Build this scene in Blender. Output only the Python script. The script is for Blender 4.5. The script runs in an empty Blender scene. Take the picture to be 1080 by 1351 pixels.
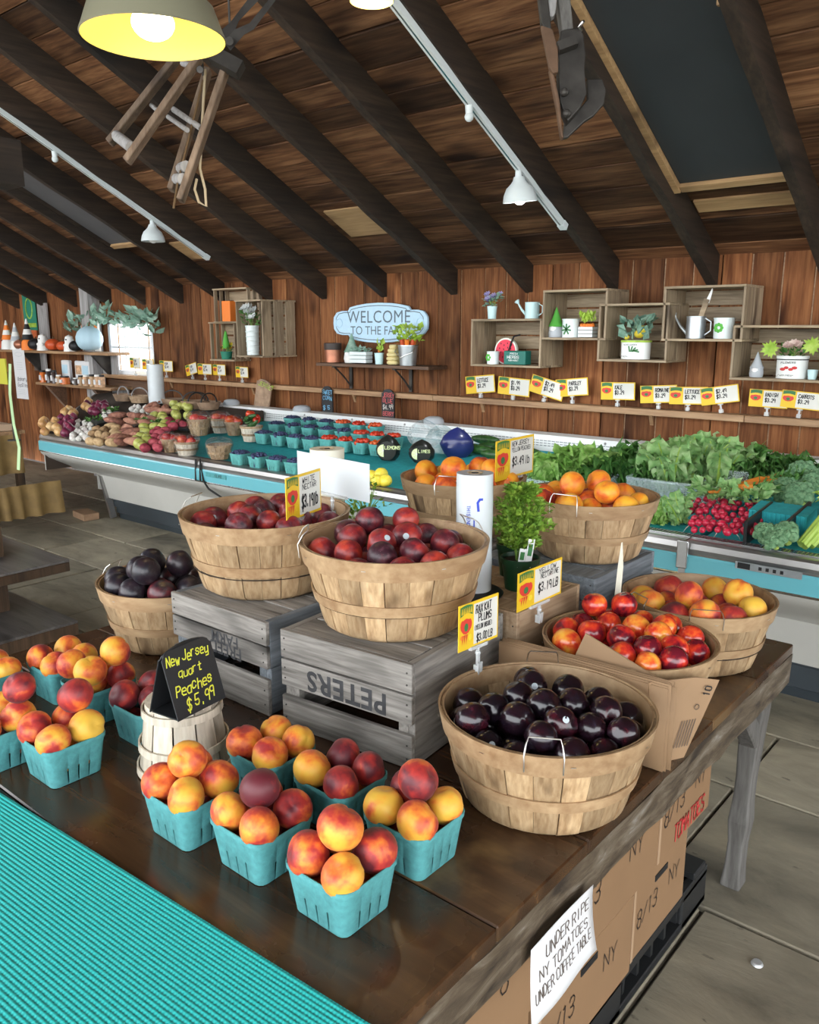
import bpy, bmesh, math, random
from mathutils import Vector, Matrix, Euler
R_=math.radians
sc=bpy.context.scene
# ------------------------------------------------------------------ camera, world, exposure
CAM_H=1.65; FPX=1090.0; IW,IH=1080.0,1351.0
PITCH=math.atan(242/1090.0); YAW=math.atan(940/math.hypot(1090.0,242.0))
camd=bpy.data.cameras.new('camera'); cam=bpy.data.objects.new('camera',camd); sc.collection.objects.link(cam)
camd.sensor_fit='VERTICAL'; camd.sensor_height=24.0; camd.lens=24.0*FPX/IH; camd.clip_start=0.02; camd.clip_end=200
cam.location=(0,0,CAM_H); cam.rotation_euler=(math.pi/2-PITCH,0,YAW)
sc.camera=cam
world=bpy.data.worlds.new('world'); sc.world=world; world.use_nodes=True
bg=world.node_tree.nodes['Background']; bg.inputs[0].default_value=(0.93,0.97,1.0,1); bg.inputs[1].default_value=4.6
sc.view_settings.view_transform='Standard'; sc.view_settings.look='None'; sc.view_settings.gamma=1; sc.view_settings.use_curve_mapping=False
sc.view_settings.exposure=0.42
# ------------------------------------------------------------------ measuring helpers (turn a photo point + a known plane into a place)
_fw=Vector((-math.sin(YAW)*math.cos(PITCH),math.cos(YAW)*math.cos(PITCH),-math.sin(PITCH)))
_rt=Vector((math.cos(YAW),math.sin(YAW),0)); _up=_rt.cross(_fw); CAMP=Vector((0,0,CAM_H))
def ray(x,y): return (_fw*FPX+_rt*(x-540)-_up*(y-675.5)).normalized()
def onz(x,y,z): d=ray(x,y); return CAMP+d*((z-CAM_H)/d.z)
def ony(x,y,Y): d=ray(x,y); return CAMP+d*(Y/d.y)
def onx(x,y,X): d=ray(x,y); return CAMP+d*(X/d.x)
def onplane(x,y,p,n): d=ray(x,y); return CAMP+d*((Vector(p)-CAMP).dot(n)/d.dot(n))
def pix(p):
    q=Vector(p)-CAMP; z=q.dot(_fw); return (540+FPX*q.dot(_rt)/z, 675.5-FPX*q.dot(_up)/z, z)
RS=0.519                                    # roof slope
def roofz(Y): return 2.06+RS*(5-Y)
ROOFN=Vector((0,RS,1)).normalized()
def onroof(x,y,dz=0): return onplane(x,y,(0,5,2.06+dz),ROOFN)
rnd=random.Random(7)
# ------------------------------------------------------------------ materials
MATS={}
def nodes(name):
    m=bpy.data.materials.new(name); m.use_nodes=True; nt=m.node_tree; b=nt.nodes['Principled BSDF']; MATS[name]=m
    return m,nt,b
def N(nt,t,**k):
    n=nt.nodes.new(t)
    for a,v in k.items(): setattr(n,a,v)
    return n
def setin(n,**k):
    for a,v in k.items(): n.inputs[a.replace('_',' ')].default_value=v
def ramp(nt,stops,fac=None,interp='LINEAR'):
    r=N(nt,'ShaderNodeValToRGB'); e=r.color_ramp.elements; r.color_ramp.interpolation=interp
    while len(e)<len(stops): e.new(0.5)
    for i,(p,c) in enumerate(stops): e[i].position=p; e[i].color=(*c,1) if len(c)==3 else c
    if fac is not None: nt.links.new(fac,r.inputs[0])
    return r
def coords(nt,scale=(1,1,1),kind='Object'):
    tc=N(nt,'ShaderNodeTexCoord'); mp=N(nt,'ShaderNodeMapping'); mp.inputs['Scale'].default_value=scale
    nt.links.new(tc.outputs[kind],mp.inputs[0]); return mp.outputs[0]
def noise(nt,vec,scale=5,detail=3,w=None,rough=.55,dist=0):
    n=N(nt,'ShaderNodeTexNoise',noise_dimensions='4D' if w is not None else '3D')
    nt.links.new(vec,n.inputs['Vector']); setin(n,Scale=scale,Detail=detail,Roughness=rough,Distortion=dist)
    if w is not None: nt.links.new(w,n.inputs['W'])
    return n.outputs['Fac']
def objrand(nt,mul=40):
    oi=N(nt,'ShaderNodeObjectInfo'); m=N(nt,'ShaderNodeMath',operation='MULTIPLY'); m.inputs[1].default_value=mul
    nt.links.new(oi.outputs['Random'],m.inputs[0]); return m.outputs[0],oi
def mix(nt,fac,a,b,mode='MIX'):
    n=N(nt,'ShaderNodeMix',data_type='RGBA',blend_type=mode)
    for s,v in ((0,fac),(6,a),(7,b)):
        if isinstance(v,(int,float)): n.inputs[s].default_value=v
        elif isinstance(v,tuple): n.inputs[s].default_value=(*v,1) if len(v)==3 else v
        else: nt.links.new(v,n.inputs[s])
    return n.outputs[2]
def bump(nt,b,h,strength=.3,dist=.01):
    n=N(nt,'ShaderNodeBump'); setin(n,Strength=strength,Distance=dist); nt.links.new(h,n.inputs['Height']); nt.links.new(n.outputs[0],b.inputs['Normal'])
def plain(name,c,rough=.6,metal=0,emit=None,es=0,trans=0,alpha=1,coat=0,var=0,ior=1.45,bmp=0,bs=60):
    m,nt,b=nodes(name); b.inputs['Base Color'].default_value=(*c,1); b.inputs['Roughness'].default_value=rough; b.inputs['Metallic'].default_value=metal
    b.inputs['IOR'].default_value=ior
    if emit: b.inputs['Emission Color'].default_value=(*emit,1); b.inputs['Emission Strength'].default_value=es
    b.inputs['Transmission Weight'].default_value=trans; b.inputs['Alpha'].default_value=alpha; b.inputs['Coat Weight'].default_value=coat
    if var or bmp:
        v=coords(nt); w,oi=objrand(nt); n=noise(nt,v,bs,3,w)
        if var:
            r=ramp(nt,[(.3,tuple(x*(1-var) for x in c)),(.7,tuple(min(1,x*(1+var)) for x in c))],n); nt.links.new(r.outputs[0],b.inputs['Base Color'])
        if bmp: bump(nt,b,n,bmp,.004)
    return m
def wood(name,dark,mid,light,axis='z',scale=1.0,rough=.6,stretch=14,var=.5,knots=True,bmp=.25,coat=0,sat=1.0,spec=.5):
    m,nt,b=nodes(name); s=[stretch]*3; s['xyz'.index(axis)]=1.0
    v=coords(nt,tuple(x*scale for x in s)); w,oi=objrand(nt)
    n1=noise(nt,v,1.6,6,w,.62,.6); n2=noise(nt,v,5,3,w,.5,.2)
    r=ramp(nt,[(.28,dark),(.5,mid),(.72,light)],n1)
    c=mix(nt,.35,r.outputs[0],ramp(nt,[(.35,dark),(.65,light)],n2).outputs[0])
    if knots:
        s2=[3.2]*3; s2['xyz'.index(axis)]=1.1
        v2=coords(nt,tuple(x*scale for x in s2)); k=noise(nt,v2,1.7,2,w)
        c=mix(nt,ramp(nt,[(.56,(0,0,0)),(.72,(1,1,1))],k).outputs[0],c,tuple(x*.55 for x in dark))
    hs=N(nt,'ShaderNodeHueSaturation'); hs.inputs['Saturation'].default_value=sat
    mr=N(nt,'ShaderNodeMapRange'); setin(mr,To_Min=1-var,To_Max=1+var); nt.links.new(oi.outputs['Random'],mr.inputs[0])
    nt.links.new(mr.outputs[0],hs.inputs['Value']); nt.links.new(c,hs.inputs['Color'])
    nt.links.new(hs.outputs[0],b.inputs['Base Color']); b.inputs['Roughness'].default_value=rough; b.inputs['Coat Weight'].default_value=coat; b.inputs['Specular IOR Level'].default_value=spec
    if bmp: bump(nt,b,n1,bmp,.006)
    return m
wood('wall_wood',(.070,.021,.007),(.175,.062,.022),(.31,.135,.052),'z',1,.75,var=.4,spec=.2)
wood('ceil_wood',(.026,.010,.005),(.10,.039,.016),(.31,.16,.075),'x',.8,.7,var=.6,spec=.3)
wood('rafter_wood',(.009,.0055,.0035),(.022,.0135,.008),(.055,.034,.021),'y',.8,.7,var=.3)
wood('ledge_wood',(.16,.08,.035),(.33,.19,.095),(.47,.30,.16),'x',1,.55,var=.1)
wood('pale_board',(.26,.15,.07),(.42,.26,.12),(.55,.36,.18),'x',1,.6,var=.1)
wood('crate_grey',(.055,.048,.040),(.205,.185,.163),(.38,.352,.315),'x',1.6,.75,var=.18,sat=.9,bmp=.5)
wood('crate_grey_y',(.085,.078,.072),(.22,.20,.18),(.38,.35,.31),'y',1.6,.75,var=.18,sat=.95,bmp=.5)
wood('crate_tan',(.22,.13,.07),(.40,.27,.16),(.52,.38,.25),'y',1.4,.65,var=.15)
wood('crate_blue',(.07,.08,.09),(.16,.18,.20),(.27,.30,.33),'y',1.6,.75,var=.15)
wood('wallcrate',(.16,.11,.065),(.32,.24,.15),(.46,.36,.24),'x',1.6,.65,var=.2)
wood('stave',(.20,.11,.05),(.40,.265,.14),(.55,.40,.24),'z',3.0,.5,stretch=9,var=.32,bmp=.15)
wood('hoop',(.23,.125,.058),(.385,.245,.13),(.52,.365,.21),'x',2.2,.5,stretch=5,var=.12,knots=False,bmp=.1)
wood('pale_stave',(.40,.34,.26),(.62,.55,.44),(.74,.68,.57),'z',3.0,.6,stretch=10,var=.12,bmp=.2)
wood('leg_wood',(.05,.045,.04),(.105,.097,.088),(.18,.172,.16),'z',1.5,.7,var=.1)
wood('bench_wood',(.035,.019,.010),(.075,.042,.022),(.12,.07,.04),'z',1.2,.45,var=.2)
wood('ladder_wood',(.07,.042,.026),(.14,.09,.058),(.23,.165,.115),'z',1.5,.6,var=.15)
wood('greyboard',(.16,.15,.145),(.28,.27,.265),(.40,.39,.385),'z',1.3,.75,var=.12)
wood('dark_shelf',(.05,.025,.012),(.11,.055,.03),(.17,.09,.05),'x',1,.6,var=.1)
# glossy worn table top
m,nt,b=nodes('table_top'); v=coords(nt,(1,9,9)); w,oi=objrand(nt)
n1=noise(nt,v,2.2,6,w,.6,.5); v2=coords(nt,(1,1,1)); n2=noise(nt,v2,3.2,5,w,.6,.4); n3=noise(nt,v2,26,4)
c=ramp(nt,[(.3,(.022,.010,.005)),(.55,(.06,.028,.012)),(.75,(.115,.058,.024))],n1).outputs[0]
c=mix(nt,ramp(nt,[(.58,(0,0,0)),(.70,(.8,.8,.8))],n2).outputs[0],c,(.20,.115,.045))
c=mix(nt,ramp(nt,[(.72,(0,0,0)),(.76,(.6,.6,.6))],n3).outputs[0],c,(.34,.26,.17))
nt.links.new(c,b.inputs['Base Color']); nt.links.new(ramp(nt,[(.3,(.16,)*3),(.7,(.36,)*3)],n2).outputs[0],b.inputs['Roughness']); bump(nt,b,n1,.12,.004)
# chipped paint apron
m,nt,b=nodes('apron'); v=coords(nt,(6,1.2,6)); n1=noise(nt,v,6,6,None,.65,.5)
c=ramp(nt,[(.34,(.022,.014,.008)),(.50,(.085,.06,.036)),(.63,(.15,.122,.088)),(.76,(.30,.29,.27))],n1).outputs[0]
nt.links.new(c,b.inputs['Base Color']); b.inputs['Roughness'].default_value=.6; bump(nt,b,n1,.4,.006)
# flagstone
m,nt,b=nodes('flagstone'); v=coords(nt,(1,2.2,1)); w,oi=objrand(nt); n1=noise(nt,v,1.7,7,w,.65,.7); n2=noise(nt,v,13,4,w)
c=ramp(nt,[(.28,(.095,.083,.060)),(.44,(.235,.208,.152)),(.58,(.34,.30,.22)),(.74,(.47,.40,.28))],n1).outputs[0]
c=mix(nt,ramp(nt,[(.66,(0,0,0)),(.72,(.7,.7,.7))],n2).outputs[0],c,(.06,.05,.04))
hs=N(nt,'ShaderNodeHueSaturation'); mr=N(nt,'ShaderNodeMapRange'); setin(mr,To_Min=.82,To_Max=1.15); nt.links.new(oi.outputs['Random'],mr.inputs[0]); nt.links.new(mr.outputs[0],hs.inputs['Value']); nt.links.new(c,hs.inputs['Color'])
nt.links.new(hs.outputs[0],b.inputs['Base Color']); b.inputs['Roughness'].default_value=.62; bump(nt,b,n1,.35,.02)
plain('joint',(.045,.04,.033),.9)
# fruit: object colour red channel = blush amount, green = overall brightness
def fruit(name,stops,rough=.5,scale=1.1,bloom=None,coat=0,speck=None,fuzz=0,streak=False):
    m,nt,b=nodes(name); v=coords(nt,(1,1,.55) if streak else (1,1,1)); w,oi=objrand(nt,30); n1=noise(nt,v,scale,3,w,.5,.3); n2=noise(nt,v,6,4,w)
    sep=N(nt,'ShaderNodeSeparateColor'); nt.links.new(oi.outputs['Color'],sep.inputs[0])
    a=N(nt,'ShaderNodeMath',operation='MULTIPLY_ADD'); a.inputs[1].default_value=2.3; a.inputs[2].default_value=-1.15; nt.links.new(n1,a.inputs[0])
    a2=N(nt,'ShaderNodeMath',operation='MULTIPLY_ADD'); a2.inputs[1].default_value=.22; nt.links.new(n2,a2.inputs[0]); nt.links.new(a.outputs[0],a2.inputs[2])
    s=N(nt,'ShaderNodeMath',operation='ADD',use_clamp=True); nt.links.new(a2.outputs[0],s.inputs[0]); 
    off=N(nt,'ShaderNodeMath',operation='SUBTRACT'); off.inputs[1].default_value=.10; nt.links.new(sep.outputs[0],off.inputs[0]); nt.links.new(off.outputs[0],s.inputs[1])
    c=ramp(nt,stops,s.outputs[0]).outputs[0]
    if bloom: c=mix(nt,ramp(nt,[(.52,(0,0,0)),(.75,(.55,.55,.55))],noise(nt,v,2.6,4,w)).outputs[0],c,bloom)
    if speck: c=mix(nt,ramp(nt,[(.68,(0,0,0)),(.73,(.6,.6,.6))],noise(nt,v,14,2,w)).outputs[0],c,speck)
    nt.links.new(c,b.inputs['Base Color']); b.inputs['Roughness'].default_value=rough; b.inputs['Coat Weight'].default_value=coat
    if fuzz: b.inputs['Sheen Weight'].default_value=fuzz; b.inputs['Sheen Roughness'].default_value=.5
    b.inputs['Subsurface Weight'].default_value=0
    return m
fruit('peach',[(.0,(.74,.44,.05)),(.28,(.76,.34,.035)),(.48,(.70,.15,.025)),(.68,(.42,.028,.022)),(1,(.11,.010,.018))],.5,.72,fuzz=.06)
fruit('orange_peach',[(.0,(.84,.42,.03)),(.4,(.80,.27,.015)),(.7,(.68,.11,.012)),(1,(.30,.02,.015))],.5,.9,fuzz=.05)
fruit('nectarine',[(.0,(.90,.45,.06)),(.3,(.85,.22,.035)),(.55,(.70,.055,.02)),(.8,(.45,.018,.018)),(1,(.13,.008,.018))],.25,1.0,coat=.35)
fruit('red_plum',[(.0,(.46,.045,.025)),(.3,(.28,.020,.022)),(.6,(.12,.012,.020)),(1,(.035,.008,.016))],.42,1.2,coat=.08,bloom=(.22,.09,.11),speck=(.5,.3,.22))
fruit('dark_plum',[(.0,(.045,.005,.010)),(.25,(.014,.004,.008)),(1,(.006,.0045,.008))],.22,1.2,coat=.2,bloom=(.03,.022,.04))
fruit('black_plum',[(.0,(.12,.016,.022)),(.4,(.024,.010,.016)),(1,(.010,.009,.016))],.4,1.2,coat=.1,bloom=(.085,.075,.075),speck=(.24,.16,.08))
fruit('apple',[(.0,(.75,.42,.06)),(.3,(.68,.16,.04)),(.6,(.55,.03,.025)),(1,(.28,.01,.015))],.25,1.1,coat=.3)
fruit('onion',[(.0,(.74,.52,.26)),(.5,(.62,.36,.14)),(1,(.40,.19,.07))],.4,1.2,streak=True)
fruit('red_onion',[(.0,(.33,.07,.12)),(.5,(.16,.02,.055)),(1,(.06,.008,.025))],.3,1.2,streak=True)
fruit('potato',[(.0,(.56,.40,.22)),(.5,(.42,.27,.13)),(1,(.26,.15,.08))],.8,1.8)
fruit('sweet_potato',[(.0,(.50,.26,.17)),(.5,(.36,.15,.10)),(1,(.2,.08,.06))],.8,1.8)
fruit('red_potato',[(.0,(.50,.10,.12)),(.5,(.36,.045,.07)),(1,(.2,.02,.035))],.7,1.8)
fruit('green_apple',[(.0,(.60,.60,.18)),(.5,(.45,.48,.11)),(1,(.32,.33,.07))],.35,1.2,coat=.2)
fruit('garlic',[(.0,(.80,.78,.73)),(.6,(.70,.68,.62)),(1,(.55,.45,.45))],.6,1.5)
fruit('tomato',[(.0,(.72,.20,.03)),(.5,(.58,.045,.015)),(1,(.40,.015,.01))],.25,1.2,coat=.3)
fruit('cucumber',[(.0,(.06,.16,.03)),(.5,(.025,.085,.018)),(1,(.012,.045,.012))],.4,2)
fruit('carrot_skin',[(.0,(.85,.34,.05)),(.6,(.75,.22,.02)),(1,(.5,.12,.01))],.5,3)
fruit('radish',[(.0,(.72,.05,.10)),(.5,(.55,.012,.05)),(1,(.35,.005,.03))],.3,2,coat=.2)
fruit('lemon',[(.0,(.92,.80,.12)),(.6,(.88,.70,.05)),(1,(.75,.55,.03))],.4,2)
def leafmat(name,dark,mid,light,scale=8,rough=.5,tr=.25):
    m,nt,b=nodes(name); v=coords(nt); w,oi=objrand(nt); n=noise(nt,v,scale,4,w)
    c=ramp(nt,[(.3,dark),(.5,mid),(.72,light)],n).outputs[0]; nt.links.new(c,b.inputs['Base Color']); b.inputs['Roughness'].default_value=rough
    t=N(nt,'ShaderNodeBsdfTranslucent'); nt.links.new(c,t.inputs[0]); mx=N(nt,'ShaderNodeMixShader'); mx.inputs[0].default_value=tr
    nt.links.new(b.outputs[0],mx.inputs[1]); nt.links.new(t.outputs[0],mx.inputs[2]); nt.links.new(mx.outputs[0],nt.nodes['Material Output'].inputs[0]); return m
leafmat('lettuce',(.14,.34,.05),(.30,.54,.12),(.58,.76,.30),22)
leafmat('romaine',(.14,.34,.10),(.32,.54,.20),(.64,.78,.44),22)
leafmat('dark_green',(.03,.11,.02),(.08,.22,.045),(.18,.36,.08),26)
leafmat('herb',(.07,.17,.015),(.20,.36,.04),(.44,.58,.10),40)
leafmat('garland',(.10,.22,.16),(.26,.44,.34),(.55,.70,.60),12)
leafmat('celery',(.28,.48,.06),(.46,.64,.12),(.64,.78,.24),6)
leafmat('broccoli',(.06,.16,.07),(.14,.28,.14),(.25,.42,.22),60,.8,.05)
leafmat('flower_purple',(.22,.20,.45),(.36,.33,.62),(.55,.52,.75),20)
leafmat('flower_white',(.6,.63,.62),(.75,.78,.78),(.88,.9,.9),20)
leafmat('flower_green',(.25,.45,.04),(.45,.65,.08),(.65,.8,.2),20)
leafmat('flower_pink',(.55,.32,.30),(.70,.52,.46),(.8,.68,.6),20)
leafmat('flower_yellow',(.8,.55,.02),(.88,.70,.05),(.92,.8,.15),20)
plain('stem_green',(.18,.32,.06),.5); plain('stem_brown',(.12,.07,.03),.8)
# pulp till, cloth, mats
plain('pulp',(.078,.29,.30),.85,var=.16,bmp=.35,bs=90)
plain('pulp_far',(.10,.36,.34),.85,var=.15)
plain('liner_blue',(.02,.33,.36),.75,var=.15,bmp=.3,bs=40)
m,nt,b=nodes('mat_cloth'); tc=N(nt,'ShaderNodeTexCoord'); sx=N(nt,'ShaderNodeSeparateXYZ'); nt.links.new(tc.outputs['Object'],sx.inputs[0])
def wav(src,k,ph=None):
    a=N(nt,'ShaderNodeMath',operation='MULTIPLY'); a.inputs[1].default_value=k; nt.links.new(src,a.inputs[0])
    s=N(nt,'ShaderNodeMath',operation='SINE')
    if ph is not None:
        q=N(nt,'ShaderNodeMath',operation='ADD'); nt.links.new(a.outputs[0],q.inputs[0]); nt.links.new(ph,q.inputs[1]); nt.links.new(q.outputs[0],s.inputs[0])
    else: nt.links.new(a.outputs[0],s.inputs[0])
    return s.outputs[0]
nn=N(nt,'ShaderNodeMath',operation='MULTIPLY'); nn.inputs[1].default_value=5.; nt.links.new(noise(nt,tc.outputs['Object'],60,2),nn.inputs[0])
wy=wav(sx.outputs[1],2*math.pi/.0075); wx=wav(sx.outputs[0],2*math.pi/.0062,nn.outputs[0])
mm=N(nt,'ShaderNodeMath',operation='MULTIPLY_ADD'); nt.links.new(wx,mm.inputs[0]); mm.inputs[1].default_value=.9; nt.links.new(wy,mm.inputs[2])
c=ramp(nt,[(.05,(.006,.28,.28)),(.32,(.014,.43,.41)),(.75,(.03,.54,.51))],None)
mr=N(nt,'ShaderNodeMapRange'); setin(mr,From_Min=-1.9,From_Max=1.9); nt.links.new(mm.outputs[0],mr.inputs[0]); nt.links.new(mr.outputs[0],c.inputs[0])
nt.links.new(c.outputs[0],b.inputs['Base Color']); b.inputs['Roughness'].default_value=.55; bump(nt,b,mr.outputs[0],.5,.002)
# paints, metals, plastics
plain('white_paint',(.80,.81,.80),.5); plain('cooler_white',(.43,.42,.385),.42,var=.06,bs=3); plain('chrome',(.62,.63,.64),.22,1); plain('steel',(.40,.39,.38),.36,.9)
plain('teal_band',(.12,.40,.46),.3,coat=.3); plain('kick_dark',(.028,.036,.042),.45,var=.2,bs=4); plain('black',(.012,.012,.013),.5); plain('black_plastic',(.018,.019,.02),.38)
plain('grille',(.32,.33,.34),.4,.6); plain('wire',(.62,.60,.57),.3,1); plain('iron',(.055,.05,.045),.55,.6,var=.35,bs=12); plain('rust',(.13,.075,.045),.7,.3,var=.3,bs=14)
plain('track_white',(.62,.68,.69),.45); plain('lamp_shade_out',(.23,.22,.15),.45,.1); plain('lamp_shade_in',(.88,.70,.16),.5)
plain('bulb_warm',(1,.9,.6),.5,emit=(1,.86,.55),es=9); plain('bulb_cool',(1,1,1),.5,emit=(.95,.97,1),es=16); plain('bulb_white',(1,1,.95),.5,emit=(1,.95,.8),es=14)
plain('panel_black',(.030,.034,.037),.62,var=.12,bs=3); plain('panel_grey',(.10,.10,.105),.7,var=.1,bs=3)
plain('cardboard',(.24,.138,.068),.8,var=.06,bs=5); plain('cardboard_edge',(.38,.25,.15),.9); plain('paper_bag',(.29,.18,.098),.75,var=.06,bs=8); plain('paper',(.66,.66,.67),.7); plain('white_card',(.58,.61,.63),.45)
plain('card',(.66,.65,.60),.5); plain('card_yellow',(.74,.48,.02),.45); plain('logo_red',(.62,.045,.03),.5); plain('logo_green',(.035,.16,.045),.5); plain('ink',(.012,.012,.014),.6); plain('ink_blue',(.02,.05,.42),.5); plain('ink_red',(.55,.04,.04),.6)
plain('pencil',(.10,.075,.06),.8); plain('stencil',(.045,.045,.048),.8,var=.4,bs=40); plain('chalk_yellow',(.72,.72,.06),.8); plain('chalkboard',(.014,.015,.017),.42)
plain('clip_clear',(.92,.95,.96),.12,trans=.55,alpha=.85); plain('film',(.95,.97,1),.12,trans=.9,alpha=.28); plain('glass_pane',(.92,.98,1.0),.05,trans=1,alpha=.12)
plain('roll_plastic',(.66,.71,.74),.22,trans=.12,coat=.3,var=.03,bs=20); plain('roll_core',(.55,.40,.24),.8); plain('roll_cream',(.82,.79,.66),.4)
plain('pot_green',(.010,.045,.018),.35); plain('soil',(.03,.02,.013),.95); plain('sign_blue',(.48,.68,.84),.5,var=.05); plain('sign_dark',(.11,.15,.19),.6)
plain('white_ceramic',(.74,.82,.82),.35); plain('aqua_ceramic',(.58,.80,.82),.35); plain('galv',(.42,.45,.47),.35,.75,var=.12,bs=20); plain('tin_white',(.78,.80,.78),.4)
plain('gnome_green',(.10,.42,.06),.7); plain('gnome_grey',(.44,.47,.50),.8); plain('orange_paint',(.85,.22,.03),.5); plain('pumpkin_red',(.55,.08,.02),.4); plain('ghost_white',(.80,.80,.77),.6); plain('blue_pumpkin',(.44,.62,.72),.5)
plain('watermelon_red',(.80,.045,.09),.5); plain('watermelon_rind',(.86,.90,.80),.5); plain('seed',(.03,.01,.01),.5); plain('herb_box',(.008,.13,.10),.5); plain('dark_pot',(.05,.035,.03),.5)
plain('beehive',(.74,.62,.30),.6); plain('gold_cloth',(.23,.145,.05),.75,var=.22,bs=10); plain('olive_card',(.42,.40,.03),.6); plain('ribbon_green',(.40,.58,.30),.6); plain('wood_block',(.36,.22,.13),.8,var=.2,bs=14)
plain('jar_dark',(.06,.04,.035),.15,coat=.3); plain('jar_orange',(.65,.16,.03),.2,coat=.3); plain('jar_tan',(.45,.28,.14),.25,coat=.3); plain('banner_green',(.02,.20,.13),.6); plain('banner_orange',(.62,.15,.05),.6)
plain('cord',(.02,.02,.02),.5); plain('tray_clear',(.75,.85,.86),.12,trans=.6,alpha=.5); plain('blueberry',(.045,.055,.13),.55,var=.35,bs=120); plain('copper',(.42,.17,.10),.35,.5,var=.3,bs=12)
plain('bag_black',(.014,.016,.014),.3,coat=.3); plain('bag_navy',(.018,.025,.13),.3,coat=.3); plain('lime_slice',(.72,.80,.42),.5); plain('sticker',(.48,.54,.58),.4); plain('sticker_blue',(.15,.45,.6),.4)
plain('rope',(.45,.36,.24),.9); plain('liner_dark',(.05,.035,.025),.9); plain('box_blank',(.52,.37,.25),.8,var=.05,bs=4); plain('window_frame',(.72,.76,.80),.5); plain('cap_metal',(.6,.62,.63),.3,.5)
plain('chalk_red',(.60,.12,.12),.8); plain('chalk_blue',(.2,.5,.75),.8); plain('pic_brown',(.30,.20,.13),.7,var=.4,bs=14); plain('spice',(.55,.34,.2),.5,var=.5,bs=25)
# ------------------------------------------------------------------ mesh builder
COL=sc.collection
class MB:
    def __init__(s): s.v=[]; s.f=[]; s.mi=[]; s.cur=0
    def add(s,vs,fs):
        o=len(s.v); s.v+= [tuple(v) for v in vs]; s.f+=[tuple(i+o for i in f) for f in fs]; s.mi+=[s.cur]*len(fs); return s
    def mat(s,i): s.cur=i; return s
    def box(s,c,d,M=None):
        x,y,z=d[0]/2,d[1]/2,d[2]/2; vs=[Vector((a,b,e)) for a in(-x,x) for b in(-y,y) for e in(-z,z)]
        if M is not None: vs=[M@v for v in vs]
        vs=[v+Vector(c) for v in vs]
        return s.add(vs,[(0,1,3,2),(4,6,7,5),(0,4,5,1),(2,3,7,6),(0,2,6,4),(1,5,7,3)])
    def bar(s,a,b,w,h,upv=(0,0,1)):
        a=Vector(a); b=Vector(b); d=(b-a); L=d.length; d.normalize(); u=Vector(upv); r=d.cross(u)
        if r.length<1e-5: r=d.cross(Vector((1,0,0)))
        r.normalize(); u=r.cross(d); M=Matrix((d,r,u)).transposed()
        return s.box((a+b)/2,(L,w,h),M)
    def prism(s,poly,a,b,axis='x'):
        n=len(poly)
        def P(p,t): return {'x':(t,p[0],p[1]),'y':(p[0],t,p[1]),'z':(p[0],p[1],t)}[axis]
        vs=[P(p,a) for p in poly]+[P(p,b) for p in poly]
        return s.add(vs,[tuple(range(n))[::-1],tuple(range(n,2*n))]+[(i,(i+1)%n,n+(i+1)%n,n+i) for i in range(n)])
    def lathe(s,prof,n=24,c=(0,0,0),a0=0,a1=2*math.pi,M=None,cap0=False,cap1=False):
        full=abs(a1-a0-2*math.pi)<1e-6; k=n if full else n+1; vs=[]
        for r,z in prof:
            for i in range(k):
                t=a0+(a1-a0)*i/n; v=Vector((r*math.cos(t),r*math.sin(t),z))
                if M is not None: v=M@v
                vs.append(v+Vector(c))
        fs=[]
        for j in range(len(prof)-1):
            for i in range(n):
                i2=(i+1)%k; fs.append((j*k+i,j*k+i2,(j+1)*k+i2,(j+1)*k+i))
        if cap0: fs.append(tuple(range(k))[::-1])
        if cap1: fs.append(tuple(range((len(prof)-1)*k,len(prof)*k)))
        return s.add(vs,fs)
    def cyl(s,a,b,r,r2=None,n=12):
        return s.tube([a,b],[r,r if r2 is None else r2],n)
    def tube(s,path,r,n=6,cap=True):
        path=[Vector(p) for p in path]; rs=r if isinstance(r,(list,tuple)) else [r]*len(path); vs=[]; prev=None
        for i,p in enumerate(path):
            d=(path[min(i+1,len(path)-1)]-path[max(i-1,0)]).normalized()
            if prev is None: u=Vector((0,0,1)) if abs(d.z)<.9 else Vector((1,0,0)); u=(u-d*u.dot(d)).normalized()
            else:
                u=prev-d*prev.dot(d); u=u.normalized() if u.length>1e-6 else Vector((1,0,0))
            prev=u; w=d.cross(u)
            vs+=[p+(u*math.cos(2*math.pi*k/n)+w*math.sin(2*math.pi*k/n))*rs[i] for k in range(n)]
        fs=[(j*n+i,j*n+(i+1)%n,(j+1)*n+(i+1)%n,(j+1)*n+i) for j in range(len(path)-1) for i in range(n)]
        if cap: fs+=[tuple(range(n))[::-1],tuple(range((len(path)-1)*n,len(path)*n))]
        return s.add(vs,fs)
    def sphere(s,c,r,n=12,m=8,sc_=(1,1,1)):
        prof=[(r*math.sin(math.pi*j/m),-r*math.cos(math.pi*j/m)) for j in range(m+1)]
        prof[0]=(1e-4*r,-r); prof[-1]=(1e-4*r,r)
        M=Matrix.Diagonal(sc_); return s.lathe(prof,n,c,M=M)
    def mesh(s,name,mats,smooth=False,angle=40):
        me=bpy.data.meshes.new(name); me.from_pydata([tuple(v) for v in s.v],[],s.f)
        for m in (mats if isinstance(mats,(list,tuple)) else [mats]): me.materials.append(MATS[m])
        if any(s.mi): me.polygons.foreach_set('material_index',s.mi)
        bm=bmesh.new(); bm.from_mesh(me); bmesh.ops.recalc_face_normals(bm,faces=bm.faces); bm.to_mesh(me); bm.free()
        if smooth: me.shade_smooth(); me.set_sharp_from_angle(angle=R_(angle))
        me.update(); return me
    def build(s,name,mats,parent=None,loc=None,rot=None,smooth=False,angle=40):
        return link(name,s.mesh(name,mats,smooth,angle),parent,loc,rot)
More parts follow.
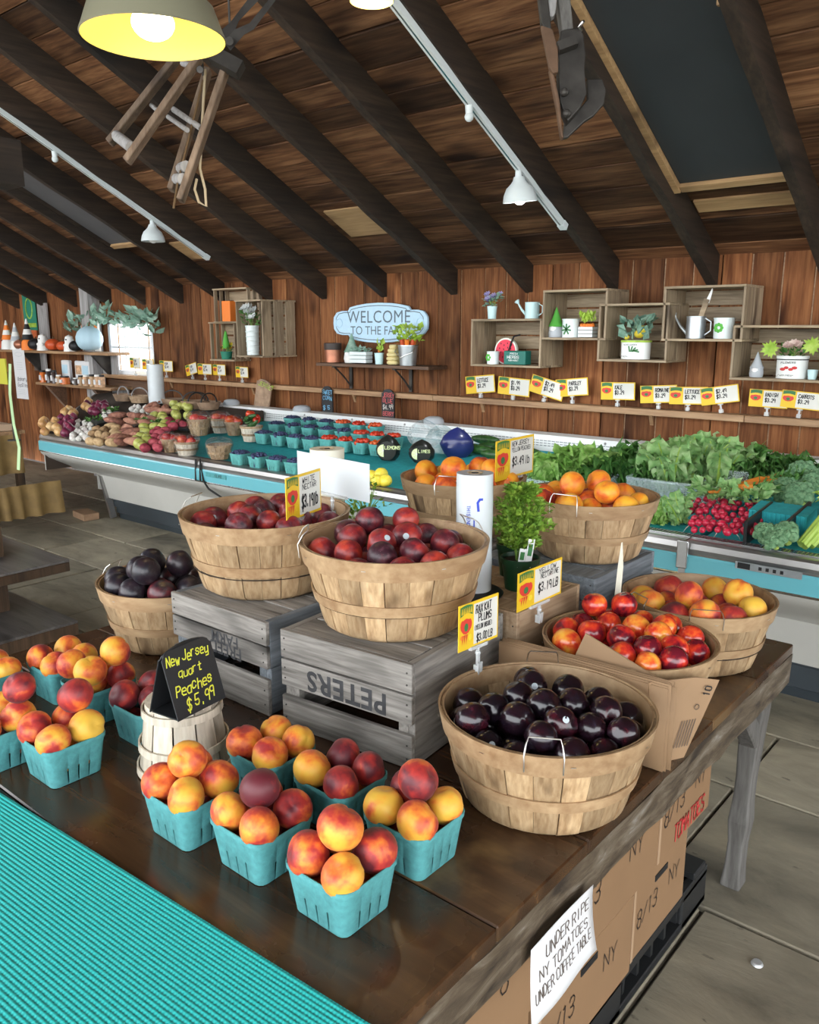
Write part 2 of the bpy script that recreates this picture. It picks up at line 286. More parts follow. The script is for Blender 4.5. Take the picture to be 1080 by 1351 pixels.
def link(name,me,parent=None,loc=None,rot=None,scale=None):
    o=bpy.data.objects.new(name,me); COL.objects.link(o); o.parent=parent
    if loc is not None: o.location=loc
    if rot is not None: o.rotation_euler=rot
    if scale is not None: o.scale=(scale,)*3 if isinstance(scale,(int,float)) else scale
    return o
def tag(o,label,cat,group=None,kind=None):
    if label: o['label']=label
    if cat: o['category']=cat
    if group: o['group']=group
    if kind: o['kind']=kind
    return o
def thing(name,label,cat,loc=(0,0,0),rot=None,group=None,scale=None):
    o=link(name,None,None,loc,rot,scale); o.empty_display_size=.05; return tag(o,label,cat,group)
def struct(name,o=None,loc=(0,0,0)):
    if o is None: o=link(name,None,None,loc)
    o['kind']='structure'; return o
KIDS={}
def children(o): return [c for c in bpy.data.objects if c.parent==o]
def copy_tree(o,parent=None):
    kids=list(o.children); c=o.copy(); COL.objects.link(c); c.parent=parent
    for k in kids: copy_tree(k,c)
    return c
def bev(o,w=.002,seg=1):
    m=o.modifiers.new('b','BEVEL'); m.width=w; m.segments=seg; m.limit_method='ANGLE'; return o
def tilt(a,b,c): return Euler((R_(a),R_(b),R_(c)))
# ------------------------------------------------------------------ hand lettering (stroke font on a 4x6 grid)
G={'A':'00 26 40;12 32','B':'00 06 36 45 44 33 03;33 42 41 30 00','C':'45 36 16 05 01 10 30 41','D':'00 06 26 44 42 20 00','E':'46 06 00 40;03 33','F':'46 06 00;03 33','G':'45 36 16 05 01 10 30 41 43 23','H':'00 06;40 46;03 43','I':'20 26','J':'46 41 30 10 01','K':'00 06;46 03 40','L':'06 00 40','M':'00 06 23 46 40','N':'00 06 40 46','O':'10 01 05 16 36 45 41 30 10','P':'00 06 36 45 44 33 03','Q':'10 01 05 16 36 45 41 30 10;22 40','R':'00 06 36 45 44 33 03;23 40','S':'45 36 16 05 04 13 33 42 41 30 10 01','T':'06 46;26 20','U':'06 01 10 30 41 46','V':'06 20 46','W':'06 10 24 30 46','X':'00 46;06 40','Y':'06 23 46;23 20','Z':'06 46 00 40',
'0':'10 01 05 16 36 45 41 30 10','1':'15 26 20','2':'05 16 36 45 44 00 40','3':'05 16 36 45 44 33 13;33 42 41 30 10 01','4':'30 36 02 42','5':'46 06 03 33 42 41 30 10 01','6':'46 16 03 01 10 30 41 42 33 03','7':'06 46 10','8':'13 04 05 16 36 45 44 33 13 02 01 10 30 41 42 33','9':'40 45 36 16 05 04 13 43','$':'45 36 16 05 04 13 33 42 41 30 10 01;27 2-','.':'20 21','/':'00 46','-':'13 33','(':'36 15 11 30',')':'16 35 31 10',
'a':'44 14 03 01 10 30 41;44 40','c':'43 34 14 03 01 10 30 41','e':'02 42 43 34 14 03 01 10 40','h':'06 00;03 14 34 43 40','j':'34 3- 2- 1-','n':'04 00;03 14 34 43 40','q':'44 14 03 01 10 30 41;44 4-','r':'04 00;02 14 34','s':'43 34 14 03 12 32 41 30 10 01','t':'26 20 40;04 44','u':'04 01 10 30 41;44 40','w':'04 10 23 30 44','y':'04 01 10 41;44 4- 1-','m':'04 00;03 14 23 20;23 34 43 40','l':'26 20','b':'06 00 30 41 43 34 04','o':'10 01 03 14 34 43 41 30 10','k':'06 00;44 02 40'}
def strokes(text,h,w=None,thick=.12,gap=1.5,jit=0.0,slant=0.0,seed=1):
    """polylines of a line of hand lettering, left end at 0, base line at 0; returns (list of polylines, width)"""
    u=h/6.0; wu=(w or h*.5)/4.0; x=0; out=[]; rr=random.Random(seed)
    for ch in text:
        if ch==' ': x+=3*wu; continue
        g=G.get(ch) or G.get(ch.upper()) or ''
        dy=rr.uniform(-jit,jit)*h
        for pl in g.split(';'):
            pts=[]
            for t in pl.split():
                a=int(t[0]); b_=-1.5 if t[1]=='-' else int(t[1]); pts.append((x+a*wu+slant*b_*u+rr.uniform(-jit,jit)*wu, b_*u+dy+rr.uniform(-jit,jit)*u))
            out.append(pts)
        x+=(4+gap)*wu
    return out,x-gap*wu
def ribbon(mb,pls,th,ox=0,oy=0,f=lambda x,y:(x,y,0)):
    for pl in pls:
        for (x0,y0),(x1,y1) in zip(pl,pl[1:]):
            dx,dy=x1-x0,y1-y0; L=math.hypot(dx,dy) or 1e-6; nx,ny=-dy/L*th/2,dx/L*th/2; ex,ey=dx/L*th*.35,dy/L*th*.35
            mb.add([f(ox+x0+nx-ex,oy+y0+ny-ey),f(ox+x0-nx-ex,oy+y0-ny-ey),f(ox+x1-nx+ex,oy+y1-ny+ey),f(ox+x1+nx+ex,oy+y1+ny+ey)],[(0,1,2,3)])
def lettering(text_lines,mat,parent,f,name='lettering',thick=.1,jit=.12,seed=1,slant=.05):
    """text_lines: (text,x,y,height,width); f maps (x,y) in the sheet to a 3D point"""
    mb=MB()
    for i,(t,x,y,h,w) in enumerate(text_lines):
        pls,W=strokes(t,h,w,jit=jit,slant=slant,seed=seed+i); ribbon(mb,pls,h*thick,x,y,f)
    return mb.build(name,mat,parent)
def font(text,size,mat,parent,M,name='lettering',ext=0,offset=0,align='CENTER',shear=0,space=1):
    cu=bpy.data.curves.new('t','FONT'); cu.body=text; cu.size=size; cu.extrude=ext; cu.offset=offset; cu.align_x=align; cu.align_y='CENTER'; cu.shear=shear; cu.resolution_u=3; cu.space_character=space
    t=bpy.data.objects.new('t',cu); COL.objects.link(t); dg=bpy.context.evaluated_depsgraph_get(); me=bpy.data.meshes.new_from_object(t.evaluated_get(dg)); COL.objects.unlink(t); bpy.data.objects.remove(t); bpy.data.curves.remove(cu)
    me.transform(M); me.materials.clear(); me.materials.append(MATS[mat]); return link(name,me,parent)
# ================================================================== SETTING
# floor
fl=MB(); fl.mat(0).box((-2.5,0.55,-.07),(12.4,9.3,.1)); 
for c,d in (((-2.5,-8.0,-.055),(40,8,.1)),((11.85,.45,-.055),(16.3,8.9,.1)),((-13.85,.45,-.055),(10.3,8.9,.1))): fl.mat(1).box(c,d)
floor=struct('floor',fl.build('floor',['joint','flagstone']))
ROWS=[-4.0,-3.2,-2.4,-1.6,-.85,-.1,.62,1.4,2.16,2.873,3.38,4.15,4.9]
for i in range(len(ROWS)-1):
    y0,y1=ROWS[i],ROWS[i+1]; rr=random.Random(100+i)
    xs=[{7:-.70,8:-.857,9:-.85}.get(i,-.4-.1*i%.5)]
    while xs[0]>-8.6: xs.insert(0,xs[0]-rr.uniform(.62,1.15))
    while xs[-1]<3.4: xs.append(xs[-1]+rr.uniform(.6,1.1))
    for a,b_ in zip(xs,xs[1:]):
        g=.006; hz=rr.uniform(-.002,.002)
        o=MB().box((0,0,0),(b_-a-2*g,y1-y0-2*g,.03)).build('flagstone','flagstone',floor,((a+b_)/2,(y0+y1)/2,-.015+hz)); bev(o,.004)
# back wall, window opening x -8.55..-7.68, z 1.15..1.80
WX0,WX1,WZ0,WZ1=-8.56,-7.70,1.16,1.74
wall=struct('wall_back',MB().box((-10.5,5.08,1.05),(3.88,.04,2.3)).box((-1.1,5.08,1.05),(13.2,.04,2.3)).box(((WX0+WX1)/2,5.08,.53),(WX1-WX0,.04,1.26)).box(((WX0+WX1)/2,5.08,1.98),(WX1-WX0,.04,.48)).build('wall_back','rafter_wood'))
x=-12.4; rr=random.Random(3); bm_cache={}
while x<5.4:
    w=rr.choice([.15,.17,.18,.19,.20,.21]); xa,xb=x+.004,x+w-.004; x+=w
    spans=[(-.02,2.15)]
    if xb>WX0 and xa<WX1:
        if xa<WX0<xb: xb=WX0-.002; x=WX0
        elif xa<WX1<xb: xb=WX1; x=WX1
        else: pass
        if xa>=WX0-.003: spans=[(-.02,WZ0),(WZ1,2.15)]
    for z0,z1 in spans:
        dy=rr.uniform(-.003,.003)
        o=MB().box((0,0,0),(xb-xa,.02,z1-z0)).build('board','wall_wood',wall,((xa+xb)/2,5.012+dy,(z0+z1)/2)); bev(o,.003)
    if rr.random()<.75: MB().box((0,0,0),(.012,.012,2.15)).build('batten','ledge_wood',wall,(x,5.016,1.075))
# left end wall and a stub of ceiling above the eave
wl=struct('wall_left',MB().box((-12.5,.5,1.6),(.1,10,3.2)).build('wall_left','rafter_wood'))
for k in range(52):
    bev(MB().box((0,0,0),(.02,.186,3.2)).build('board','wall_wood',wl,(-12.44,-4.4+k*.19,1.6)),.003)
# ceiling planks along X, slope from the eave (Y 5) to the ridge (Y -1), and an unseen rear slope cut short to let light in
ceil=struct('ceiling',MB().add([(-12.6,5.15,roofz(5.15)+.06),(6.6,5.15,roofz(5.15)+.06),(6.6,-1,roofz(-1)+.06),(-12.6,-1,roofz(-1)+.06),(6.6,-3.4,roofz(-1)+.06-2.4*RS),(-12.6,-3.4,roofz(-1)+.06-2.4*RS)],[(0,1,2,3),(3,2,4,5)]).build('ceiling','rafter_wood'))  # unseen rear slope kept short to admit light, right end lengthened to block it
ang=-math.atan(RS); rr=random.Random(11)
s=0.0; L=math.hypot(6.1,6.1*RS); k=0
while s<L:
    w=rr.choice([.17,.19,.2,.22,.24]); yc=5.1-(s+w/2)*math.cos(ang); zc=roofz(yc)+.022
    brk=sorted(rr.sample([-10.5,-9.2,-7.8,-6.5,-5.14,-3.78,-2.51,-1.25,0.05,1.3],2)); xs=[-12.6]+brk+[6.6]
    for a,b_ in zip(xs,xs[1:]):
        o=MB().box((0,0,0),(b_-a-.006,w-.007,.022)).build('plank','ceil_wood',ceil,((a+b_)/2,yc,zc+rr.uniform(-.004,.004)),(ang,0,0)); bev(o,.003)
    s+=w; k+=1
RX=[-1.25+.65*i for i in range(1,12)]+[-1.25,-1.88,-2.51,-3.14,-3.78,-4.47,-5.14,-5.82,-6.5,-7.15,-7.81,-8.47,-9.2,-9.9,-10.6,-11.3,-12.0]
def rafter_mesh():
    mb=MB(); n=26; rr=random.Random(5); y0,y1=-1.0,5.02
    vs=[]
    for i in range(n+1):
        Y=y0+(y1-y0)*i/n; zb=roofz(Y)-.165+rr.uniform(-.006,.006); w=.028+rr.uniform(-.003,.003)
        vs+=[(-w,Y-1,zb),(w,Y-1,zb+rr.uniform(-.004,.004)),(w,Y-1,roofz(Y)+.012),(-w,Y-1,roofz(Y)+.012)]
    fs=[(0,1,2,3),(4*n+3,4*n+2,4*n+1,4*n)]
    for i in range(n):
        for q in range(4): fs.append((4*i+q,4*i+(q+1)%4,4*i+4+(q+1)%4,4*i+4+q))
    mb.add(vs,fs); return mb.mesh('rafter','rafter_wood')
rm=rafter_mesh()
for x in RX: link('rafter',rm,ceil,(x,1,0))
# rear slope plain boards (behind the camera)
# window in the back wall: frame, panes, muntins
win=struct('window_1',loc=((WX0+WX1)/2,5.03,WZ0)); ww,wh=WX1-WX0,WZ1-WZ0
fr=MB(); t=.045
fr.box((-ww/2+t/2,0,wh/2),(t,.06,wh)).box((ww/2-t/2,0,wh/2),(t,.06,wh)).box((0,0,t/2),(ww,.06,t)).box((0,0,wh-t/2),(ww,.06,t)); fr.build('window_frame','window_frame',win)
for i in range(3):
    for j in range(2):
        a=-ww/2+t+(ww-2*t)*i/3; b_=-ww/2+t+(ww-2*t)*(i+1)/3; z0=t+(wh-2*t)*j/2; z1=t+(wh-2*t)*(j+1)/2
        MB().box(((a+b_)/2,.005,(z0+z1)/2),(b_-a-.012,.004,z1-z0-.012)).build('pane','glass_pane',win)
for i in (1,2): MB().box((-ww/2+t+(ww-2*t)*i/3,0,wh/2),(.02,.03,wh-2*t)).build('muntin','window_frame',win)
MB().box((0,0,wh/2),(ww-2*t,.04,.024)).build('muntin','window_frame',win)
# grey post left of the window, plank below the window
tr=struct('trim_1',MB().box((-8.72,4.9,1.06),(.17,.14,2.12)).build('trim_1','greyboard'))
tr=struct('trim_2',MB().box((-8.1,4.985,1.02),(.95,.03,.16)).build('trim_2','dark_shelf'))
# long ledge along the wall
led=thing('wall_ledge','long narrow pale wooden ledge running along the back wall above the produce cooler','ledge',(0,4.95,1.14))
xs=[-8.6,-6.3,-3.9,-1.6,.8]
for a,b_ in zip(xs,xs[1:]): bev(MB().box((0,0,0),(b_-a-.003,.1,.04)).build('ledge_board','ledge_wood',led,((a+b_)/2,0,0)),.003)
for x in (-7.4,-6.1,-4.8,-3.5,-2.2,-.9): MB().prism([(0,-.02),(0.03,-.02),(.03,-.09)],-.012,.012,'x').build('bracket','ledge_wood',led,(x,.02,0))
# dark panel boarded between two rafters, right
def panel(name,x0,x1,ya,yb,mat,label,trimL,trimB,drop=.06):
    t=thing(name,label,'panel',((x0+x1)/2,yb,roofz(yb)-drop)); 
    def P(x,Y,d=0): return (x-(x0+x1)/2,Y-yb,roofz(Y)-roofz(yb)+d)
    MB().add([P(x0,ya),P(x1,ya),P(x1,yb),P(x0,yb),P(x0,ya,.012),P(x1,ya,.012),P(x1,yb,.012),P(x0,yb,.012)],[(0,1,2,3),(7,6,5,4),(0,4,5,1),(1,5,6,2),(2,6,7,3),(3,7,4,0)]).build('sheet',mat,t)
    if trimL: MB().bar(P(x0-.018,ya,-.01),P(x0-.018,yb+.03,-.01),.032,.04,(0,RS,1)).build('side_trim',trimL,t)
    if trimB: MB().bar(P(x0,yb+.02,-.006),P(x1+.02,yb+.02,-.006),.045,.03,(0,RS,1)).build('end_trim',trimB,t)
    for f in (.35,.7): MB().box(P(x0+.012 if f<.5 else x1-.012,ya+(yb-ya)*f,-.012),(.05,.02,.02)).build('clip','pale_board',t)
    return t
panel('ceiling_panel',-1.82,-1.29,1.2,4.29,'panel_black','large dark sheet panel fixed between two rafters at the upper right','pale_board','pale_board')
panel('ceiling_panel',-7.10,-6.54,1.6,4.24,'panel_grey','long grey sheet panel fixed between rafters at the far left','rafter_wood','pale_board')
o=MB().box((0,0,0),(.46,.31,.012)).build('plywood_patch','pale_board',None,(-4.125,4.385,roofz(4.385)-.006),(ang,0,0)); tag(o,'pale square of bare wood patched into the dark ceiling between rafters','patch')
o=MB().box((0,0,0),(.53,.1,.012)).build('plywood_patch','pale_board',None,(-1.565,4.55,roofz(4.55)-.006),(ang,0,0)); tag(o,'pale strip of bare wood in the ceiling below the big dark panel','patch')
o=MB().box((0,0,0),(.5,.26,.012)).build('plywood_patch','pale_board',None,(-6.16,4.50,roofz(4.5)-.006),(ang,0,0)); tag(o,'pale bare wood patch in the ceiling beside the left lamp track','patch')
# track lighting
def track(x,ya,yb,label,heads,conn):
    rz=lambda Y: roofz(Y)-.165
    t=thing('light_track',label,'light track',(x,yb,rz(yb)-.02))
    P=lambda Y,dx=0,dz=0:(dx,Y-yb,rz(Y)-rz(yb)+dz)
    MB().bar(P(ya),P(yb),.036,.03,(0,RS,1)).build('rail','track_white',t)
    MB().bar(P(ya,0,-.0168),P(yb-.02,0,-.0168),.008,.004,(0,RS,1)).build('contact_strip','card_yellow' if False else 'chrome',t)
    MB().bar(P(yb-.03),P(yb+.01),.042,.036,(0,RS,1)).build('end_cap','track_white',t)
    for c in conn:
        mb=MB(); mb.cyl(P(c,0,-.015),P(c,0,-.06),.02,.016,10).sphere(P(c,0,-.065),.022,10,6); mb.build('connector','track_white',t,smooth=True)
    return t
def spot(x,Y,label,tl,bulb,on):
    z=roofz(Y)-.165-.035
    t=thing('track_spotlight',label,'lamp',(x,Y,z),None)
    MB().cyl((0,0,-.002),(0,0,-.045),.016,.018,12).build('stem','track_white',t,smooth=True)
    M=Euler((R_(tl),0,0)).to_matrix()
    pr=[(.026,-.03),(.033,-.05),(.045,-.065),(.068,-.085),(.084,-.12),(.090,-.155),(.087,-.155),(.080,-.12),(.064,-.088),(.04,-.07)]
    MB().lathe(pr,24,M=M,cap0=True).build('shade','track_white',t,smooth=True)
    b_=MB().sphere(M@Vector((0,0,-.135)),.034,14,10).build('bulb',bulb,t,smooth=True)
    return t
track(-2.51,1.3,4.34,'white ceiling light track under the rafter running to the upper middle of the photo',None,(3.42,))
track(-5.82,1.3,4.34,'white ceiling light track under a rafter on the left of the ceiling',None,(3.1,))
track(-10.6,2.5,4.5,'short end of a white light track at the far left edge',None,())
spot(-2.51,3.86,'lit white bell-shaped spotlight hanging from the right ceiling track',8,'bulb_cool',1)
spot(-5.82,3.84,'white bell-shaped spotlight hanging from the left ceiling track',0,'white_paint',0)
def area_spot(loc,e,col,size=.2):
    l=bpy.data.lights.new('spot_light','SPOT'); l.energy=e; l.color=col; l.spot_size=R_(120); l.shadow_soft_size=.05; o=bpy.data.objects.new('spot_light',l); COL.objects.link(o); o.location=loc; return o
area_spot((-2.51,3.88,2.19),18,(.95,.97,1))
# big pendant lamp
def pendant(loc,label,sc_,mat_in,bulb,energy,col,chain=1.0):
    t=thing('pendant_lamp',label,'lamp',loc,tilt(0,0,0)); s=sc_
    out=[(.200,0),(.203,.004),(.196,.02),(.172,.085),(.15,.105),(.10,.125),(.06,.14),(.045,.19),(.03,.2)]
    inn=[(.199,.001),(.192,.02),(.168,.083),(.146,.101),(.10,.12),(.05,.133),(.0005,.136)]
    MB().lathe([(r*s,z*s) for r,z in out],48,cap1=True).build('shade','lamp_shade_out',t,smooth=True,angle=60)
    MB().lathe([(r*s,z*s) for r,z in inn],48).build('reflector',mat_in,t,smooth=True,angle=60)
    MB().sphere((0,0,.042*s),.060*s,20,12,(1,1,.75)).build('bulb',bulb,t,smooth=True)
    mb=MB(); z=.2*s; i=0
    while z<chain:
        if i%2: mb.tube([(0.009*math.cos(a),0,z+.014+.014*math.sin(a)) for a in [k*math.pi/4 for k in range(9)]],.002,5)
        else: mb.tube([(0,0.009*math.cos(a),z+.014+.014*math.sin(a)) for a in [k*math.pi/4 for k in range(9)]],.002,5)
        z+=.022; i+=1
    mb.build('chain','iron',t)
    MB().tube([(.01,.0,.2*s),(.03,.01,.5*chain),(.01,0,chain)],.004,6).build('cord','black',t)
    l=bpy.data.lights.new('lamp_light','POINT'); l.energy=energy; l.color=col; l.shadow_soft_size=.05; lo=bpy.data.objects.new('lamp_light',l); COL.objects.link(lo); lo.parent=t; lo.location=(0,0,-.02*s)
    return t
pl=CAMP+ray(203,52)/ray(203,52).dot(_fw)*2.36
pendant(pl,'large enamel pendant lamp with glowing yellow inside at the upper left',1.0,'lamp_shade_in','bulb_warm',1.6,(1,.85,.5),roofz(pl.y)-pl.z-.05)
pl2=CAMP+ray(490,2)/ray(490,2).dot(_fw)*3.2
pendant(pl2,'small glowing round lamp cut off by the top edge of the photo',.42,'lamp_shade_in','bulb_white',2,(1,.9,.7),roofz(pl2.y)-pl2.z-.05)
# dark box hung at the far left
p=CAMP+ray(-8,215)/ray(-8,215).dot(_fw)*4.2
o=thing('hanging_box','dark boxy shape hanging at the far left edge under the rafters','box',p)
MB().box((0,0,0),(.2,.2,.22)).build('body','rafter_wood',o); MB().box((0,0,.1+.3*(roofz(p.y)-p.z)),(.03,.03,.6*(roofz(p.y)-p.z))).build('hanger','rafter_wood',o)
# hanging wooden frame with iron tongs
def dp(x,y,d): r=ray(x,y); return CAMP+r/r.dot(_fw)*d
org=dp(262,80,3.0)
t=thing('hanging_farm_tool','antique wooden ladder-like hoist with grey iron tongs hanging behind the yellow lamp','farm tool',org)
L_=lambda x,y,d:dp(90+x/3.6,y/3.6,d)-org
back=_fw
rails=[((520,270),(195,680),3.12),((625,270),(278,768),2.95),((665,330),(488,905),3.12),((760,290),(532,955),2.97)]
for a,b_,d in rails: bev(MB().bar(L_(*a,d),L_(*b_,d),.022,.046,tuple(_fw)).build('rail','ladder_wood',t),.003)
def rung(a,da,b_,db,r): MB().cyl(L_(*a,da),L_(*b_,db),r,r,10).build('rung','greyboard',t,smooth=True)
rung((225,642),3.12,(300,700),2.95,.02); rung((395,500),3.12,(440,540),2.95,.008); rung((500,520),3.1,(632,610),2.97,.011); rung((475,555),3.12,(565,618),2.97,.009); rung((535,800),3.1,(560,790),2.96,.02); rung((515,850),3.1,(545,850),2.96,.02); rung((545,300),3.1,(625,330),2.96,.012)
MB().bar(L_(690,265,2.93),L_(820,335,2.93),.05,.05,tuple(_fw)).build('clamp_bar','iron',t)
def blade(pts,th,d):
    P=[L_(x,y,d) for x,y in pts]; Q=[L_(x,y,d+th) for x,y in pts]; n=len(P)
    return MB().add(P+Q,[tuple(range(n)),tuple(range(n,2*n))[::-1]]+[(i,n+i,n+(i+1)%n,(i+1)%n) for i in range(n)])
blade([(700,165),(770,105),(850,0),(890,-60),(930,-70),(905,0),(810,100),(785,160),(725,210)],.03,2.98).build('tong','iron',t)
blade([(735,200),(790,140),(860,110),(950,0),(1010,-70),(1050,-60),(985,0),(880,140),(835,165),(770,240)],.03,2.93).build('tong','iron',t)
MB().cyl(L_(765,195,2.9),L_(765,195,3.05),.014,.014,10).build('pivot','iron',t)
MB().tube([L_(*q,3.0) for q in ((650,330),(645,420),(625,800),(650,900),(655,980),(620,960),(600,900),(610,850))],.005,6).build('rope','rope',t)
MB().tube([L_(*q,3.0) for q in ((640,380),(520,870),(500,990))],.004,6).build('rope','stem_brown',t)
mb=MB(); top=Vector((L_(640,360,3.0).x,L_(640,360,3.0).y,roofz((org+L_(640,360,3.0)).y)-org.z)); mb.tube([L_(640,360,3.0),top],.004,6); top2=Vector((L_(770,200,3).x,L_(770,200,3).y,roofz(org.y)-org.z)); mb.tube([L_(770,200,3.0),top2],.004,6); mb.build('chain','iron',t)
# hanging plough
org=dp(745,90,2.75)
t=thing('hanging_plough','rusty iron plough with wooden handles hanging from the ceiling at upper right','farm tool',org)
K=lambda x,y,d:dp(700+x/6.758,y/6.755,d)-org
def plate(pts,d,th,mat,name,bend=0.0):
    P=[K(x,y,d+bend*math.sin((y-pts[0][1])/600.)) for x,y in pts]; Q=[p_+_fw*th for p_ in P]; n=len(P)
    o=MB().add(P+Q,[tuple(range(n)),tuple(range(n,2*n))[::-1]]+[(i,n+i,n+(i+1)%n,(i+1)%n) for i in range(n)]).build(name,mat,t); return bev(o,.004,2)
plate([(270,270),(420,240),(470,300),(490,480),(480,620),(500,830),(440,960),(330,1080),(300,1000),(260,900),(250,640),(240,480)],2.72,.05,'iron','mouldboard')
plate([(90,220),(195,255),(245,420),(245,640),(200,650),(165,600)],2.70,.02,'rust','landside')
plate([(165,600),(205,650),(260,900),(275,1080),(295,1230),(270,1210),(235,960)],2.71,.03,'rust','share_edge')
plate([(500,700),(640,700),(670,800),(655,920),(560,1030),(480,1080),(330,1220),(290,1230),(300,1090),(440,960),(505,880)],2.76,.02,'iron','share')
plate([(235,-60),(350,-60),(380,250),(280,270)],2.74,.05,'leg_wood','beam')
plate([(65,-60),(150,-60),(175,150),(185,255),(120,250),(95,200)],2.72,.03,'iron','handle_bracket')
plate([(150,-60),(240,-60),(220,120),(195,150),(165,140)],2.73,.03,'greyboard','handle')
MB().bar(K(240,430,2.70),K(400,370,2.70),.03,.03,tuple(_fw)).build('brace','iron',t)
for q in ((300,820),(320,1010)): MB().sphere(K(*q,2.71),.014,8,6).build('bolt','iron',t)
MB().tube([K(450,270,2.72),K(430,240,2.7),K(455,200,2.7),K(470,190,2.71),K(440,230,2.72)],.005,6).build('hook','wire',t)
a=K(300,-60,2.76); MB().tube([a,Vector((a.x,a.y,roofz((org+a).y)-org.z))],.006,6).build('hanger_wire','iron',t)
# ================================================================== THE DISPLAY TABLE
TX0,TX1,TY0,TY1,TZ=-2.28,-.606,.02,2.462,.75
tab=thing('display_table','long dark glossy wooden display table with chipped grey edge in the foreground','table',(TX1-.8,1.24,0))
ox,oy=TX1-.8,1.24
ys=[TY0,.33,.62,.93,1.22,1.54,1.83,2.14,TY1]
for a,b_ in zip(ys,ys[1:]): bev(MB().box((0,0,0),(TX1-TX0,b_-a-.0025,.03)).build('plank','table_top',tab,((TX0+TX1)/2-ox,(a+b_)/2-oy,TZ-.015)),.003)
def rough_bar(a,b_,w,h,seed,n=30,j=.003):
    a=Vector(a); b_=Vector(b_); d=(b_-a).normalized(); r=d.cross(Vector((0,0,1))).normalized(); rr=random.Random(seed); vs=[]
    for i in range(n+1):
        p=a+(b_-a)*i/n
        for sx,sz in ((-1,-1),(1,-1),(1,1),(-1,1)): vs.append(p+r*(sx*w/2+rr.uniform(-j,j))+Vector((0,0,sz*h/2+rr.uniform(-j,j)*(1.6 if sz<0 else .2))))
    fs=[(3,2,1,0),(4*n,4*n+1,4*n+2,4*n+3)]+[(4*i+q,4*i+(q+1)%4,4*i+4+(q+1)%4,4*i+4+q) for i in range(n) for q in range(4)]
    return MB().add(vs,fs)
az=TZ-.03-.045
for nm,a,b_ in (('apron',(TX1-.014,TY0,az),(TX1-.014,TY1,az)),('apron',(TX0+.014,TY0,az),(TX0+.014,TY1,az)),('apron',(TX0+.03,TY1-.014,az),(TX1-.03,TY1-.014,az)),('apron',(TX0+.03,TY0+.014,az),(TX1-.03,TY0+.014,az))):
    rough_bar(Vector(a)-Vector((ox,oy,0)),Vector(b_)-Vector((ox,oy,0)),.026,.09,hash(str(a))%99).build(nm,'apron',tab)
for lx,ly in ((-.66,2.36),(-2.22,2.36),(-.66,.12),(-2.22,.12)):
    sx=1 if lx>-1.5 else -1
    mb=MB(); n=10; vs=[]; rr=random.Random(int(lx*77+ly*31))
    for i in range(n+1):
        z=(TZ-.03)*i/n; w=.027+rr.uniform(-.003,.003)+(.004 if i>6 else 0); cx=lx-ox-.012*sx*(1-i/n); cy=ly-oy-.035*(1-i/n)
        vs+=[(cx-w,cy-w*1.1,z),(cx+w,cy-w*1.1,z),(cx+w,cy+w*1.1,z),(cx-w,cy+w*1.1,z)]
    mb.add(vs,[(3,2,1,0),(4*n,4*n+1,4*n+2,4*n+3)]+[(4*i+q,4*i+(q+1)%4,4*i+4+(q+1)%4,4*i+4+q) for i in range(n) for q in range(4)]); bev(mb.build('leg','leg_wood',tab),.006,2)
    s_=-1 if ly>1 else 1
    bev(MB().bar((lx-ox-.004,ly-oy+.01*s_,.47),(lx-ox,ly-oy+s_*.23,TZ-.06),.05,.06).build('knee_brace','leg_wood',tab),.005)
# turquoise ribbed mat
mo=Vector((-.622,.668,TZ)); ma=math.atan2(.062,.94)
mb=MB(); nu,nv=44,330; Lu,Lv=1.62,.56; vs=[]
for j in range(nv+1):
    v=-Lv*j/nv; 
    for i in range(nu+1):
        u=-Lu*i/nu; vs.append((u,v,.0035+.0005*math.sin(2*math.pi*v/.0075)*(1 if 0<j<nv else 0)))
fs=[(j*(nu+1)+i,j*(nu+1)+i+1,(j+1)*(nu+1)+i+1,(j+1)*(nu+1)+i) for j in range(nv) for i in range(nu)]
mb.add(vs,fs); o=mb.build('table_mat','mat_cloth',None,mo+Vector((0,0,.001)),(0,0,ma),True,180); so=o.modifiers.new('s','SOLIDIFY'); so.thickness=.0028
tag(o,'bright turquoise ribbed non-slip mat covering the near end of the table','mat')
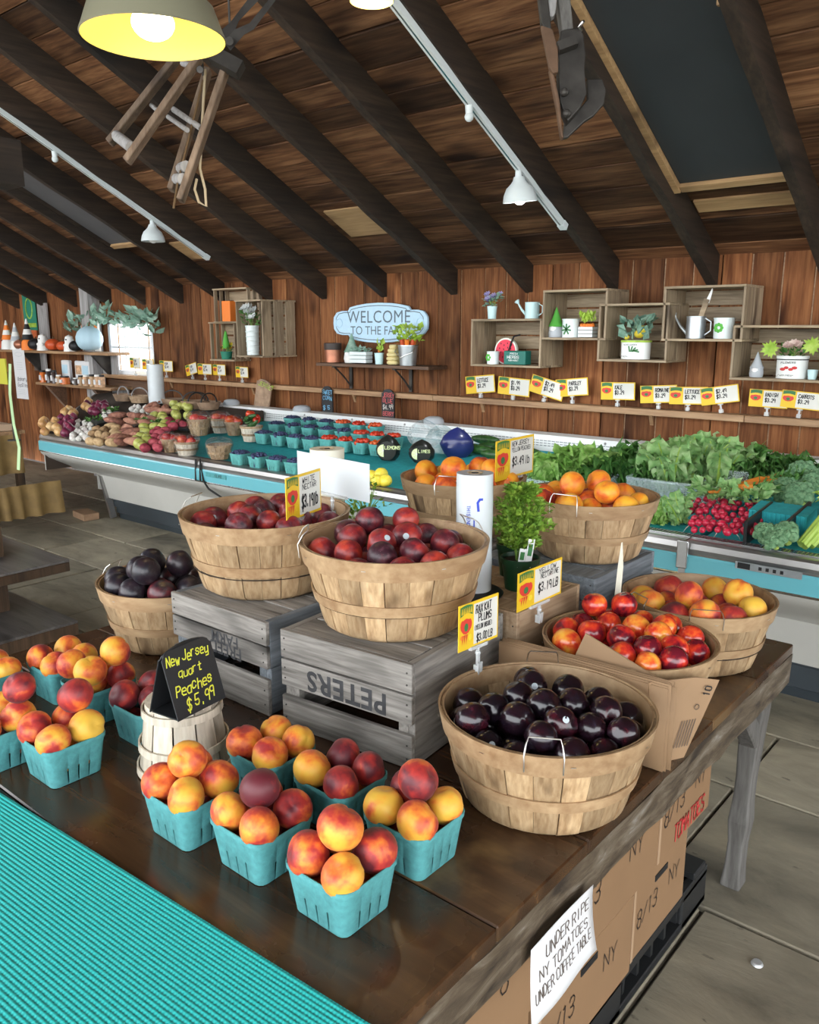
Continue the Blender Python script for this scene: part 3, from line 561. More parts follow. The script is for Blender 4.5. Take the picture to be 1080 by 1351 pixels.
# ---------------------------------------------------------------- pulp tills
def till_mesh(mat='pulp',wx=.138,wy=.131,h=.086,slits=True):
    def ring(a,b_,r,z):     # rounded rectangle with slit columns
        pts=[]; hx,hy=a/2-r,b_/2-r
        S=[-.60,-.51,-.045,.045,.51,.60]
        def side(p,q): return [(p[0]+(q[0]-p[0])*(t+1)/2,p[1]+(q[1]-p[1])*(t+1)/2) for t in [-1]+S+[1]]
        C=[(hx,-hy),(hx,hy),(-hx,hy),(-hx,-hy)]; NN=[(1,0),(0,1),(-1,0),(0,-1)]
        for k in range(4):
            p=C[k]; q=C[(k+1)%4]; n=NN[k]
            pts+=[(x+n[0]*r,y+n[1]*r) for x,y in side(p,q)]
            a0=math.atan2(n[1],n[0]); pts+=[(q[0]+r*math.cos(a0+t),q[1]+r*math.sin(a0+t)) for t in (math.pi/6,math.pi/3)]
        return [(x,y,z) for x,y in pts]
    kx=.80; lv=[(0,kx,.012),(.005,kx+.015,.014),(.42,kx+.085,.016),(.88,.965,.018),(.885,1.0,.02),(1,1.012,.02)]
    rings=[ring(wx*k,wy*k,r,t*h) for t,k,r in lv]; n=len(rings[0]); mb=MB(); vs=[p for r in rings for p in r]; fs=[]
    slit=set()
    for k in range(4):
        for c in (1,3,5): slit.add(k*10+c)
    for j in range(len(rings)-1):
        for i in range(n):
            if slits and j==1 and i in slit: continue
            fs.append((j*n+i,j*n+(i+1)%n,(j+1)*n+(i+1)%n,(j+1)*n+i))
    fs.append(tuple(range(n))[::-1]); mb.add(vs,fs); return mb.mesh('till',mat,True,35)
tm=till_mesh(); tm_small=till_mesh('pulp_far',.105,.105,.07,True)
def till(x,y,label,rz=0,me=None,z=TZ,cat='fruit basket',group=None,name='pulp_till',sc_=1):
    o=link(name,me or tm,None,(x,y,z+.001),(0,0,rz),sc_); m=o.modifiers.new('s','SOLIDIFY'); m.thickness=.0022; m.offset=-1
    return tag(o,label,cat,group)
# ---------------------------------------------------------------- fruit shapes (unit radius; objects are scaled)
def fruit_mesh(name,mat,cleft=.10,dim=.16,flat=.95,point=0,n=22,m=14,wob=.02,seed=1):
    rr=random.Random(seed); ph=rr.uniform(0,6); vs=[]; 
    for j in range(m+1):
        th=math.pi*j/m
        for i in range(n):
            a=2*math.pi*i/n; da=math.atan2(math.sin(a),math.cos(a))
            r=1-cleft*math.exp(-(da/.22)**2)*math.sin(th)**.6*(.4+.6*(1+math.cos(th))/2)
            r-=dim*math.exp(-(th/.33)**2)                      # stem hollow
            r+=point*math.exp(-((math.pi-th)/.3)**2)
            r+=wob*math.sin(2*a+ph)*math.sin(th)
            vs.append((r*math.sin(th)*math.cos(a),r*math.sin(th)*math.sin(a),r*math.cos(th)*flat))
    fs=[(j*n+i,(j+1)*n+i,(j+1)*n+(i+1)%n,j*n+(i+1)%n) for j in range(m) for i in range(n)]
    mb=MB().add(vs,fs); me=mb.mesh(name,mat,True,180); bm=bmesh.new(); bm.from_mesh(me); bmesh.ops.remove_doubles(bm,verts=bm.verts,dist=1e-4); bm.to_mesh(me); bm.free(); me.shade_smooth(); return me
FM={'peach':[fruit_mesh('peach','peach',.11,.2,.93,.03,seed=s) for s in (1,2,3)],
'orange_peach':[fruit_mesh('peach','orange_peach',.11,.2,.93,.02,seed=s) for s in (4,5)],
'nectarine':[fruit_mesh('nectarine','nectarine',.08,.16,.95,.04,seed=s) for s in (1,2)],
'red_plum':[fruit_mesh('plum','red_plum',.04,.12,.96,0,seed=s) for s in (1,2)],
'dark_plum':[fruit_mesh('plum','dark_plum',.045,.12,1.04,0,seed=s) for s in (3,4)],
'black_plum':[fruit_mesh('plum','black_plum',.03,.10,1.0,0,seed=s) for s in (5,6)]}
stk=MB().lathe([(.0,.02),(.20,.0)],12).mesh('sticker','sticker',True)
ORD=['first','second','third','fourth','fifth','sixth','seventh','eighth','ninth','tenth','eleventh','twelfth','thirteenth','fourteenth','fifteenth','sixteenth','seventeenth','eighteenth','nineteenth','twentieth','twenty-first','twenty-second','twenty-third','twenty-fourth','twenty-fifth','twenty-sixth','twenty-seventh','twenty-eighth','twenty-ninth','thirtieth']+['%s-%s'%(a,b_) for a in ('thirty','forty') for b_ in ('first','second','third','fourth','fifth','sixth','seventh','eighth','ninth')]
LBL={'peach':'peach','orange_peach':'orange peach','nectarine':'nectarine','red_plum':'red plum','dark_plum':'dark purple plum','black_plum':'black plum'}
def put_fruit(kind,p,r,blush,label,group,rr,sticker=False,name=None,cat=None):
    me=rr.choice(FM[kind]); o=link(name or {'peach':'peach','orange_peach':'peach','nectarine':'nectarine'}.get(kind,'plum'),me,None,p,(rr.uniform(-1.2,1.2),rr.uniform(-1.2,1.2),rr.uniform(0,6.28)),r)
    o.color=(blush,1,1,1); tag(o,label,cat or {'peach':'peach','orange_peach':'peach','nectarine':'nectarine'}.get(kind,'plum'),group)
    if sticker:
        d=(CAMP-Vector(p)).normalized()+Vector((rr.uniform(-.5,.5),rr.uniform(-.5,.5),rr.uniform(-.2,.4))); d.normalize()
        M=o.rotation_euler.to_matrix().inverted(); q=M@d; s=link('sticker',stk,o); s.location=q*1.0; s.rotation_euler=q.to_track_quat('Z','Y').to_euler(); s['label']='small pale fruit sticker'
    return o
def heap(kind,desc,cen,Rin,z0,bulge,pts,r,seed,zfloor,stickers=(),fill=True,square=False,fill_n=None,fr=None,wall=True):
    """pts: (px,py,blush[,extra z]); fruits lie on a gently domed heap inside a round (or square) container"""
    rr=random.Random(seed); cx,cy=cen; B=[]
    def dome(x,y):
        q=((x-cx)**2+(y-cy)**2)/(Rin*Rin); return z0+bulge*(1-q)
    for P in pts:
        px,py,bl=P[:3]; dz=P[3] if len(P)>3 else 0; d=ray(px,py); t=.3; pt=None
        while t<6:
            q=CAMP+d*t
            if q.z<=dome(q.x,q.y)+dz and (q.x-cx)**2+(q.y-cy)**2<(Rin*1.5)**2: pt=q; break
            t+=.003
        if pt is None:
            q=onz(px,py,z0); v=Vector((q.x-cx,q.y-cy)); v=v.normalized()*min(v.length,Rin-r); pt=Vector((cx+v.x,cy+v.y,z0))
        B.append([pt,r*rr.uniform(.95,1.06),bl,True])
    if fill:
        g=2.06*r; n=int(Rin/g)+1; zf=lambda x,y: dome(x,y)-1.45*r
        if square: F=[(cx+sx*r*.80,cy+sy*r*.76) for sx in(-1,1) for sy in(-1,1)]
        else: F=[(cx+(i+(j%2)*.5)*g,cy+j*g*.87) for i in range(-n,n+1) for j in range(-n-1,n+2)]
        for x,y in F:
            if square or (x-cx)**2+(y-cy)**2<(Rin*.93-r*1.05)**2: B.append([Vector((x,y,(zfloor+.036) if square else zf(x,y))),r*(.76 if square else .96),rr.uniform(.3,.9),False])
    for it in range(140):
        for i in range(len(B)):
            for j in range(i):
                a,b_=B[i],B[j]; d=a[0]-b_[0]; L=d.length; m=(a[1]+b_[1])*.985
                if L<m and L>1e-6:
                    e=d/L*(m-L); wa,wb=(1 if a[3] else 0),(1 if b_[3] else 0); s_=wa+wb
                    if s_: a[0]+=e*(wa/s_)*.6; b_[0]-=e*(wb/s_)*.6
        for a in B:
            if not a[3]: continue
            p=a[0]
            if square:
                lim=Rin-.001-a[1]*(.96-.3*min(1,max(0,(p.z-zfloor-.080)/.025)))
                p.x=min(max(p.x,cx-lim),cx+lim); p.y=min(max(p.y,cy-lim*.95),cy+lim*.95)
            else:
                v=Vector((p.x-cx,p.y-cy)); lim=Rin-a[1]
                if v.length>lim: v=v.normalized()*lim; p.x,p.y=cx+v.x,cy+v.y
            p.z=max(p.z-.0009,(zfloor+a[1]) if square else dome(p.x,p.y)-.5*a[1])
    vis=[a for a in B if a[3]]; pr=[pix(a[0]) for a in vis]; k=LBL.get(kind,kind)
    rank={i:n for n,i in enumerate(sorted(range(len(vis)),key=lambda i:pr[i][0]))}; topi=min(range(len(vis)),key=lambda i:pr[i][1]); vi=0
    for a in B:
        if a[3]:
            bl=a[2]; tone='' if kind!='peach' else ('yellow ' if bl<.3 else 'orange-red ' if bl<.62 else 'deep red '); n=rank[vi]
            w='leftmost' if n==0 else 'rightmost' if n==len(vis)-1 else 'topmost' if vi==topi else None
            lb=f'{w} {tone}{k} in {desc}' if w else f'{tone}{k}, {ORD[n]} from left, in {desc}'
            put_fruit(kind,a[0],a[1],bl,lb,f'{k} heap in {desc}'[:70],rr,vi in stickers); vi+=1
        else: put_fruit(kind,a[0],a[1],a[2],f'half-hidden lower-layer {k} in {desc}',f'{k} heap in {desc}'[:70],rr)
    return dome
# pulp tills full of peaches: centre, description, fruit seen in the photo
TILLS=[
('A',(-1.182,.785),'the pulp till before the upturned basket',[(207,1031,.45),(243,1042,.25),(295,1026,.42),(251,1012,.5,.035),(252,990,.42)]),
('B',(-1.011,.808),'the second pulp till of the front row',[(307,1074,.55),(351,1040,.95,.035),(328,1032,.85),(362,1080,.5),(394,1070,.75)]),
('C',(-.822,.811),'the pulp till nearest the camera',[(435,1142,.25),(403,1124,.6),(451,1096,.35,.035),(438,1077,.15),(499,1126,.95,-.01)]),
('D',(-.819,.985),'the pulp till beside the dark plum basket',[(509,1070,.15),(532,1031,.95),(550,1040,.85,.035),(566,1084,.5),(581,1062,.2,-.01)]),
('E',(-1.180,.975),'the pulp till against the PETERS crate',[(313,982,.5),(349,958,.32),(390,980,.35),(357,996,.3)]),
('F',(-1.002,.990),'the middle till behind the front row',[(406,1028,.12),(439,998,.8),(454,1028,.7),(483,1017,.97)]),
('G',(-1.556,.735),'the front pulp till of the left cluster',[(83,970,.6),(48,957,.45),(88,939,.55),(118,930,.75),(124,961,.12)]),
('H',(-1.708,.665),'the pulp till at the left picture edge',[(17,944,.95),(26,918,.8),(67,922,.35),(16,898,.25),(50,909,.1)]),
('I',(-1.915,.925),'the back pulp till beside the wooden bench',[(47,868,.5),(71,875,.4),(82,847,.3),(51,844,.35)]),
('J',(-1.745,.925),'the middle till of the left cluster',[(123,898,.15),(94,894,.7),(129,868,.55),(118,857,.75),(152,868,.25),(157,893,.4)]),
('K',(-1.557,.940),'the pulp till behind the chalkboard sign',[(157,926,1.0),(178,905,.85),(187,920,.9)]),
('L',(-1.995,.770),'the rear pulp till at the left picture edge',[(19,835,.5),(14,860,.2),(6,879,.35)])]
for nm,c,desc,pts in TILLS:
    till(c[0],c[1],'turquoise moulded '+desc.replace('the ','',1)+', heaped with peaches',0,group='turquoise pulp tills of peaches')
    heap('peach',desc,c,.067,TZ+.078,.030,pts,.0350 if nm!='L' else .033,ord(nm),TZ+.004,square=True)
# ---------------------------------------------------------------- round split-wood baskets
NS=24
def basket_meshes(stave='stave',hoop='hoop',R=.207,H=.187):
    prof=[(.60,.000),(.70,.002),(.765,.012),(.80,.035),(.86,.085),(.93,.135),(.985,.187)]
    def st(i):
        rr=random.Random(i); mb=MB(); w=math.pi/NS*(.945 if i%2 else .985); vs=[]; n=4; lift=.0018*(i%2)
        for r,z in prof:
            for k in range(n+1):
                a=-w+2*w*k/n; vs.append(((r*R+lift)*math.cos(a),(r*R+lift)*math.sin(a),z*H/.187))
        for r,z in prof:
            for k in range(n+1):
                a=-w+2*w*k/n; vs.append(((r*R-.003)*math.cos(a),(r*R-.003)*math.sin(a),z*H/.187+(.002 if z<.003 else 0)))
        m=len(prof); q=n+1; o=m*q; fs=[]
        for j in range(m-1):
            for k in range(n):
                fs.append((j*q+k,j*q+k+1,(j+1)*q+k+1,(j+1)*q+k)); fs.append((o+j*q+k,o+(j+1)*q+k,o+(j+1)*q+k+1,o+j*q+k+1))
            fs.append((j*q,(j+1)*q,o+(j+1)*q,o+j*q)); fs.append((j*q+n,o+j*q+n,o+(j+1)*q+n,(j+1)*q+n))
        for k in range(n): fs.append(((m-1)*q+k,(m-1)*q+k+1,o+(m-1)*q+k+1,o+(m-1)*q+k)); fs.append((k,o+k,o+k+1,k+1))
        return mb.add(vs,fs).mesh('stave',stave,True,50)
    def band(z0,z1,t,dr,inside=False):
        def rad(z):
            for (r0,a),(r1,b_) in zip(prof,prof[1:]):
                if a<=z<=b_: return (r0+(r1-r0)*(z-a)/(b_-a))*R
            return prof[-1][0]*R
        ra,rb=rad(z0),rad(z1); s=-1 if inside else 1; o=dr*s
        return MB().lathe([(ra+o,z0),(rb+o,z1),(rb+o+s*t,z1),(ra+o+s*t,z0),(ra+o,z0)],56).mesh('hoop',hoop,True,50)
    return dict(st=[st(i) for i in range(4)],rim=band(.148,.190,.0042,.0018),rim_in=band(.155,.188,.0025,.0032,True),mid=band(.066,.090,.0036,.0020),base=MB().lathe([(.0005,.004),(.62*R,.004),(.62*R,.009),(.0005,.009)],40).mesh('base',stave))
BM=basket_meshes()
staple=MB().box((0,0,0),(.001,.009,.0012)).mesh('staple','wire')
def bail(R,H,a,h,w,lean):
    P=lambda t,rr_,z:(rr_*math.cos(a+t),rr_*math.sin(a+t),z); ro=R*.985+.006
    return MB().tube([P(-w,ro,H-.028),P(-w,ro+.003,H+.002),P(-w*.98,ro-lean*.4,H+h*.7),P(-w*.9,ro-lean,H+h),P(w*.9,ro-lean,H+h),P(w*.98,ro-lean*.4,H+h*.7),P(w,ro+.003,H+.002),P(w,ro,H-.028)],.0014,6)
def basket(x,y,z,label,s=1.0,bails=((.5,.035,.16,.012),),rz=0,R=.207,H=.187,parts=BM,liner=None,group='round split-wood bushel baskets of fruit'):
    t=thing('bushel_basket',label,'basket',(x,y,z),(0,0,rz),group,s)
    for i in range(NS): link('stave',parts['st'][(i*7+i//3)%4],t,None,(0,0,2*math.pi*i/NS))
    link('rim_hoop',parts['rim'],t); link('rim_hoop',parts['rim_in'],t); link('middle_hoop',parts['mid'],t); link('base',parts['base'],t)
    for k in range(8):
        a=2*math.pi*k/8+.2; link('staple',staple,t,((R*.985+.006)*math.cos(a),(R*.985+.006)*math.sin(a),.172),(0,0,a))
    for a,h,w,l in bails: bail(R,H,a-rz,h,w,l).build('wire_handle','wire',t,smooth=True)
    if liner is not None:
        z0,bul=liner; n=7; R2=R*.86; pr=[(max(.0005,R2*k/n),z0+bul*(1-(k/n)**2)) for k in range(n+1)]
        MB().lathe(pr,28).build('liner','liner_dark',t,smooth=True)  # added false bottom under the fruit, coloured dark for the shade between them
    return t
def conv(lst,x0,y0,s,sy=None): return [(x0+q[0]/s,y0+q[1]/(sy or s),q[2] if len(q)>2 else .5)+tuple(q[3:]) for q in lst]
def full_basket(x,y,z,kind,desc,label,pts,r,seed,bulge,fillz,s=1.0,bails=(),stickers=(),hd=.187):
    z0=z+fillz
    basket(x,y,z,label,s,bails,seed*.7,liner=((fillz-2.5*r)/s,bulge/s))
    heap(kind,desc,(x,y),.190*s,z0,bulge,pts,r,seed,z,stickers)
CZ=.985
full_basket(-.752,1.305,TZ,'dark_plum','the front basket','round wooden bushel basket of dark purple plums at the front of the table',
 conv([(257,348,.5,.02),(128,402,.6),(165,445,.7),(87,473,.6),(250,430,.7),(325,390,.6),(402,390,.8),(398,460,.5),(318,490,.2),(475,425,.7),(432,505,.4),(520,510,.3),(530,460,.6),(590,510,.6),(235,505,.5),(280,545,.7),(205,530,.7),(340,545,.4),(370,555,.3),(120,515,.3),(330,440,.7),(450,545,.3),(550,550,.4)],570,730,2.16),.0315,21,.035,.158,1.0,((-1.05,.028,.16,.02),(2.15,.035,.16,.02)),(0,3,5,8,16))
full_basket(-.795,1.755,TZ,'nectarine','the basket behind the paper bags','round wooden bushel basket of red nectarines behind the paper bags',
 conv([(367,215,.7),(437,190,.65),(395,170,.8),(470,235,.8),(535,208,.4),(500,190,.7),(550,170,.8),(610,190,.6),(598,215,.4),(655,225,.55),(690,215,.8),(640,250,.4),(600,270,.95),(535,260,.7),(715,285,.7),(735,255,.8),(675,302,.85),(570,303,.3),(375,260,.3),(530,280,.7),(760,285,.75)],570,730,2.16),.033,22,.035,.158,.975,(),())
full_basket(-.792,2.178,TZ,'peach','the basket at the far table corner','round wooden bushel basket of peaches at the far right corner of the table',
 conv([(580,125,.45),(617,68,.65),(695,152,.75),(770,145,.45),(790,85,.2),(843,110,.2),(838,165,.4),(900,150,.15),(650,125,.5),(775,185,.5)],570,730,2.16),.040,23,.045,.160,.975,((-1.1,.02,.2,.015),(-2.1,.02,.18,.015)),())
full_basket(-1.151,2.205,CZ,'orange_peach','the basket on the dark blue crate','round wooden bushel basket of peaches on the dark blue-grey crate at back right',
 conv([(85,258,.4),(95,310,1.0),(175,265,.35),(215,228,.5),(203,315,.15),(245,270,.4),(315,310,.45),(330,275,.3),(400,325,.2),(395,350,.2),(280,270,.5),(30,265,.4)],690,540,2.769),.038,24,.05,.163,.97,((-1.45,.03,.2,.01),),())
full_basket(-1.208,1.381,CZ,'red_plum','the basket on the PETERS crate','round wooden bushel basket of red plums standing on the crate stencilled PETERS',
 conv([(405,165,.8),(375,135,.8),(320,205,.5),(335,240,.2),(405,220,.3),(490,245,.95),(390,260,.6),(545,180,.4),(530,135,.5),(630,160,.3),(628,238,.6),(705,165,.6),(800,210,.9),(725,235,.3),(695,270,.15),(555,285,.3),(250,240,.3),(700,215,.6)],350,650,3.086),.034,25,.04,.152,1.04,((-2.35,.03,.17,.02),(1.2,.03,.17,.02)),(4,6,7))
full_basket(-1.655,1.378,CZ,'red_plum','the basket on the FREED FARM crate','round wooden bushel basket of red plums standing on the weathered crate at left',
 conv([(175,445,.6),(270,492,.9),(340,430,.3),(375,475,.7),(455,420,.8),(490,390,.35),(530,385,.4),(490,465,.5),(520,475,.35),(560,420,.25),(680,450,.5),(720,445,.7),(180,495,.4),(420,455,.5),(600,450,.5)],220,560,3.6),.035,26,.03,.150,1.06,((-2.7,.03,.17,.02),),(0,))
full_basket(-1.605,2.184,CZ,'orange_peach','the basket behind the plastic bag roll','round wooden bushel basket of orange peaches behind the plastic bag roll',
 conv([(258,243,.35),(335,210,.3),(415,230,.3),(358,275,.3),(517,185,.2),(440,305,.7),(590,215,.6),(640,225,.5),(665,290,.6),(690,260,.5),(740,280,.4)],480,560,3.857),.04,27,.05,.172,1.0,((-1.2,.03,.17,.02),),())
full_basket(-2.035,1.33,TZ,'black_plum','the basket at the left of the crates','round wooden bushel basket of black plums left of the weathered crates',
 conv([(540,255,.8),(475,240,.8),(645,195,.8),(770,145,.8),(870,185,.6),(760,250,.8),(815,235,.7),(648,322,.8),(765,322,.15)],0,700,3.6),.04,28,.055,.185,1.0,((-2.75,.03,.17,.02),),())
# ---------------------------------------------------------------- fruit crates
def crate(x0,y0,w,d,h,rz,label,matx,maty,slats,stencil=None,topslats=True,name='fruit_crate'):
    """front left bottom corner at x0,y0; slats: list of (z0,z1) on the front and back"""
    t=thing(name,label,'crate',(x0,y0,TZ+.001),(0,0,rz))
    for z0,z1 in slats:
        bev(MB().box((w/2,.006,(z0+z1)/2),(w,.012,z1-z0)).build('slat',matx,t),.0015)
        bev(MB().box((w/2,d-.006,(z0+z1)/2),(w,.012,z1-z0)).build('slat',matx,t),.0015)
    for sx in (.0095,w-.0095):
        n=2
        for k in range(n): bev(MB().box((sx,d/2,h*(k+.5)/n),(.018,d-.026,h/n-.002)).build('end_panel',maty,t),.0015)
    for cx in (.03,w-.03):
        for cy in (.022,d-.022): MB().box((cx,cy,h/2-.004),(.024,.018,h-.014)).build('corner_post',maty,t)
    if topslats:
        n=4; g=.006; ww=(d-.026-g*(n-1))/n
        for k in range(n): bev(MB().box((w/2,.013+ww*(k+.5)+g*k,h-.0055),(w-.04,ww,.010)).build('top_slat',matx,t),.0015)
    for z0,z1 in slats:
        for ex in (.012,w-.012):
            for q in (.3,.7): MB().cyl((ex,-.001,z0+(z1-z0)*q),(ex,.004,z0+(z1-z0)*q),.0022,.0022,6).build('nail','iron',t)
    return t
SL=[(0,.075),(.100,.163),(.168,.234)]
pc=crate(-1.366,1.166,.364,.385,.234,R_(5.2),'weathered grey slatted crate with stencilled word PETERS upside down','crate_grey','crate_grey_y',SL)
rot180=Matrix.Rotation(math.pi/2,4,'X')@Matrix.Rotation(math.pi,4,'Z')
font('PETERS',.066,'stencil',pc,Matrix.Translation((.190,-.0006,.132))@rot180,offset=.0018,space=1.08)
fc=crate(-1.79,1.166,.37,.40,.234,R_(0.5),'weathered grey slatted crate with stencilled words FREED FARM upside down','crate_grey','crate_blue',[(0,.09),(.118,.172),(.176,.234)])
font('FREED',.045,'stencil',fc,Matrix.Translation((.215,-.0006,.131))@rot180,offset=.0008)
font('FARM',.042,'stencil',fc,Matrix.Translation((.215,-.0006,.158))@rot180,offset=.0008)
crate(-1.375,1.600,.365,.305,.234,0,'pale tan wooden crate holding the herb pot and bag roll','crate_tan','crate_tan',[(0,.112),(.118,.234)])
crate(-1.385,1.968,.385,.385,.234,0,'dark blue-grey wooden crate under the peach basket at back right','crate_blue','crate_blue',SL)
crate(-1.80,2.0,.38,.38,.234,0,'grey crate mostly hidden under the orange peach basket','crate_grey','crate_grey_y',SL)
crate(-2.05,1.60,.40,.36,.234,0,'hidden grey crate under the cream roll and small herb pot','crate_grey','crate_grey_y',SL)
# ---------------------------------------------------------------- upturned little basket and chalkboard
MBk=basket_meshes('pale_stave','pale_stave',.098,.187)
t=thing('upturned_basket','small pale slatted basket turned upside down under the chalkboard sign','basket',(-1.385,.912,TZ),None)
prof=[(.098,0),(.066,.15)]
for i in range(11):
    a=2*math.pi*i/11; w=2*math.pi/11*.46; vs=[]
    for r,z in ((.094,0.0),(.089,.04),(.082,.09),(.074,.15)):
        for k in range(4): q=-w+2*w*k/3; vs.append((r*math.cos(q),r*math.sin(q),z))
    for r,z in ((.091,0.0),(.086,.04),(.079,.09),(.071,.15)):
        for k in range(4): q=-w+2*w*k/3; vs.append((r*math.cos(q),r*math.sin(q),z))
    fs=[]
    for j in range(3):
        for k in range(3): fs+= [(j*4+k,j*4+k+1,j*4+k+5,j*4+k+4),(16+j*4+k,16+j*4+k+4,16+j*4+k+5,16+j*4+k+1)]
        fs+=[(j*4,j*4+4,20+j*4,16+j*4),(j*4+3,19+j*4,23+j*4,j*4+7)]
    MB().add(vs,fs).build('stave','pale_stave',t,None,(0,0,a),True,50)
for z,r in ((.012,.0955),(.062,.0895),(.135,.0795)): MB().lathe([(r,z-.008),(r-.001,z+.008),(r+.0025,z+.008),(r+.0035,z-.008),(r,z-.008)],40).build('hoop','pale_stave',t,smooth=True,angle=50)
MB().lathe([(.0005,.147),(.074,.147),(.074,.153),(.0005,.153)],32).build('bottom_board','pale_stave',t)
ch=thing('chalkboard_sign','black tent chalkboard lettered New Jersey quart Peaches $5.99 on an upturned basket','sign',(-1.345,.900,TZ+.1535),(0,0,R_(98)))
def arch(w,h,k=.018):
    pts=[(-w/2,0),(w/2,0),(w/2,h-.02)]; pts+=[(w/2*.93*math.cos(a),h-.02+k*math.sin(a)+.004) for a in [i*math.pi/10 for i in range(11)]]; pts+=[(-w/2,h-.02)]; return pts
TL=R_(17)
for s_,nm in ((1,'front_leaf'),(-1,'back_leaf')):
    o=MB().prism(arch(.13,.142),-.0015,.0015,'y').build(nm,'chalkboard',ch,(0,-.040*s_+0.0,0),(-TL*s_,0,0)); bev(o,.0008)
    if s_==1:
        lettering([('New Jersey',-.058,.106,.0185,.0085),('quart',-.036,.078,.016,.009),('Peaches',-.053,.046,.020,.010),('$ 5.99',-.036,.013,.021,.010)],'chalk_yellow',o,lambda x,y:(x,-.0021,y),'chalk_lettering',thick=.13,jit=.18,seed=5,slant=.2)
MB().box((0,0,.002),(.126,.07,.003)).build('base_leaf','chalkboard',ch)
# ---------------------------------------------------------------- price signs
def sign_face(t,w,h,lines,seed=1,blank=False,small=False):
    f=lambda x,y:(x-w/2,-.0018,y)
    MB().box((0,0,h/2),(w,.002,h)).build('card_backing','card_yellow' if not blank else 'white_card',t)
    if blank: return
    MB().box((w*.17,-.0012,h/2),(w*.60,.0006,h*.88)).build('card_face','card',t)
    # emblem: green banner over red peppers
    g=MB(); n=9; pts=[]
    for i in range(n): x=w*.03+w*.30*i/(n-1); pts.append((x,h*.74+h*.06*math.sin(i/(n-1)*math.pi)))
    for i in range(n): x=w*.33-w*.30*i/(n-1); pts.append((x,h*.95+h*.03*math.sin(i/(n-1)*math.pi)))
    g.add([f(x,y) for x,y in pts],[tuple(range(len(pts)))]); g.build('emblem_banner','logo_green',t)
    if not small:
        rr=random.Random(3); mb=MB()
        for i in range(6):
            x=w*(.055+.045*i); ribbon(mb,[[(x,h*.80),(x+w*.012,h*.92)],[(x+w*.02,h*.80),(x+w*.012,h*.90)]],h*.018,f=lambda a,b_:(a-w/2,-.0024,b_))
        mb.build('emblem_letters','card_yellow',t)
    def disc(cx,cy,rx,ry,mat,nm,dy=0):
        m_=12; MB().add([(cx+rx*math.cos(2*math.pi*i/m_)-w/2,-.0020-dy,cy+ry*math.sin(2*math.pi*i/m_)) for i in range(m_)],[tuple(range(m_))]).build(nm,mat,t)
    disc(w*.17,h*.52,w*.125,h*.17,'logo_red','emblem_pepper'); disc(w*.08,h*.55,w*.05,h*.12,'logo_red','emblem_pepper',.0001); disc(w*.26,h*.55,w*.05,h*.12,'logo_red','emblem_pepper',.0002); 
    if not small:
        for q in range(3):
            x=w*(.09+.05*q); MB().add([(x-w*.018-w/2,-.0021,h*.34),(x+w*.025-w/2,-.0021,h*.34),(x-w*.02-w/2,-.0021,h*.12)],[(0,1,2)]).build('emblem_carrot','logo_red',t)
        disc(w*.27,h*.26,w*.045,h*.075,'flower_yellow','emblem_lemon',.0003); disc(w*.06,h*.30,w*.03,h*.05,'orange_paint','emblem_orange',.0003)
    disc(w*.17,h*.5,w*.05,h*.09,'logo_green','emblem_leaf',.0004)
    lettering([(s,w*x,h*y,h*hh,w*ww) for s,x,y,hh,ww in lines],'ink',t,lambda x,y:(x-w/2,-.0021,y),'lettering',thick=.15 if not small else .2,jit=.07,seed=seed)
def clip(t,w,h,drop,small=False):
    mb=MB(); mb.box((0,0,-.002),(w*.42,.008,.008)).cyl((0,0,-.004),(0,0,-.014),.004,.004,8).box((0,0,-.5*(drop+.012)),(.007,.006,drop-.014)); mb.sphere((0,0,-.018),.0065,8,6).box((-.004,0,-drop+.004),(.004,.014,.02)).box((.004,0,-drop+.004),(.004,.014,.02)); mb.box((0,-.006,-drop+.01),(.014,.003,.022))
    mb.build('clip','clip_clear',t)
def price_sign(TLp,TRp,BLp,base,yaw,lines,label,drop=None,blank=False,seed=1):
    n=Vector((math.sin(yaw),-math.cos(yaw),0)); a=onplane(*TLp,base,n); b_=onplane(*TRp,base,n); c=onplane(*BLp,base,n)
    u=Vector((math.cos(yaw),math.sin(yaw),0)); w=abs((b_-a).dot(u)); h=abs(a.z-c.z); mid=(a+b_)/2; roll=math.atan2(b_.z-a.z,w)
    pos=Vector((mid.x,mid.y,(a.z+b_.z)/2-h)); 
    t=thing('price_sign',label,'sign',pos,Euler((0,0,yaw)),'tabletop price signs')
    sign_face(t,w,h,lines,seed,blank); clip(t,w,h,drop if drop else pos.z-base[2]); return t
price_sign((605,800),(657,782),(607,860),(-.949,1.37,.937),R_(86),[('RAX KAT',.41,.73,.17,.045),('PLUMS',.48,.52,.16,.05),('(YELLOW INSIDE)',.39,.36,.10,.022),('$3.00 LB',.44,.10,.16,.04)],'yellow-bordered price card reading RAX KAT PLUMS clipped beside the front basket')
price_sign((683,757),(741,735),(686,806),(-.990,1.655,.987),R_(89),[('YELLOW',.45,.80,.12,.05),('NECTARINE',.50,.64,.13,.034),('$3.19 LB',.45,.30,.22,.045)],'yellow-bordered price card reading YELLOW NECTARINE on the tan crate',drop=.045)
price_sign((376,632),(422,617),(379,690),(-1.50,1.245,1.19),R_(106),[('WHITE',.45,.78,.12,.055),('NECTAR',.45,.62,.12,.05),('$3.19lb',.42,.2,.28,.05)],'yellow-bordered price card reading $3.19lb over the left plum basket',drop=.05)
price_sign((654,583),(704,572),(655,636),(-1.44,2.02,1.18),R_(93),[('NEW JERSEY',.40,.80,.11,.035),('YELLOW PEACHES',.40,.65,.10,.027),('$3.49 lb',.42,.30,.2,.045)],'yellow-bordered price card over the orange peach basket at the back',drop=.05)
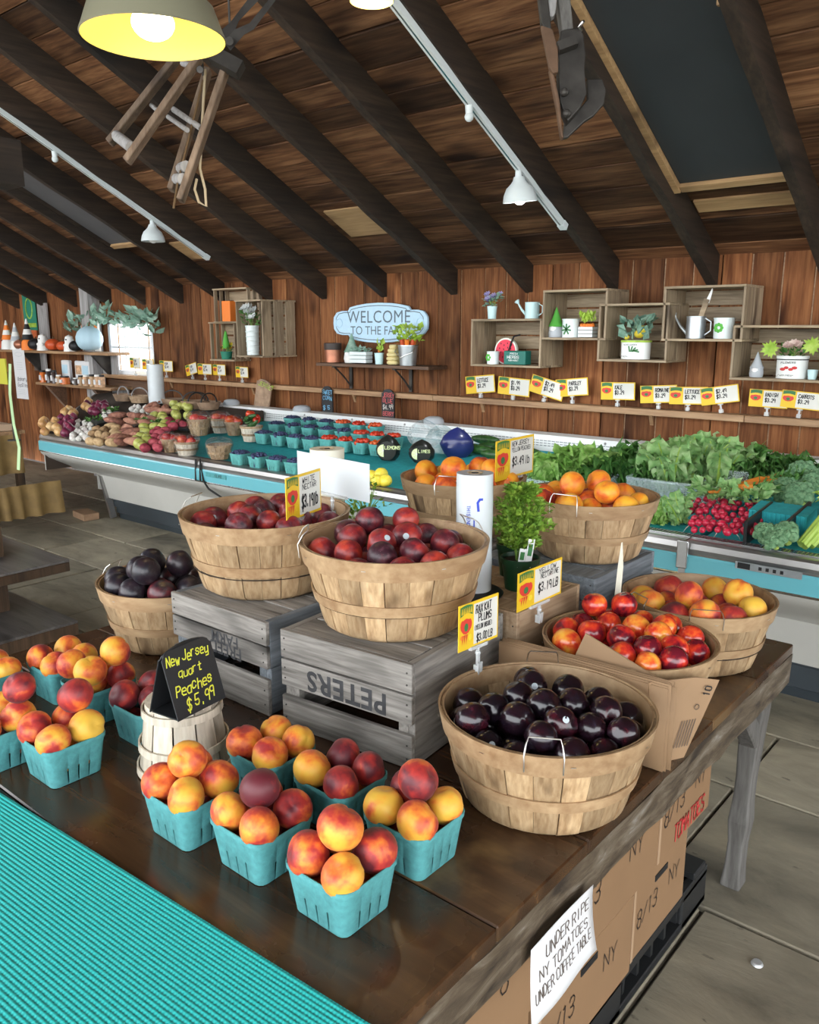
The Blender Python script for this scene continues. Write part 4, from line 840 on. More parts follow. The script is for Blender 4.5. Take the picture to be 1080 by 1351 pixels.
price_sign((392,594),(487,613),(392,640),(-1.47,1.545,1.19),R_(-8),[],'blank white back of a price card clipped to the left plum basket',blank=True,drop=.06)
# ---------------------------------------------------------------- plastic bag rolls
def bagroll(x,y,z,r,h,label,mat,txt):
    t=thing('bag_roll',label,'bag roll',(x,y,z),(0,0,R_(40)))
    MB().lathe([(.0005,0),(.075,0),(.078,.006),(.07,.012),(.0005,.014)],32).build('holder_base','black_plastic',t,smooth=True)
    MB().cyl((0,0,.01),(0,0,h+.016),.009,.009,12).build('holder_rod','black_plastic',t)
    rr=random.Random(4); n=40; vs=[]; rows=14
    for j in range(rows+1):
        for i in range(n): 
            a=2*math.pi*i/n; q=r*(1+.010*math.sin(5*a+j*.9)+rr.uniform(-.006,.006)*(1 if 0<j<rows else 0)); vs.append((q*math.cos(a),q*math.sin(a),.015+h*j/rows))
    fs=[(j*n+i,j*n+(i+1)%n,(j+1)*n+(i+1)%n,(j+1)*n+i) for j in range(rows) for i in range(n)]
    mb=MB().add(vs,fs); mb.lathe([(r,.015+h),(r*.45,.015+h)],n).lathe([(r,.015),(r*.45,.015)],n); mb.build('film_roll',mat,t,smooth=True,angle=60)
    MB().lathe([(r*.45,.02+h-.004),(r*.45,.016+h),(r*.36,.016+h),(r*.36,.02)],24).build('cardboard_core','roll_core',t,smooth=True)
    if txt:
        def f(x_,y_): a=-math.pi/2+.0+y_/r; return ((r*1.018)*math.cos(a),(r*1.018)*math.sin(a),x_)
        mb=MB(); pls,W=strokes('OPEN',.017,.014,jit=.02,slant=0); ribbon(mb,[[(-x_,y_) for x_,y_ in pl] for pl in pls],.003,h*.60,-.012,f); ribbon(mb,[[(h*.63,-.004),(h*.68,-.004)]],.003,0,0,f)
        ribbon(mb,[[(h*.80-.012,.006),(h*.80+.008,.004),(h*.80+.016,.009),(h*.80+.016,.015)]],.006,0,0,f); pls,W=strokes('THIS END',.008,.005,jit=.02); ribbon(mb,[[(-x_,y_) for x_,y_ in pl] for pl in pls],.0014,h*.80,-.022,f)
        mb.build('printing','ink_blue',t)
    return t
bagroll(-1.178,1.652,.986,.046,.300,'upright white roll of printed plastic produce bags behind the red plums','roll_plastic',True)
bagroll(-1.915,1.86,.986,.056,.27,'cream plastic bag roll standing behind the blank white card','roll_cream',False)
# ---------------------------------------------------------------- potted herbs
def foliage(mb,rr,n,cx,cy,z0,z1,rad,size,shape=lambda t:1,up=.3):
    for _ in range(n):
        t=rr.random(); a=rr.uniform(0,6.283); q=rad*shape(t)*math.sqrt(rr.random()); p=Vector((cx+q*math.cos(a),cy+q*math.sin(a),z0+(z1-z0)*t))
        d=Vector((math.cos(a)+rr.uniform(-.7,.7),math.sin(a)+rr.uniform(-.7,.7),rr.uniform(-.5,1)+up)).normalized(); s=size*rr.uniform(.6,1.3)
        r=d.cross(Vector((rr.uniform(-1,1),rr.uniform(-1,1),1))); r=r.normalized() if r.length>1e-3 else Vector((1,0,0)); nrm=r.cross(d)*s*.15
        mb.add([p,p+d*s*.45+r*s*.38+nrm,p+d*s,p+d*s*.45-r*s*.38+nrm],[(0,1,2),(0,2,3)])
def herb_pot(x,y,z,pr,ph,label,seed,fr,fh,n,leaf,stems=10,tagged=False,tray=False):
    t=thing('potted_herb',label,'potted plant',(x,y,z)); rr=random.Random(seed)
    MB().lathe([(.0005,0),(pr*.76,0),(pr*.95,ph*.82),(pr*1.03,ph*.83),(pr*1.05,ph),(pr*.97,ph),(pr*.93,ph*.85),(.0005,ph*.85)],28).build('pot','pot_green' if not tray else 'black_plastic',t,smooth=True)
    MB().lathe([(pr*.92,ph*.88),(.0005,ph*.91)],20).build('soil','soil',t)
    for i in range(stems):
        a=rr.uniform(0,6.28); q=fr*rr.uniform(.3,.9); MB().tube([(.2*pr*math.cos(a),.2*pr*math.sin(a),ph*.85),(.45*q*math.cos(a),.45*q*math.sin(a),ph+fh*.4),(q*math.cos(a),q*math.sin(a),ph+fh*rr.uniform(.55,.9))],[.0025,.002,.001],5).build('stem','stem_green',t)
    mb=MB(); foliage(mb,rr,n,0,0,ph+fh*.12,ph+fh,fr,.0145,lambda q:.22+1.0*max(0,math.sin(min(1,q*1.05)*math.pi*.82+.25))**.8*(.75+.35*math.sin(q*21))); o=mb.build('foliage',leaf,t); o['kind']='stuff'
    if tagged:
        for a,hh in ((-.2,.075),(-.6,.05)):
            tg=MB().box((0,0,hh/2),(.017,.001,hh)).build('plant_tag','paper',t,(pr*.9*math.cos(a-.4),pr*.9*math.sin(a-.4),ph*.8),tilt(0,8,45)); MB().box((0,-.0008,hh*.62),(.011,.0004,hh*.42)).build('tag_print','logo_green',tg)
    return t
herb_pot(-1.115,1.772,.986,.050,.085,'bushy green herb in a dark green pot on the tan crate',3,.064,.185,2300,'herb',16,True)
herb_pot(-1.20,1.86,.986,.040,.09,'second dark nursery pot half hidden behind the bushy herb',9,.04,.06,160,'herb',5,True)
herb_pot(-1.755,1.865,.986,.055,.05,'sparse young celery-like herb in a black pot behind the centre plum basket',5,.07,.15,150,'herb',12,False,True)
herb_pot(-1.66,1.73,.986,.036,.06,'small leafy herb beside the cream roll behind the centre plum basket',8,.035,.09,90,'herb',6,False,True)
# ================================================================== UNDER THE TABLE
pal=thing('plastic_pallet','black plastic pallet on the floor under the table carrying tomato boxes','pallet',(-1.14,1.56,0))
pw,pd,ph=.86,1.28,.14
for k in range(8): bev(MB().box((0,-pd/2+.06+k*(pd-.12)/7,ph-.011),(pw,.085,.022)).build('deck_slat','black_plastic',pal),.003)
for sx in (-1,0,1): bev(MB().box((sx*(pw/2-.012),0,ph-.035),(.024,pd,.03)).build('stringer','black_plastic',pal),.003)
for sx in (-1,0,1):
    for sy in (-1,0,1): bev(MB().box((sx*(pw/2-.06),sy*(pd/2-.09),.055),(.12,.18,.11)).build('foot_block','black_plastic',pal),.006)
for sx in (-1,1): bev(MB().box((sx*(pw/2-.02),0,.012),(.04,pd,.024)).build('bottom_rail','black_plastic',pal),.003)
for k in range(14): MB().box((pw/2-.022,-pd/2+.1+k*(pd-.2)/13,.07),(.02,.014,.085)).build('rib','black_plastic',pal)
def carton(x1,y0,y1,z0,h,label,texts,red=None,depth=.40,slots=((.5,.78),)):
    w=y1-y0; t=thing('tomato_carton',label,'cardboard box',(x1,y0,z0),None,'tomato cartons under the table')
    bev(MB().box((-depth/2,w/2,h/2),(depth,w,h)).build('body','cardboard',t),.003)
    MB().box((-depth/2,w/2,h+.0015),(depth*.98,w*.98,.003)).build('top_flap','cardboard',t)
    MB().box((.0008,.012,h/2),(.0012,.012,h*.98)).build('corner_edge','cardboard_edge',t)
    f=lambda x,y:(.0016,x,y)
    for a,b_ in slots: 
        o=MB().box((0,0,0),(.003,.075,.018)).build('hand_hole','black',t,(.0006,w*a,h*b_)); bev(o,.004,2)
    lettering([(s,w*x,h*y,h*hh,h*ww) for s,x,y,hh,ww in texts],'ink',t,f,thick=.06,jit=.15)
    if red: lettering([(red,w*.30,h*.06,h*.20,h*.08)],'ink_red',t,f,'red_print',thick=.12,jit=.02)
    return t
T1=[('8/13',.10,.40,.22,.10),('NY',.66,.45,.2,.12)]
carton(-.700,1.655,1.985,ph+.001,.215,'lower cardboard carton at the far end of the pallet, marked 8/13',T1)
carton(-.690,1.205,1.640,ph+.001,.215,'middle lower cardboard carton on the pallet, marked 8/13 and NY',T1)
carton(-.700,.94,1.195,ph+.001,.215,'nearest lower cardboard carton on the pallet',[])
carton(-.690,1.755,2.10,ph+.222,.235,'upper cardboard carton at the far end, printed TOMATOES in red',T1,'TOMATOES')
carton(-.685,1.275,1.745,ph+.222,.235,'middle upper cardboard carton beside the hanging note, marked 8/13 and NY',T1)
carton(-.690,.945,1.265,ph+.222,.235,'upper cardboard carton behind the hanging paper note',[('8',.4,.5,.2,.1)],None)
# paper note hanging on the table edge
nt_=thing('paper_note','white paper note lettered UNDER RIPE NY TOMATOES hanging from the table edge','note',(-.592,1.11,.53))
vs=[]; n=10
for j in range(n+1):
    for i in range(n+1):
        u=i/n; v=j/n; y=-.105+.21*u; z=.012+.128*v-.02*(1-v)*(1-u)+.004*math.sin(u*3); x=.002+.018*(1-v)**2*(.4+.6*u)+.004*math.sin(u*5)*(1-v); vs.append((x,y,z))
mb=MB().add(vs,[(j*(n+1)+i,j*(n+1)+i+1,(j+1)*(n+1)+i+1,(j+1)*(n+1)+i) for j in range(n) for i in range(n)]); o=mb.build('sheet','paper',nt_,smooth=True,angle=180); so=o.modifiers.new('s','SOLIDIFY'); so.thickness=.0004
def fn(x,y):
    u=x; v=y; return (.002+.018*(1-v)**2*(.4+.6*u)+.004*math.sin(u*5)*(1-v)+.0012,-.105+.21*u,.012+.128*v-.02*(1-v)*(1-u)+.004*math.sin(u*3))
lettering([('UNDER RIPE',.22,.70,.16,.055),('NY TOMATOES',.12,.46,.14,.055),('UNDER COFFEE TABLE',.06,.24,.14,.038)],'pencil',nt_,fn,thick=.075,jit=.12,slant=.01)
# bottle cap on the floor
o=MB().lathe([(.0005,.007),(.012,.007),(.014,.005),(.016,0),(.0005,0)],20).build('bottle_cap','cap_metal',None,(-.507,2.036,.001)); tag(o,'small pale bottle cap lying on the stone floor','bottle cap')
# ---------------------------------------------------------------- paper bags standing between two baskets
for k in range(11):
    rr=random.Random(40+k); w=.40; h=.185+.004*(k%3); x0=-1.0+.012*rr.uniform(-1,1); y=1.5195+.0027*k
    vs=[]; n=8
    for j in range(3):
        for i in range(n+1):
            u=i/n; v=j/2; vs.append((w*u,.001*math.sin(u*4)+(.004*v*(k/10-.3)),h*v+.006*u*0))
    mb=MB().add(vs,[(j*(n+1)+i,j*(n+1)+i+1,(j+1)*(n+1)+i+1,(j+1)*(n+1)+i) for j in range(2) for i in range(n)])
    o=mb.build('paper_bag','paper_bag',None,(x0,y,TZ+.002),(0,0,R_(1.5)),True,180); so=o.modifiers.new('s','SOLIDIFY'); so.thickness=.0022
    tag(o,('front' if k==0 else 'rearmost' if k==10 else ORD[k])+' flat kraft paper bag, counted from the front, wedged between plum and nectarine baskets','paper bag','stack of flat kraft paper bags')
bg_=thing('paper_bag','kraft paper bag printed with number 10 flaring out at the right end of the stack','paper bag',(-.612,1.575,TZ+.002),(0,0,R_(62)))
vs=[(-.03,0,0),(.045,0,0),(.085,-.004,.09),(.125,.0,.165),(.06,.004,.18),(-.06,.0,.19),(-.05,0,.09)]
mb=MB().add(vs,[(0,1,2,6),(6,2,3,4),(6,4,5)]); o=mb.build('sheet','paper_bag',bg_); so=o.modifiers.new('s','SOLIDIFY'); so.thickness=.003
lettering([('10',0,0,.018,.009)],'ink',bg_,lambda x,y:(.095-y*.9+x*.35,-.0045,.135+x*.9+y*.3),thick=.16,jit=0,slant=0)
mb=MB(); mb.tube([(.066+.006*math.cos(a),-.004,.115+.006*math.sin(a)) for a in [i*math.pi/6 for i in range(13)]],.0008,4)
for q in range(6): ribbon(mb,[[(.012+.007*q,.03),(.030+.007*q,.088)]],.0022,0,0,lambda x,y:(x,-.0043,y))
mb.build('fine_print','pencil',bg_)
fp=[onplane(x,y,(-.80,1.555,.9),Vector((.1,-1,.35)).normalized()) for x,y in ((772,836),(745,892),(820,930),(888,908))]
c=sum(fp,Vector())/4
o=MB().add([p-c for p in fp]+[p-c+Vector((0,.003,.001)) for p in fp],[(0,1,2,3),(7,6,5,4),(0,4,5,1),(1,5,6,2),(2,6,7,3),(3,7,4,0)]).build('paper_bag','paper_bag',None,c); tag(o,'folded corner of a kraft paper bag sticking up in front of the nectarines','paper bag','stack of flat kraft paper bags')
# white paper cone / sleeve standing behind the nectarines
a=onz(808,790,.94); b_=onz(815,712,1.10); 
o=thing('bag_sleeve','thin pale plastic sleeve standing upright between the nectarine and peach baskets','plastic sleeve',Vector((-.925,1.955,TZ+.19)))
MB().prism([(-.008,0),(.006,0),(.010,.10),(.004,.165),(-.002,.10)],-.004,.004,'y').build('sheet','roll_cream',o)
# ================================================================== REFRIGERATED PRODUCE CASE
def bedz(Y): return .752+.115*(Y-3.53)/1.19
BN=Vector((0,-.115/1.19,1)).normalized()
def onbed(x,y,dz=0): return onplane(x,y,(0,3.53,.752+dz),BN)
def heapz(Y): return .775+.185*(Y-3.53)/1.19
HN=Vector((0,-.185/1.19,1)).normalized()
def onheap(x,y,dz=0): return onplane(x,y,(0,3.53,.775+dz),HN)
def cooler(x0,x1,bx0,label,grille_from,riser_to=None):
    t=thing('produce_cooler',label,'produce case',((x0+x1)/2,4.1,0)); cx=(x0+x1)/2; cy=4.1
    def ex(poly,a,b_,mat,name,sm=False): return MB().prism([(y-cy,z) for y,z in poly],a-cx,b_-cx,'x').build(name,mat,t,smooth=sm,angle=30)
    ex([(3.47,.757),(3.425,.757),(3.41,.748),(3.403,.725),(3.408,.705),(3.401,.70),(3.47,.70)],x0,x1,'steel','front_rim',True)
    ex([(3.398,.700),(3.393,.69),(3.393,.62),(3.398,.612),(3.47,.612),(3.47,.700)],x0,x1,'teal_band','colour_band')
    ex([(3.396,.618),(3.392,.612),(3.396,.606),(3.44,.606),(3.44,.618)],x0,x1,'chrome','band_trim')
    ex([(3.402,.606),(3.41,.585),(3.45,.548),(3.54,.50),(3.63,.455),(3.675,.425),(3.69,.41),(3.9,.41),(3.9,.606)],x0,x1,'cooler_white','belly',True)
    ex([(3.69,.41),(3.735,.2),(3.9,.2),(3.9,.41)],bx0,x1,'cooler_white','lower_panel')
    ex([(3.755,.2),(3.755,.185),(3.775,.175),(3.775,.12),(3.80,.11),(3.80,.06),(3.82,.05),(3.83,0),(4.7,0),(4.7,.2)],bx0+.03,x1,'kick_dark','kick_base')
    ex([(3.9,.2),(3.9,.70),(4.9,.70),(4.9,.2)],x0+.02,x1,'cooler_white','tank')
    ex([(3.50,.70),(3.53,.745),(4.72,bedz(4.72)-.006),(4.72,.70)],x0+.03,x1,'liner_blue','bed_liner')
    bp=ex([(4.72,.80),(4.735,.965),(4.88,.965),(4.88,.70),(4.72,.70)],x0+.03,x1,'white_paint','back_panel')
    # perforations and screws in the back panel, one joined piece
    mb=MB(); x=x0+.1
    while x<x1-.05:
        for r in range(3): mb.box((x-cx,4.7305-cy,.895+.016*r),(.022,.006,.006))
        x+=.03
    o=mb.build('air_slots','grille',t); o['kind']='stuff'
    for k in range(int((x1-x0)/.55)): MB().sphere((x0+.3+k*.55-cx,4.731-cy,.945),.008,8,5).build('screw','steel',t)
    # rim grille
    mb=MB(); x=max(x0,grille_from); a=x
    while x<x1-.005: mb.box((x-cx,3.50-cy,.760),(.005,.058,.004)); x+=.0165
    for k in range(4): mb.box(((a+x1)/2-cx,3.474-cy+.0175*k,.7602),(x1-a,.005,.004))
    o=mb.build('rim_grille','chrome',t); o['kind']='stuff'
    ex([(3.47,.70),(3.47,.752),(3.528,.752),(3.528,.70)],x0,x1,'panel_grey','rim_shelf')
    if x0<-5:
        XB=-8.42; z0=.44; F0=(x0-cx,3.41-cy); 
        pts=[(x0-cx+.05,3.412-cy),(XB-cx,4.72-cy),(XB-cx,4.88-cy),(x0-cx+.05,4.88-cy)]; zt=[.757,heapz(4.72)-.006,.965,.965]
        MB().add([(x,y,z0) for x,y in pts]+[(x,y,z) for (x,y),z in zip(pts,zt)],[(3,2,1,0),(4,5,6,7),(0,1,5,4),(1,2,6,5),(2,3,7,6),(3,0,4,7)]).build('angled_end','liner_dark',t)
        d=Vector((XB-x0-.05,4.72-3.412,0)).normalized(); nn=Vector((-d.y,d.x,0))
        if nn.y>0: nn=-nn
        for za,zb,zc,zd,mat,nm,off in ((.757,.70,heapz(4.72),heapz(4.72)-.06,'steel','end_rim',.010),(.70,.612,heapz(4.72)-.06,heapz(4.72)-.15,'teal_band','end_band',.006),(.612,.44,heapz(4.72)-.15,.44,'cooler_white','end_skin',.002)):
            P=[Vector((x0-cx+.05,3.412-cy,za)),Vector((XB-cx,4.72-cy,zc)),Vector((XB-cx,4.72-cy,zd)),Vector((x0-cx+.05,3.412-cy,zb))]; MB().add([p+nn*off for p in P]+[p-nn*.004 for p in P],[(0,1,2,3),(7,6,5,4),(0,4,5,1),(1,5,6,2),(2,6,7,3),(3,7,4,0)]).build(nm,mat,t)
        MB().bar((bx0-cx+.01,3.70-cy,.40),(bx0-cx+.03,3.765-cy,.02),.05,.03,(1,0,0)).build('support_leg','steel',t)
    if riser_to is not None: ex([(3.535,.70),(3.535,.770),(4.70,heapz(4.70)-.006),(4.70,.70)],x0+.04,riser_to,'liner_dark','display_riser')
    return t
RISER=-5.62
c1=cooler(-7.08,-1.318,-6.62,'long white refrigerated produce case with turquoise band along the back wall',-2.2,RISER)
c2=cooler(-1.312,.9,-1.312,'second white produce case with turquoise band at the right edge',-1.31)
cl=thing('rim_joint_clip','dark chrome clip covering the joint between the two produce cases','clip',(-1.315,3.388,.60))
bev(MB().box((0,0,.10),(.05,.016,.125)).build('cover','chrome',cl),.006,2); MB().box((0,.004,.025),(.03,.008,.03)).build('latch','steel',cl)
p_=ony(1013,752,3.392); o=thing('control_plate','small switch plate with dark display on the right produce case','control panel',p_)
MB().box((0,-.003,0),(.26,.004,.03)).build('plate','galv',o); MB().box((-.095,-.006,0),(.05,.004,.024)).build('display','black',o)
for k in range(4): MB().box((-.03+.028*k,-.006,0),(.012,.004,.014)).build('button','black',o)
p_=ony(285,628,3.392); o=thing('control_plate','pale label plate on the turquoise band beside the black cord','control panel',p_)
MB().box((0,-.003,0),(.22,.003,.028)).build('plate','pulp',o); lettering([('ISLAND',-.02,-.008,.018,.011)],'ink',o,lambda x,y:(x,-.005,y),thick=.14)
p_=ony(262,612,3.385); o=thing('power_cord','black cord wound round the rim of the produce case and trailing down','cord',p_)
Pc=[ony(*q,Y)-p_ for q,Y in (((258,606),3.40),((258,634),3.388),((264,634),3.386),((264,606),3.40),((268,634),3.385),((275,645),3.38),((290,655),3.38),((318,672),3.45))]
MB().tube(Pc,.007,6).build('cable','cord',o,smooth=True)
o=MB().box((0,0,.03),(.26,.14,.06)).build('wood_block','wood_block',None,onz(111,684,0)+Vector((0,.02,.001)),(0,0,R_(-8))); tag(bev(o,.005),'rough wooden block lying on the floor beside the case base','wood block')
# ---- produce on the left: scattered over photo areas on the sloping display
def rough_fruit(name,mat,sx,sy,sz,seed,wob=.06,pt=0):
    rr=random.Random(seed); ph=[rr.uniform(0,6) for _ in range(3)]; n,m=14,9; vs=[]
    for j in range(m+1):
        th=math.pi*j/m
        for i in range(n):
            a=2*math.pi*i/n; r=1+wob*(math.sin(2*a+ph[0])*math.sin(th)+math.sin(3*th+ph[1])*.6)+pt*math.exp(-(th/.35)**2)
            vs.append((r*sx*math.sin(th)*math.cos(a),r*sy*math.sin(th)*math.sin(a),r*sz*math.cos(th)))
    mb=MB().add(vs,[(j*n+i,(j+1)*n+i,(j+1)*n+(i+1)%n,j*n+(i+1)%n) for j in range(m) for i in range(n)]); return mb.mesh(name,mat,True,180)
RF={'yellow_onion':[rough_fruit('onion','onion',1,1,.85,s,.03,.35) for s in (1,2)],'red_onion':[rough_fruit('onion','red_onion',1,1,.85,s,.03,.35) for s in (3,4)],'garlic_bulb':[rough_fruit('garlic','garlic',1,1,.8,s,.05,.5) for s in (5,6)],
'brown_potato':[rough_fruit('potato','potato',1.35,.95,.85,s,.08) for s in (7,8,9)],'sweet_potato':[rough_fruit('potato','sweet_potato',1.9,.85,.8,s,.1) for s in (10,11,12)],'red_potato':[rough_fruit('potato','red_potato',1.15,1,.9,s,.06) for s in (13,14)],'green_apple':[rough_fruit('apple','green_apple',1,1,.92,s,.03,-.15) for s in (15,16)],
'apple':[rough_fruit('apple','apple',1,1,.92,s,.03,-.15) for s in (17,18)],'cherry_tomato':[rough_fruit('tomato','tomato',1,1,1,s,.02) for s in (19,)],'zucchini':[rough_fruit('zucchini','cucumber',3.6,1,1,s,.04) for s in (20,21)],'yellow_squash':[rough_fruit('squash','lemon',1.3,1,1,s,.06) for s in (22,)],'red_pepper':[rough_fruit('pepper','tomato',1.1,1.1,1,s,.12,-.3) for s in (23,24)],'lemon':[rough_fruit('lemon','lemon',1.2,1,1,s,.03,.2) for s in (25,)]}
PROD=[]
def ords(i,n): return 'leftmost' if i==0 else 'rightmost' if i==n-1 else ORD[i]+(' from left')
def scatter(kind,boxes,n,r,seed,where,cat,onf,dz=0,flat=True):
    rr=random.Random(seed); pts=[]; tot=sum((b_[2]-b_[0])*(b_[3]-b_[1]) for b_ in boxes)
    for x0,y0,x1,y1 in boxes:
        k=max(1,round(n*(x1-x0)*(y1-y0)/tot)); tries=0
        while k>0 and tries<400:
            tries+=1; px,py=rr.uniform(x0,x1),rr.uniform(y0,y1); p=onf(px,py,dz)
            if p.y<3.55: p.z+=0; 
            if all((p-q).length>(r+s)*.93 for q,s in PROD): pts.append((px,p)); PROD.append((p,r)); k-=1
    pts.sort(key=lambda q:q[0])
    for i,(px,p) in enumerate(pts):
        o=link(kind,rr.choice(RF[kind]),None,p,(rr.uniform(-.35,.35),rr.uniform(-.35,.35),rr.uniform(0,6.28)),r*rr.uniform(.9,1.08)); o.color=(rr.uniform(.25,.75),1,1,1)
        tag(o,f'{kind.replace("_"," ")} {where}, {ords(i,len(pts))} of its heap',cat,f'{kind.replace("_"," ")} heap {where}')
H=onheap
scatter('garlic_bulb',[(96,556,121,580),(133,540,151,551)],34,.027,3,'in the white pile','garlic',H,.03)
scatter('yellow_onion',[(56,556,78,572),(84,540,98,552),(112,528,124,540)],16,.045,1,'at the left end of the case','onion',H,.045)
scatter('red_onion',[(80,550,97,574),(112,533,142,544)],18,.045,2,'beside the yellow onions','onion',H,.045)
scatter('garlic_bulb',[(172,536,198,546)],9,.028,4,'in the small pile at the back','garlic',H,.03)
scatter('brown_potato',[(120,562,156,585)],14,.040,5,'in the front potato heap','potato',H,.045)
scatter('sweet_potato',[(150,545,205,560),(152,562,178,585)],18,.042,6,'in the long heap','sweet potato',H,.05)
scatter('sweet_potato',[(198,530,222,543)],7,.042,16,'at the back of the case','sweet potato',H,.05)
scatter('green_apple',[(176,567,194,589),(188,548,218,564),(226,532,250,550)],26,.043,7,'in the yellow-green pile','apple',H,.045)
scatter('red_potato',[(184,562,218,592),(222,554,246,564)],24,.040,8,'in the pinkish-red pile','potato',H,.045)
# black trays between the heaps
for (px,py,w,d,lab) in ((125,560,.30,.12,'black tray of dark greens behind the garlic'),(148,548,.26,.12,'black tray edge behind the sweet potatoes'),(188,562,.10,.2,'black tray between green apples and potatoes'),(235,566,.34,.06,'black tray beside the wrapped apple baskets'),(208,565,.10,.15,'black tray beside the red potatoes')):
    p=H(px,py,.012); t=thing('produce_tray',lab,'tray',p,(R_(8.8),0,0)); bev(MB().box((0,0,.012),(w,d,.03)).build('tray_body','black_plastic',t),.006)
    mb=MB(); foliage(mb,random.Random(int(px)),40,0,0,.03,.06,min(w,d)*.5,.03); mb.build('greens','dark_green',t)['kind']='stuff'
# handled wooden baskets tipped at the back
for i,(px,py) in enumerate(((164,540),(186,540),(228,535),(256,537),(262,541),(276,541))):
    p=ony(px,py,4.55); p.z=heapz(4.55)+.005
    t=thing('handled_basket',f'{ords(i,6)} arched-handle basket at the back of the case above the heaps','basket',p,tilt(0,0,20*i),'arched-handle baskets')
    MB().lathe([(.0005,0),(.07,0),(.095,.07),(.089,.07),(.066,.006),(.0005,.006)],20,M=Matrix.Diagonal((1.3,1,1))).build('bowl','pic_brown' if i!=1 else 'crate_tan',t,smooth=True)
    MB().tube([(.10*math.cos(a),0,.06+.085*math.sin(a)) for a in [k*math.pi/10 for k in range(11)]],.007,6).build('handle','greyboard' if i<2 else 'black_plastic',t,smooth=True)
p=H(170,548,.02); 
# plastic bag roll on its stand by the window
p=ony(207,530,4.45); bagroll(p.x,p.y,.95,.075,.36,'pale blue roll of produce bags standing in front of the window','roll_plastic',False)
# small splint baskets, some wrapped in film with apples
SB=['by the green apples','second of the back row','third of the back row','','beside the red potatoes','at the front rim','']
def pint_basket(p,r,h,label,fill,wrap,seed):
    t=thing('splint_basket',label,'basket',p,None,'small splint baskets in the produce case')
    for i in range(16):
        a0=2*math.pi*i/16; w=math.pi/16*.94; vs=[]
        for rr_,z in ((.70*r,0),(.86*r,h*.5),(r,h)):
            for q in (-w,w): vs.append((rr_*math.cos(q),rr_*math.sin(q),z))
        for rr_,z in ((.68*r,0),(.84*r,h*.5),(.98*r,h)):
            for q in (-w,w): vs.append((rr_*math.cos(q),rr_*math.sin(q),z))
        MB().add(vs,[(0,1,3,2),(2,3,5,4),(6,8,9,7),(8,10,11,9),(0,2,8,6),(2,4,10,8),(1,7,9,3),(3,9,11,5),(4,5,11,10)]).build('splint','pale_stave' if seed%2 else 'stave',t,None,(0,0,a0))
    for z,k in ((h*.93,.995),(h*.45,.86)): MB().lathe([(r*k,z-.008),(r*k+.002,z+.008),(r*k+.006,z+.008),(r*k+.004,z-.008),(r*k,z-.008)],24).build('hoop','stave',t,smooth=True)
    MB().lathe([(.0005,.003),(.69*r,.003)],16).build('base','stave',t)
    MB().lathe([(.0005,h*.66),(.9*r,h*.60)],16).build('liner','liner_dark',t)
    if wrap:
        rr=random.Random(seed); n=20; pr=[(.80*r,.01),(.98*r,h*.4),(1.12*r,h*.9),(1.16*r,h*1.12),(1.0*r,h*1.32),(.7*r,h*1.45),(.3*r,h*1.5)]; vs=[]
        for rr_,z in pr:
            for i in range(n): q=1+rr.uniform(-.05,.05); vs.append((rr_*q*math.cos(2*math.pi*i/n),rr_*q*math.sin(2*math.pi*i/n),z*rr.uniform(.97,1.03)))
        MB().add(vs,[(j*n+i,j*n+(i+1)%n,(j+1)*n+(i+1)%n,(j+1)*n+i) for j in range(len(pr)-1) for i in range(n)]).build('film_wrap','film',t,smooth=True,angle=20)
    rr=random.Random(seed+50)
    if fill:
        k,n,fr=fill
        for i in range(n):
            a=2*math.pi*i/max(1,n)+.4; q=(.42*r if n>1 else 0); z=h*.64+fr*.9+(0.015 if i==n-1 else 0)
            o=link(k,rr.choice(RF[k]),None,Vector(p)+Vector((q*math.cos(a),q*math.sin(a),z)),(rr.uniform(-.5,.5),rr.uniform(-.5,.5),rr.uniform(0,6)),fr); o.color=(rr.uniform(.4,.8),1,1,1)
            tag(o,f'{ORD[i]} {k.replace("_"," ")} lying in the {label.split(" holding")[0]}, '+SB[seed-60],k.replace('_',' ').split()[-1],f'{k} in {label}'[:60])
    return t
for i,(px,py,r,h,lab,fl_,wr) in enumerate(((263,574,.085,.13,'film-wrapped splint basket nearest the green apples holding apples',('apple',3,.04),True),(291,571,.075,.12,'film-wrapped splint basket holding red apples second in the back row',('apple',3,.04),True),(309,574,.07,.11,'film-wrapped splint basket holding red peppers third in the back row',('red_pepper',3,.04),True),(332,582,.085,.12,'tall splint basket holding long green zucchini beside the blueberries',None,False),(226,596,.07,.10,'small splint basket holding apples at the front rim beside red potatoes',('apple',3,.035),True),(247,600,.085,.10,'film-wrapped splint basket holding an apple at the front rim',('apple',2,.035),True),(290,605,.085,.10,'white-filled wrapped splint basket at the front rim left of the blueberries',None,True))):
    p=onbed(px,py,.004)
    if p.x<RISER: p=onheap(px,py,.004)
    t=pint_basket(p,r,h,lab,fl_,wr,60+i)
    if i==6: MB().lathe([(.08,.09),(.07,.105),(.0005,.11)],18).build('white_contents','film',t)
    if i==3:
        for k in range(6):
            rr=random.Random(k); a=k*1.1; o=link('zucchini',RF['zucchini'][k%2],None,p+Vector((.03*math.cos(a),.03*math.sin(a),.13+.012*k)),tilt(rr.uniform(-15,15),-35+10*k,k*37),.018); o.color=(.5,1,1,1); tag(o,f'{ORD[k]} green zucchini standing in the tall splint basket','zucchini','zucchini in the tall splint basket')
        for k in range(2): o=link('red_pepper',RF['red_pepper'][k],None,p+Vector((-.03+.07*k,.02,.20-.03*k)),(k,.4,k),.032); o.color=(.6,1,1,1); tag(o,('left' if k==0 else 'right')+' red pepper tucked among the zucchini in the tall splint basket','pepper')
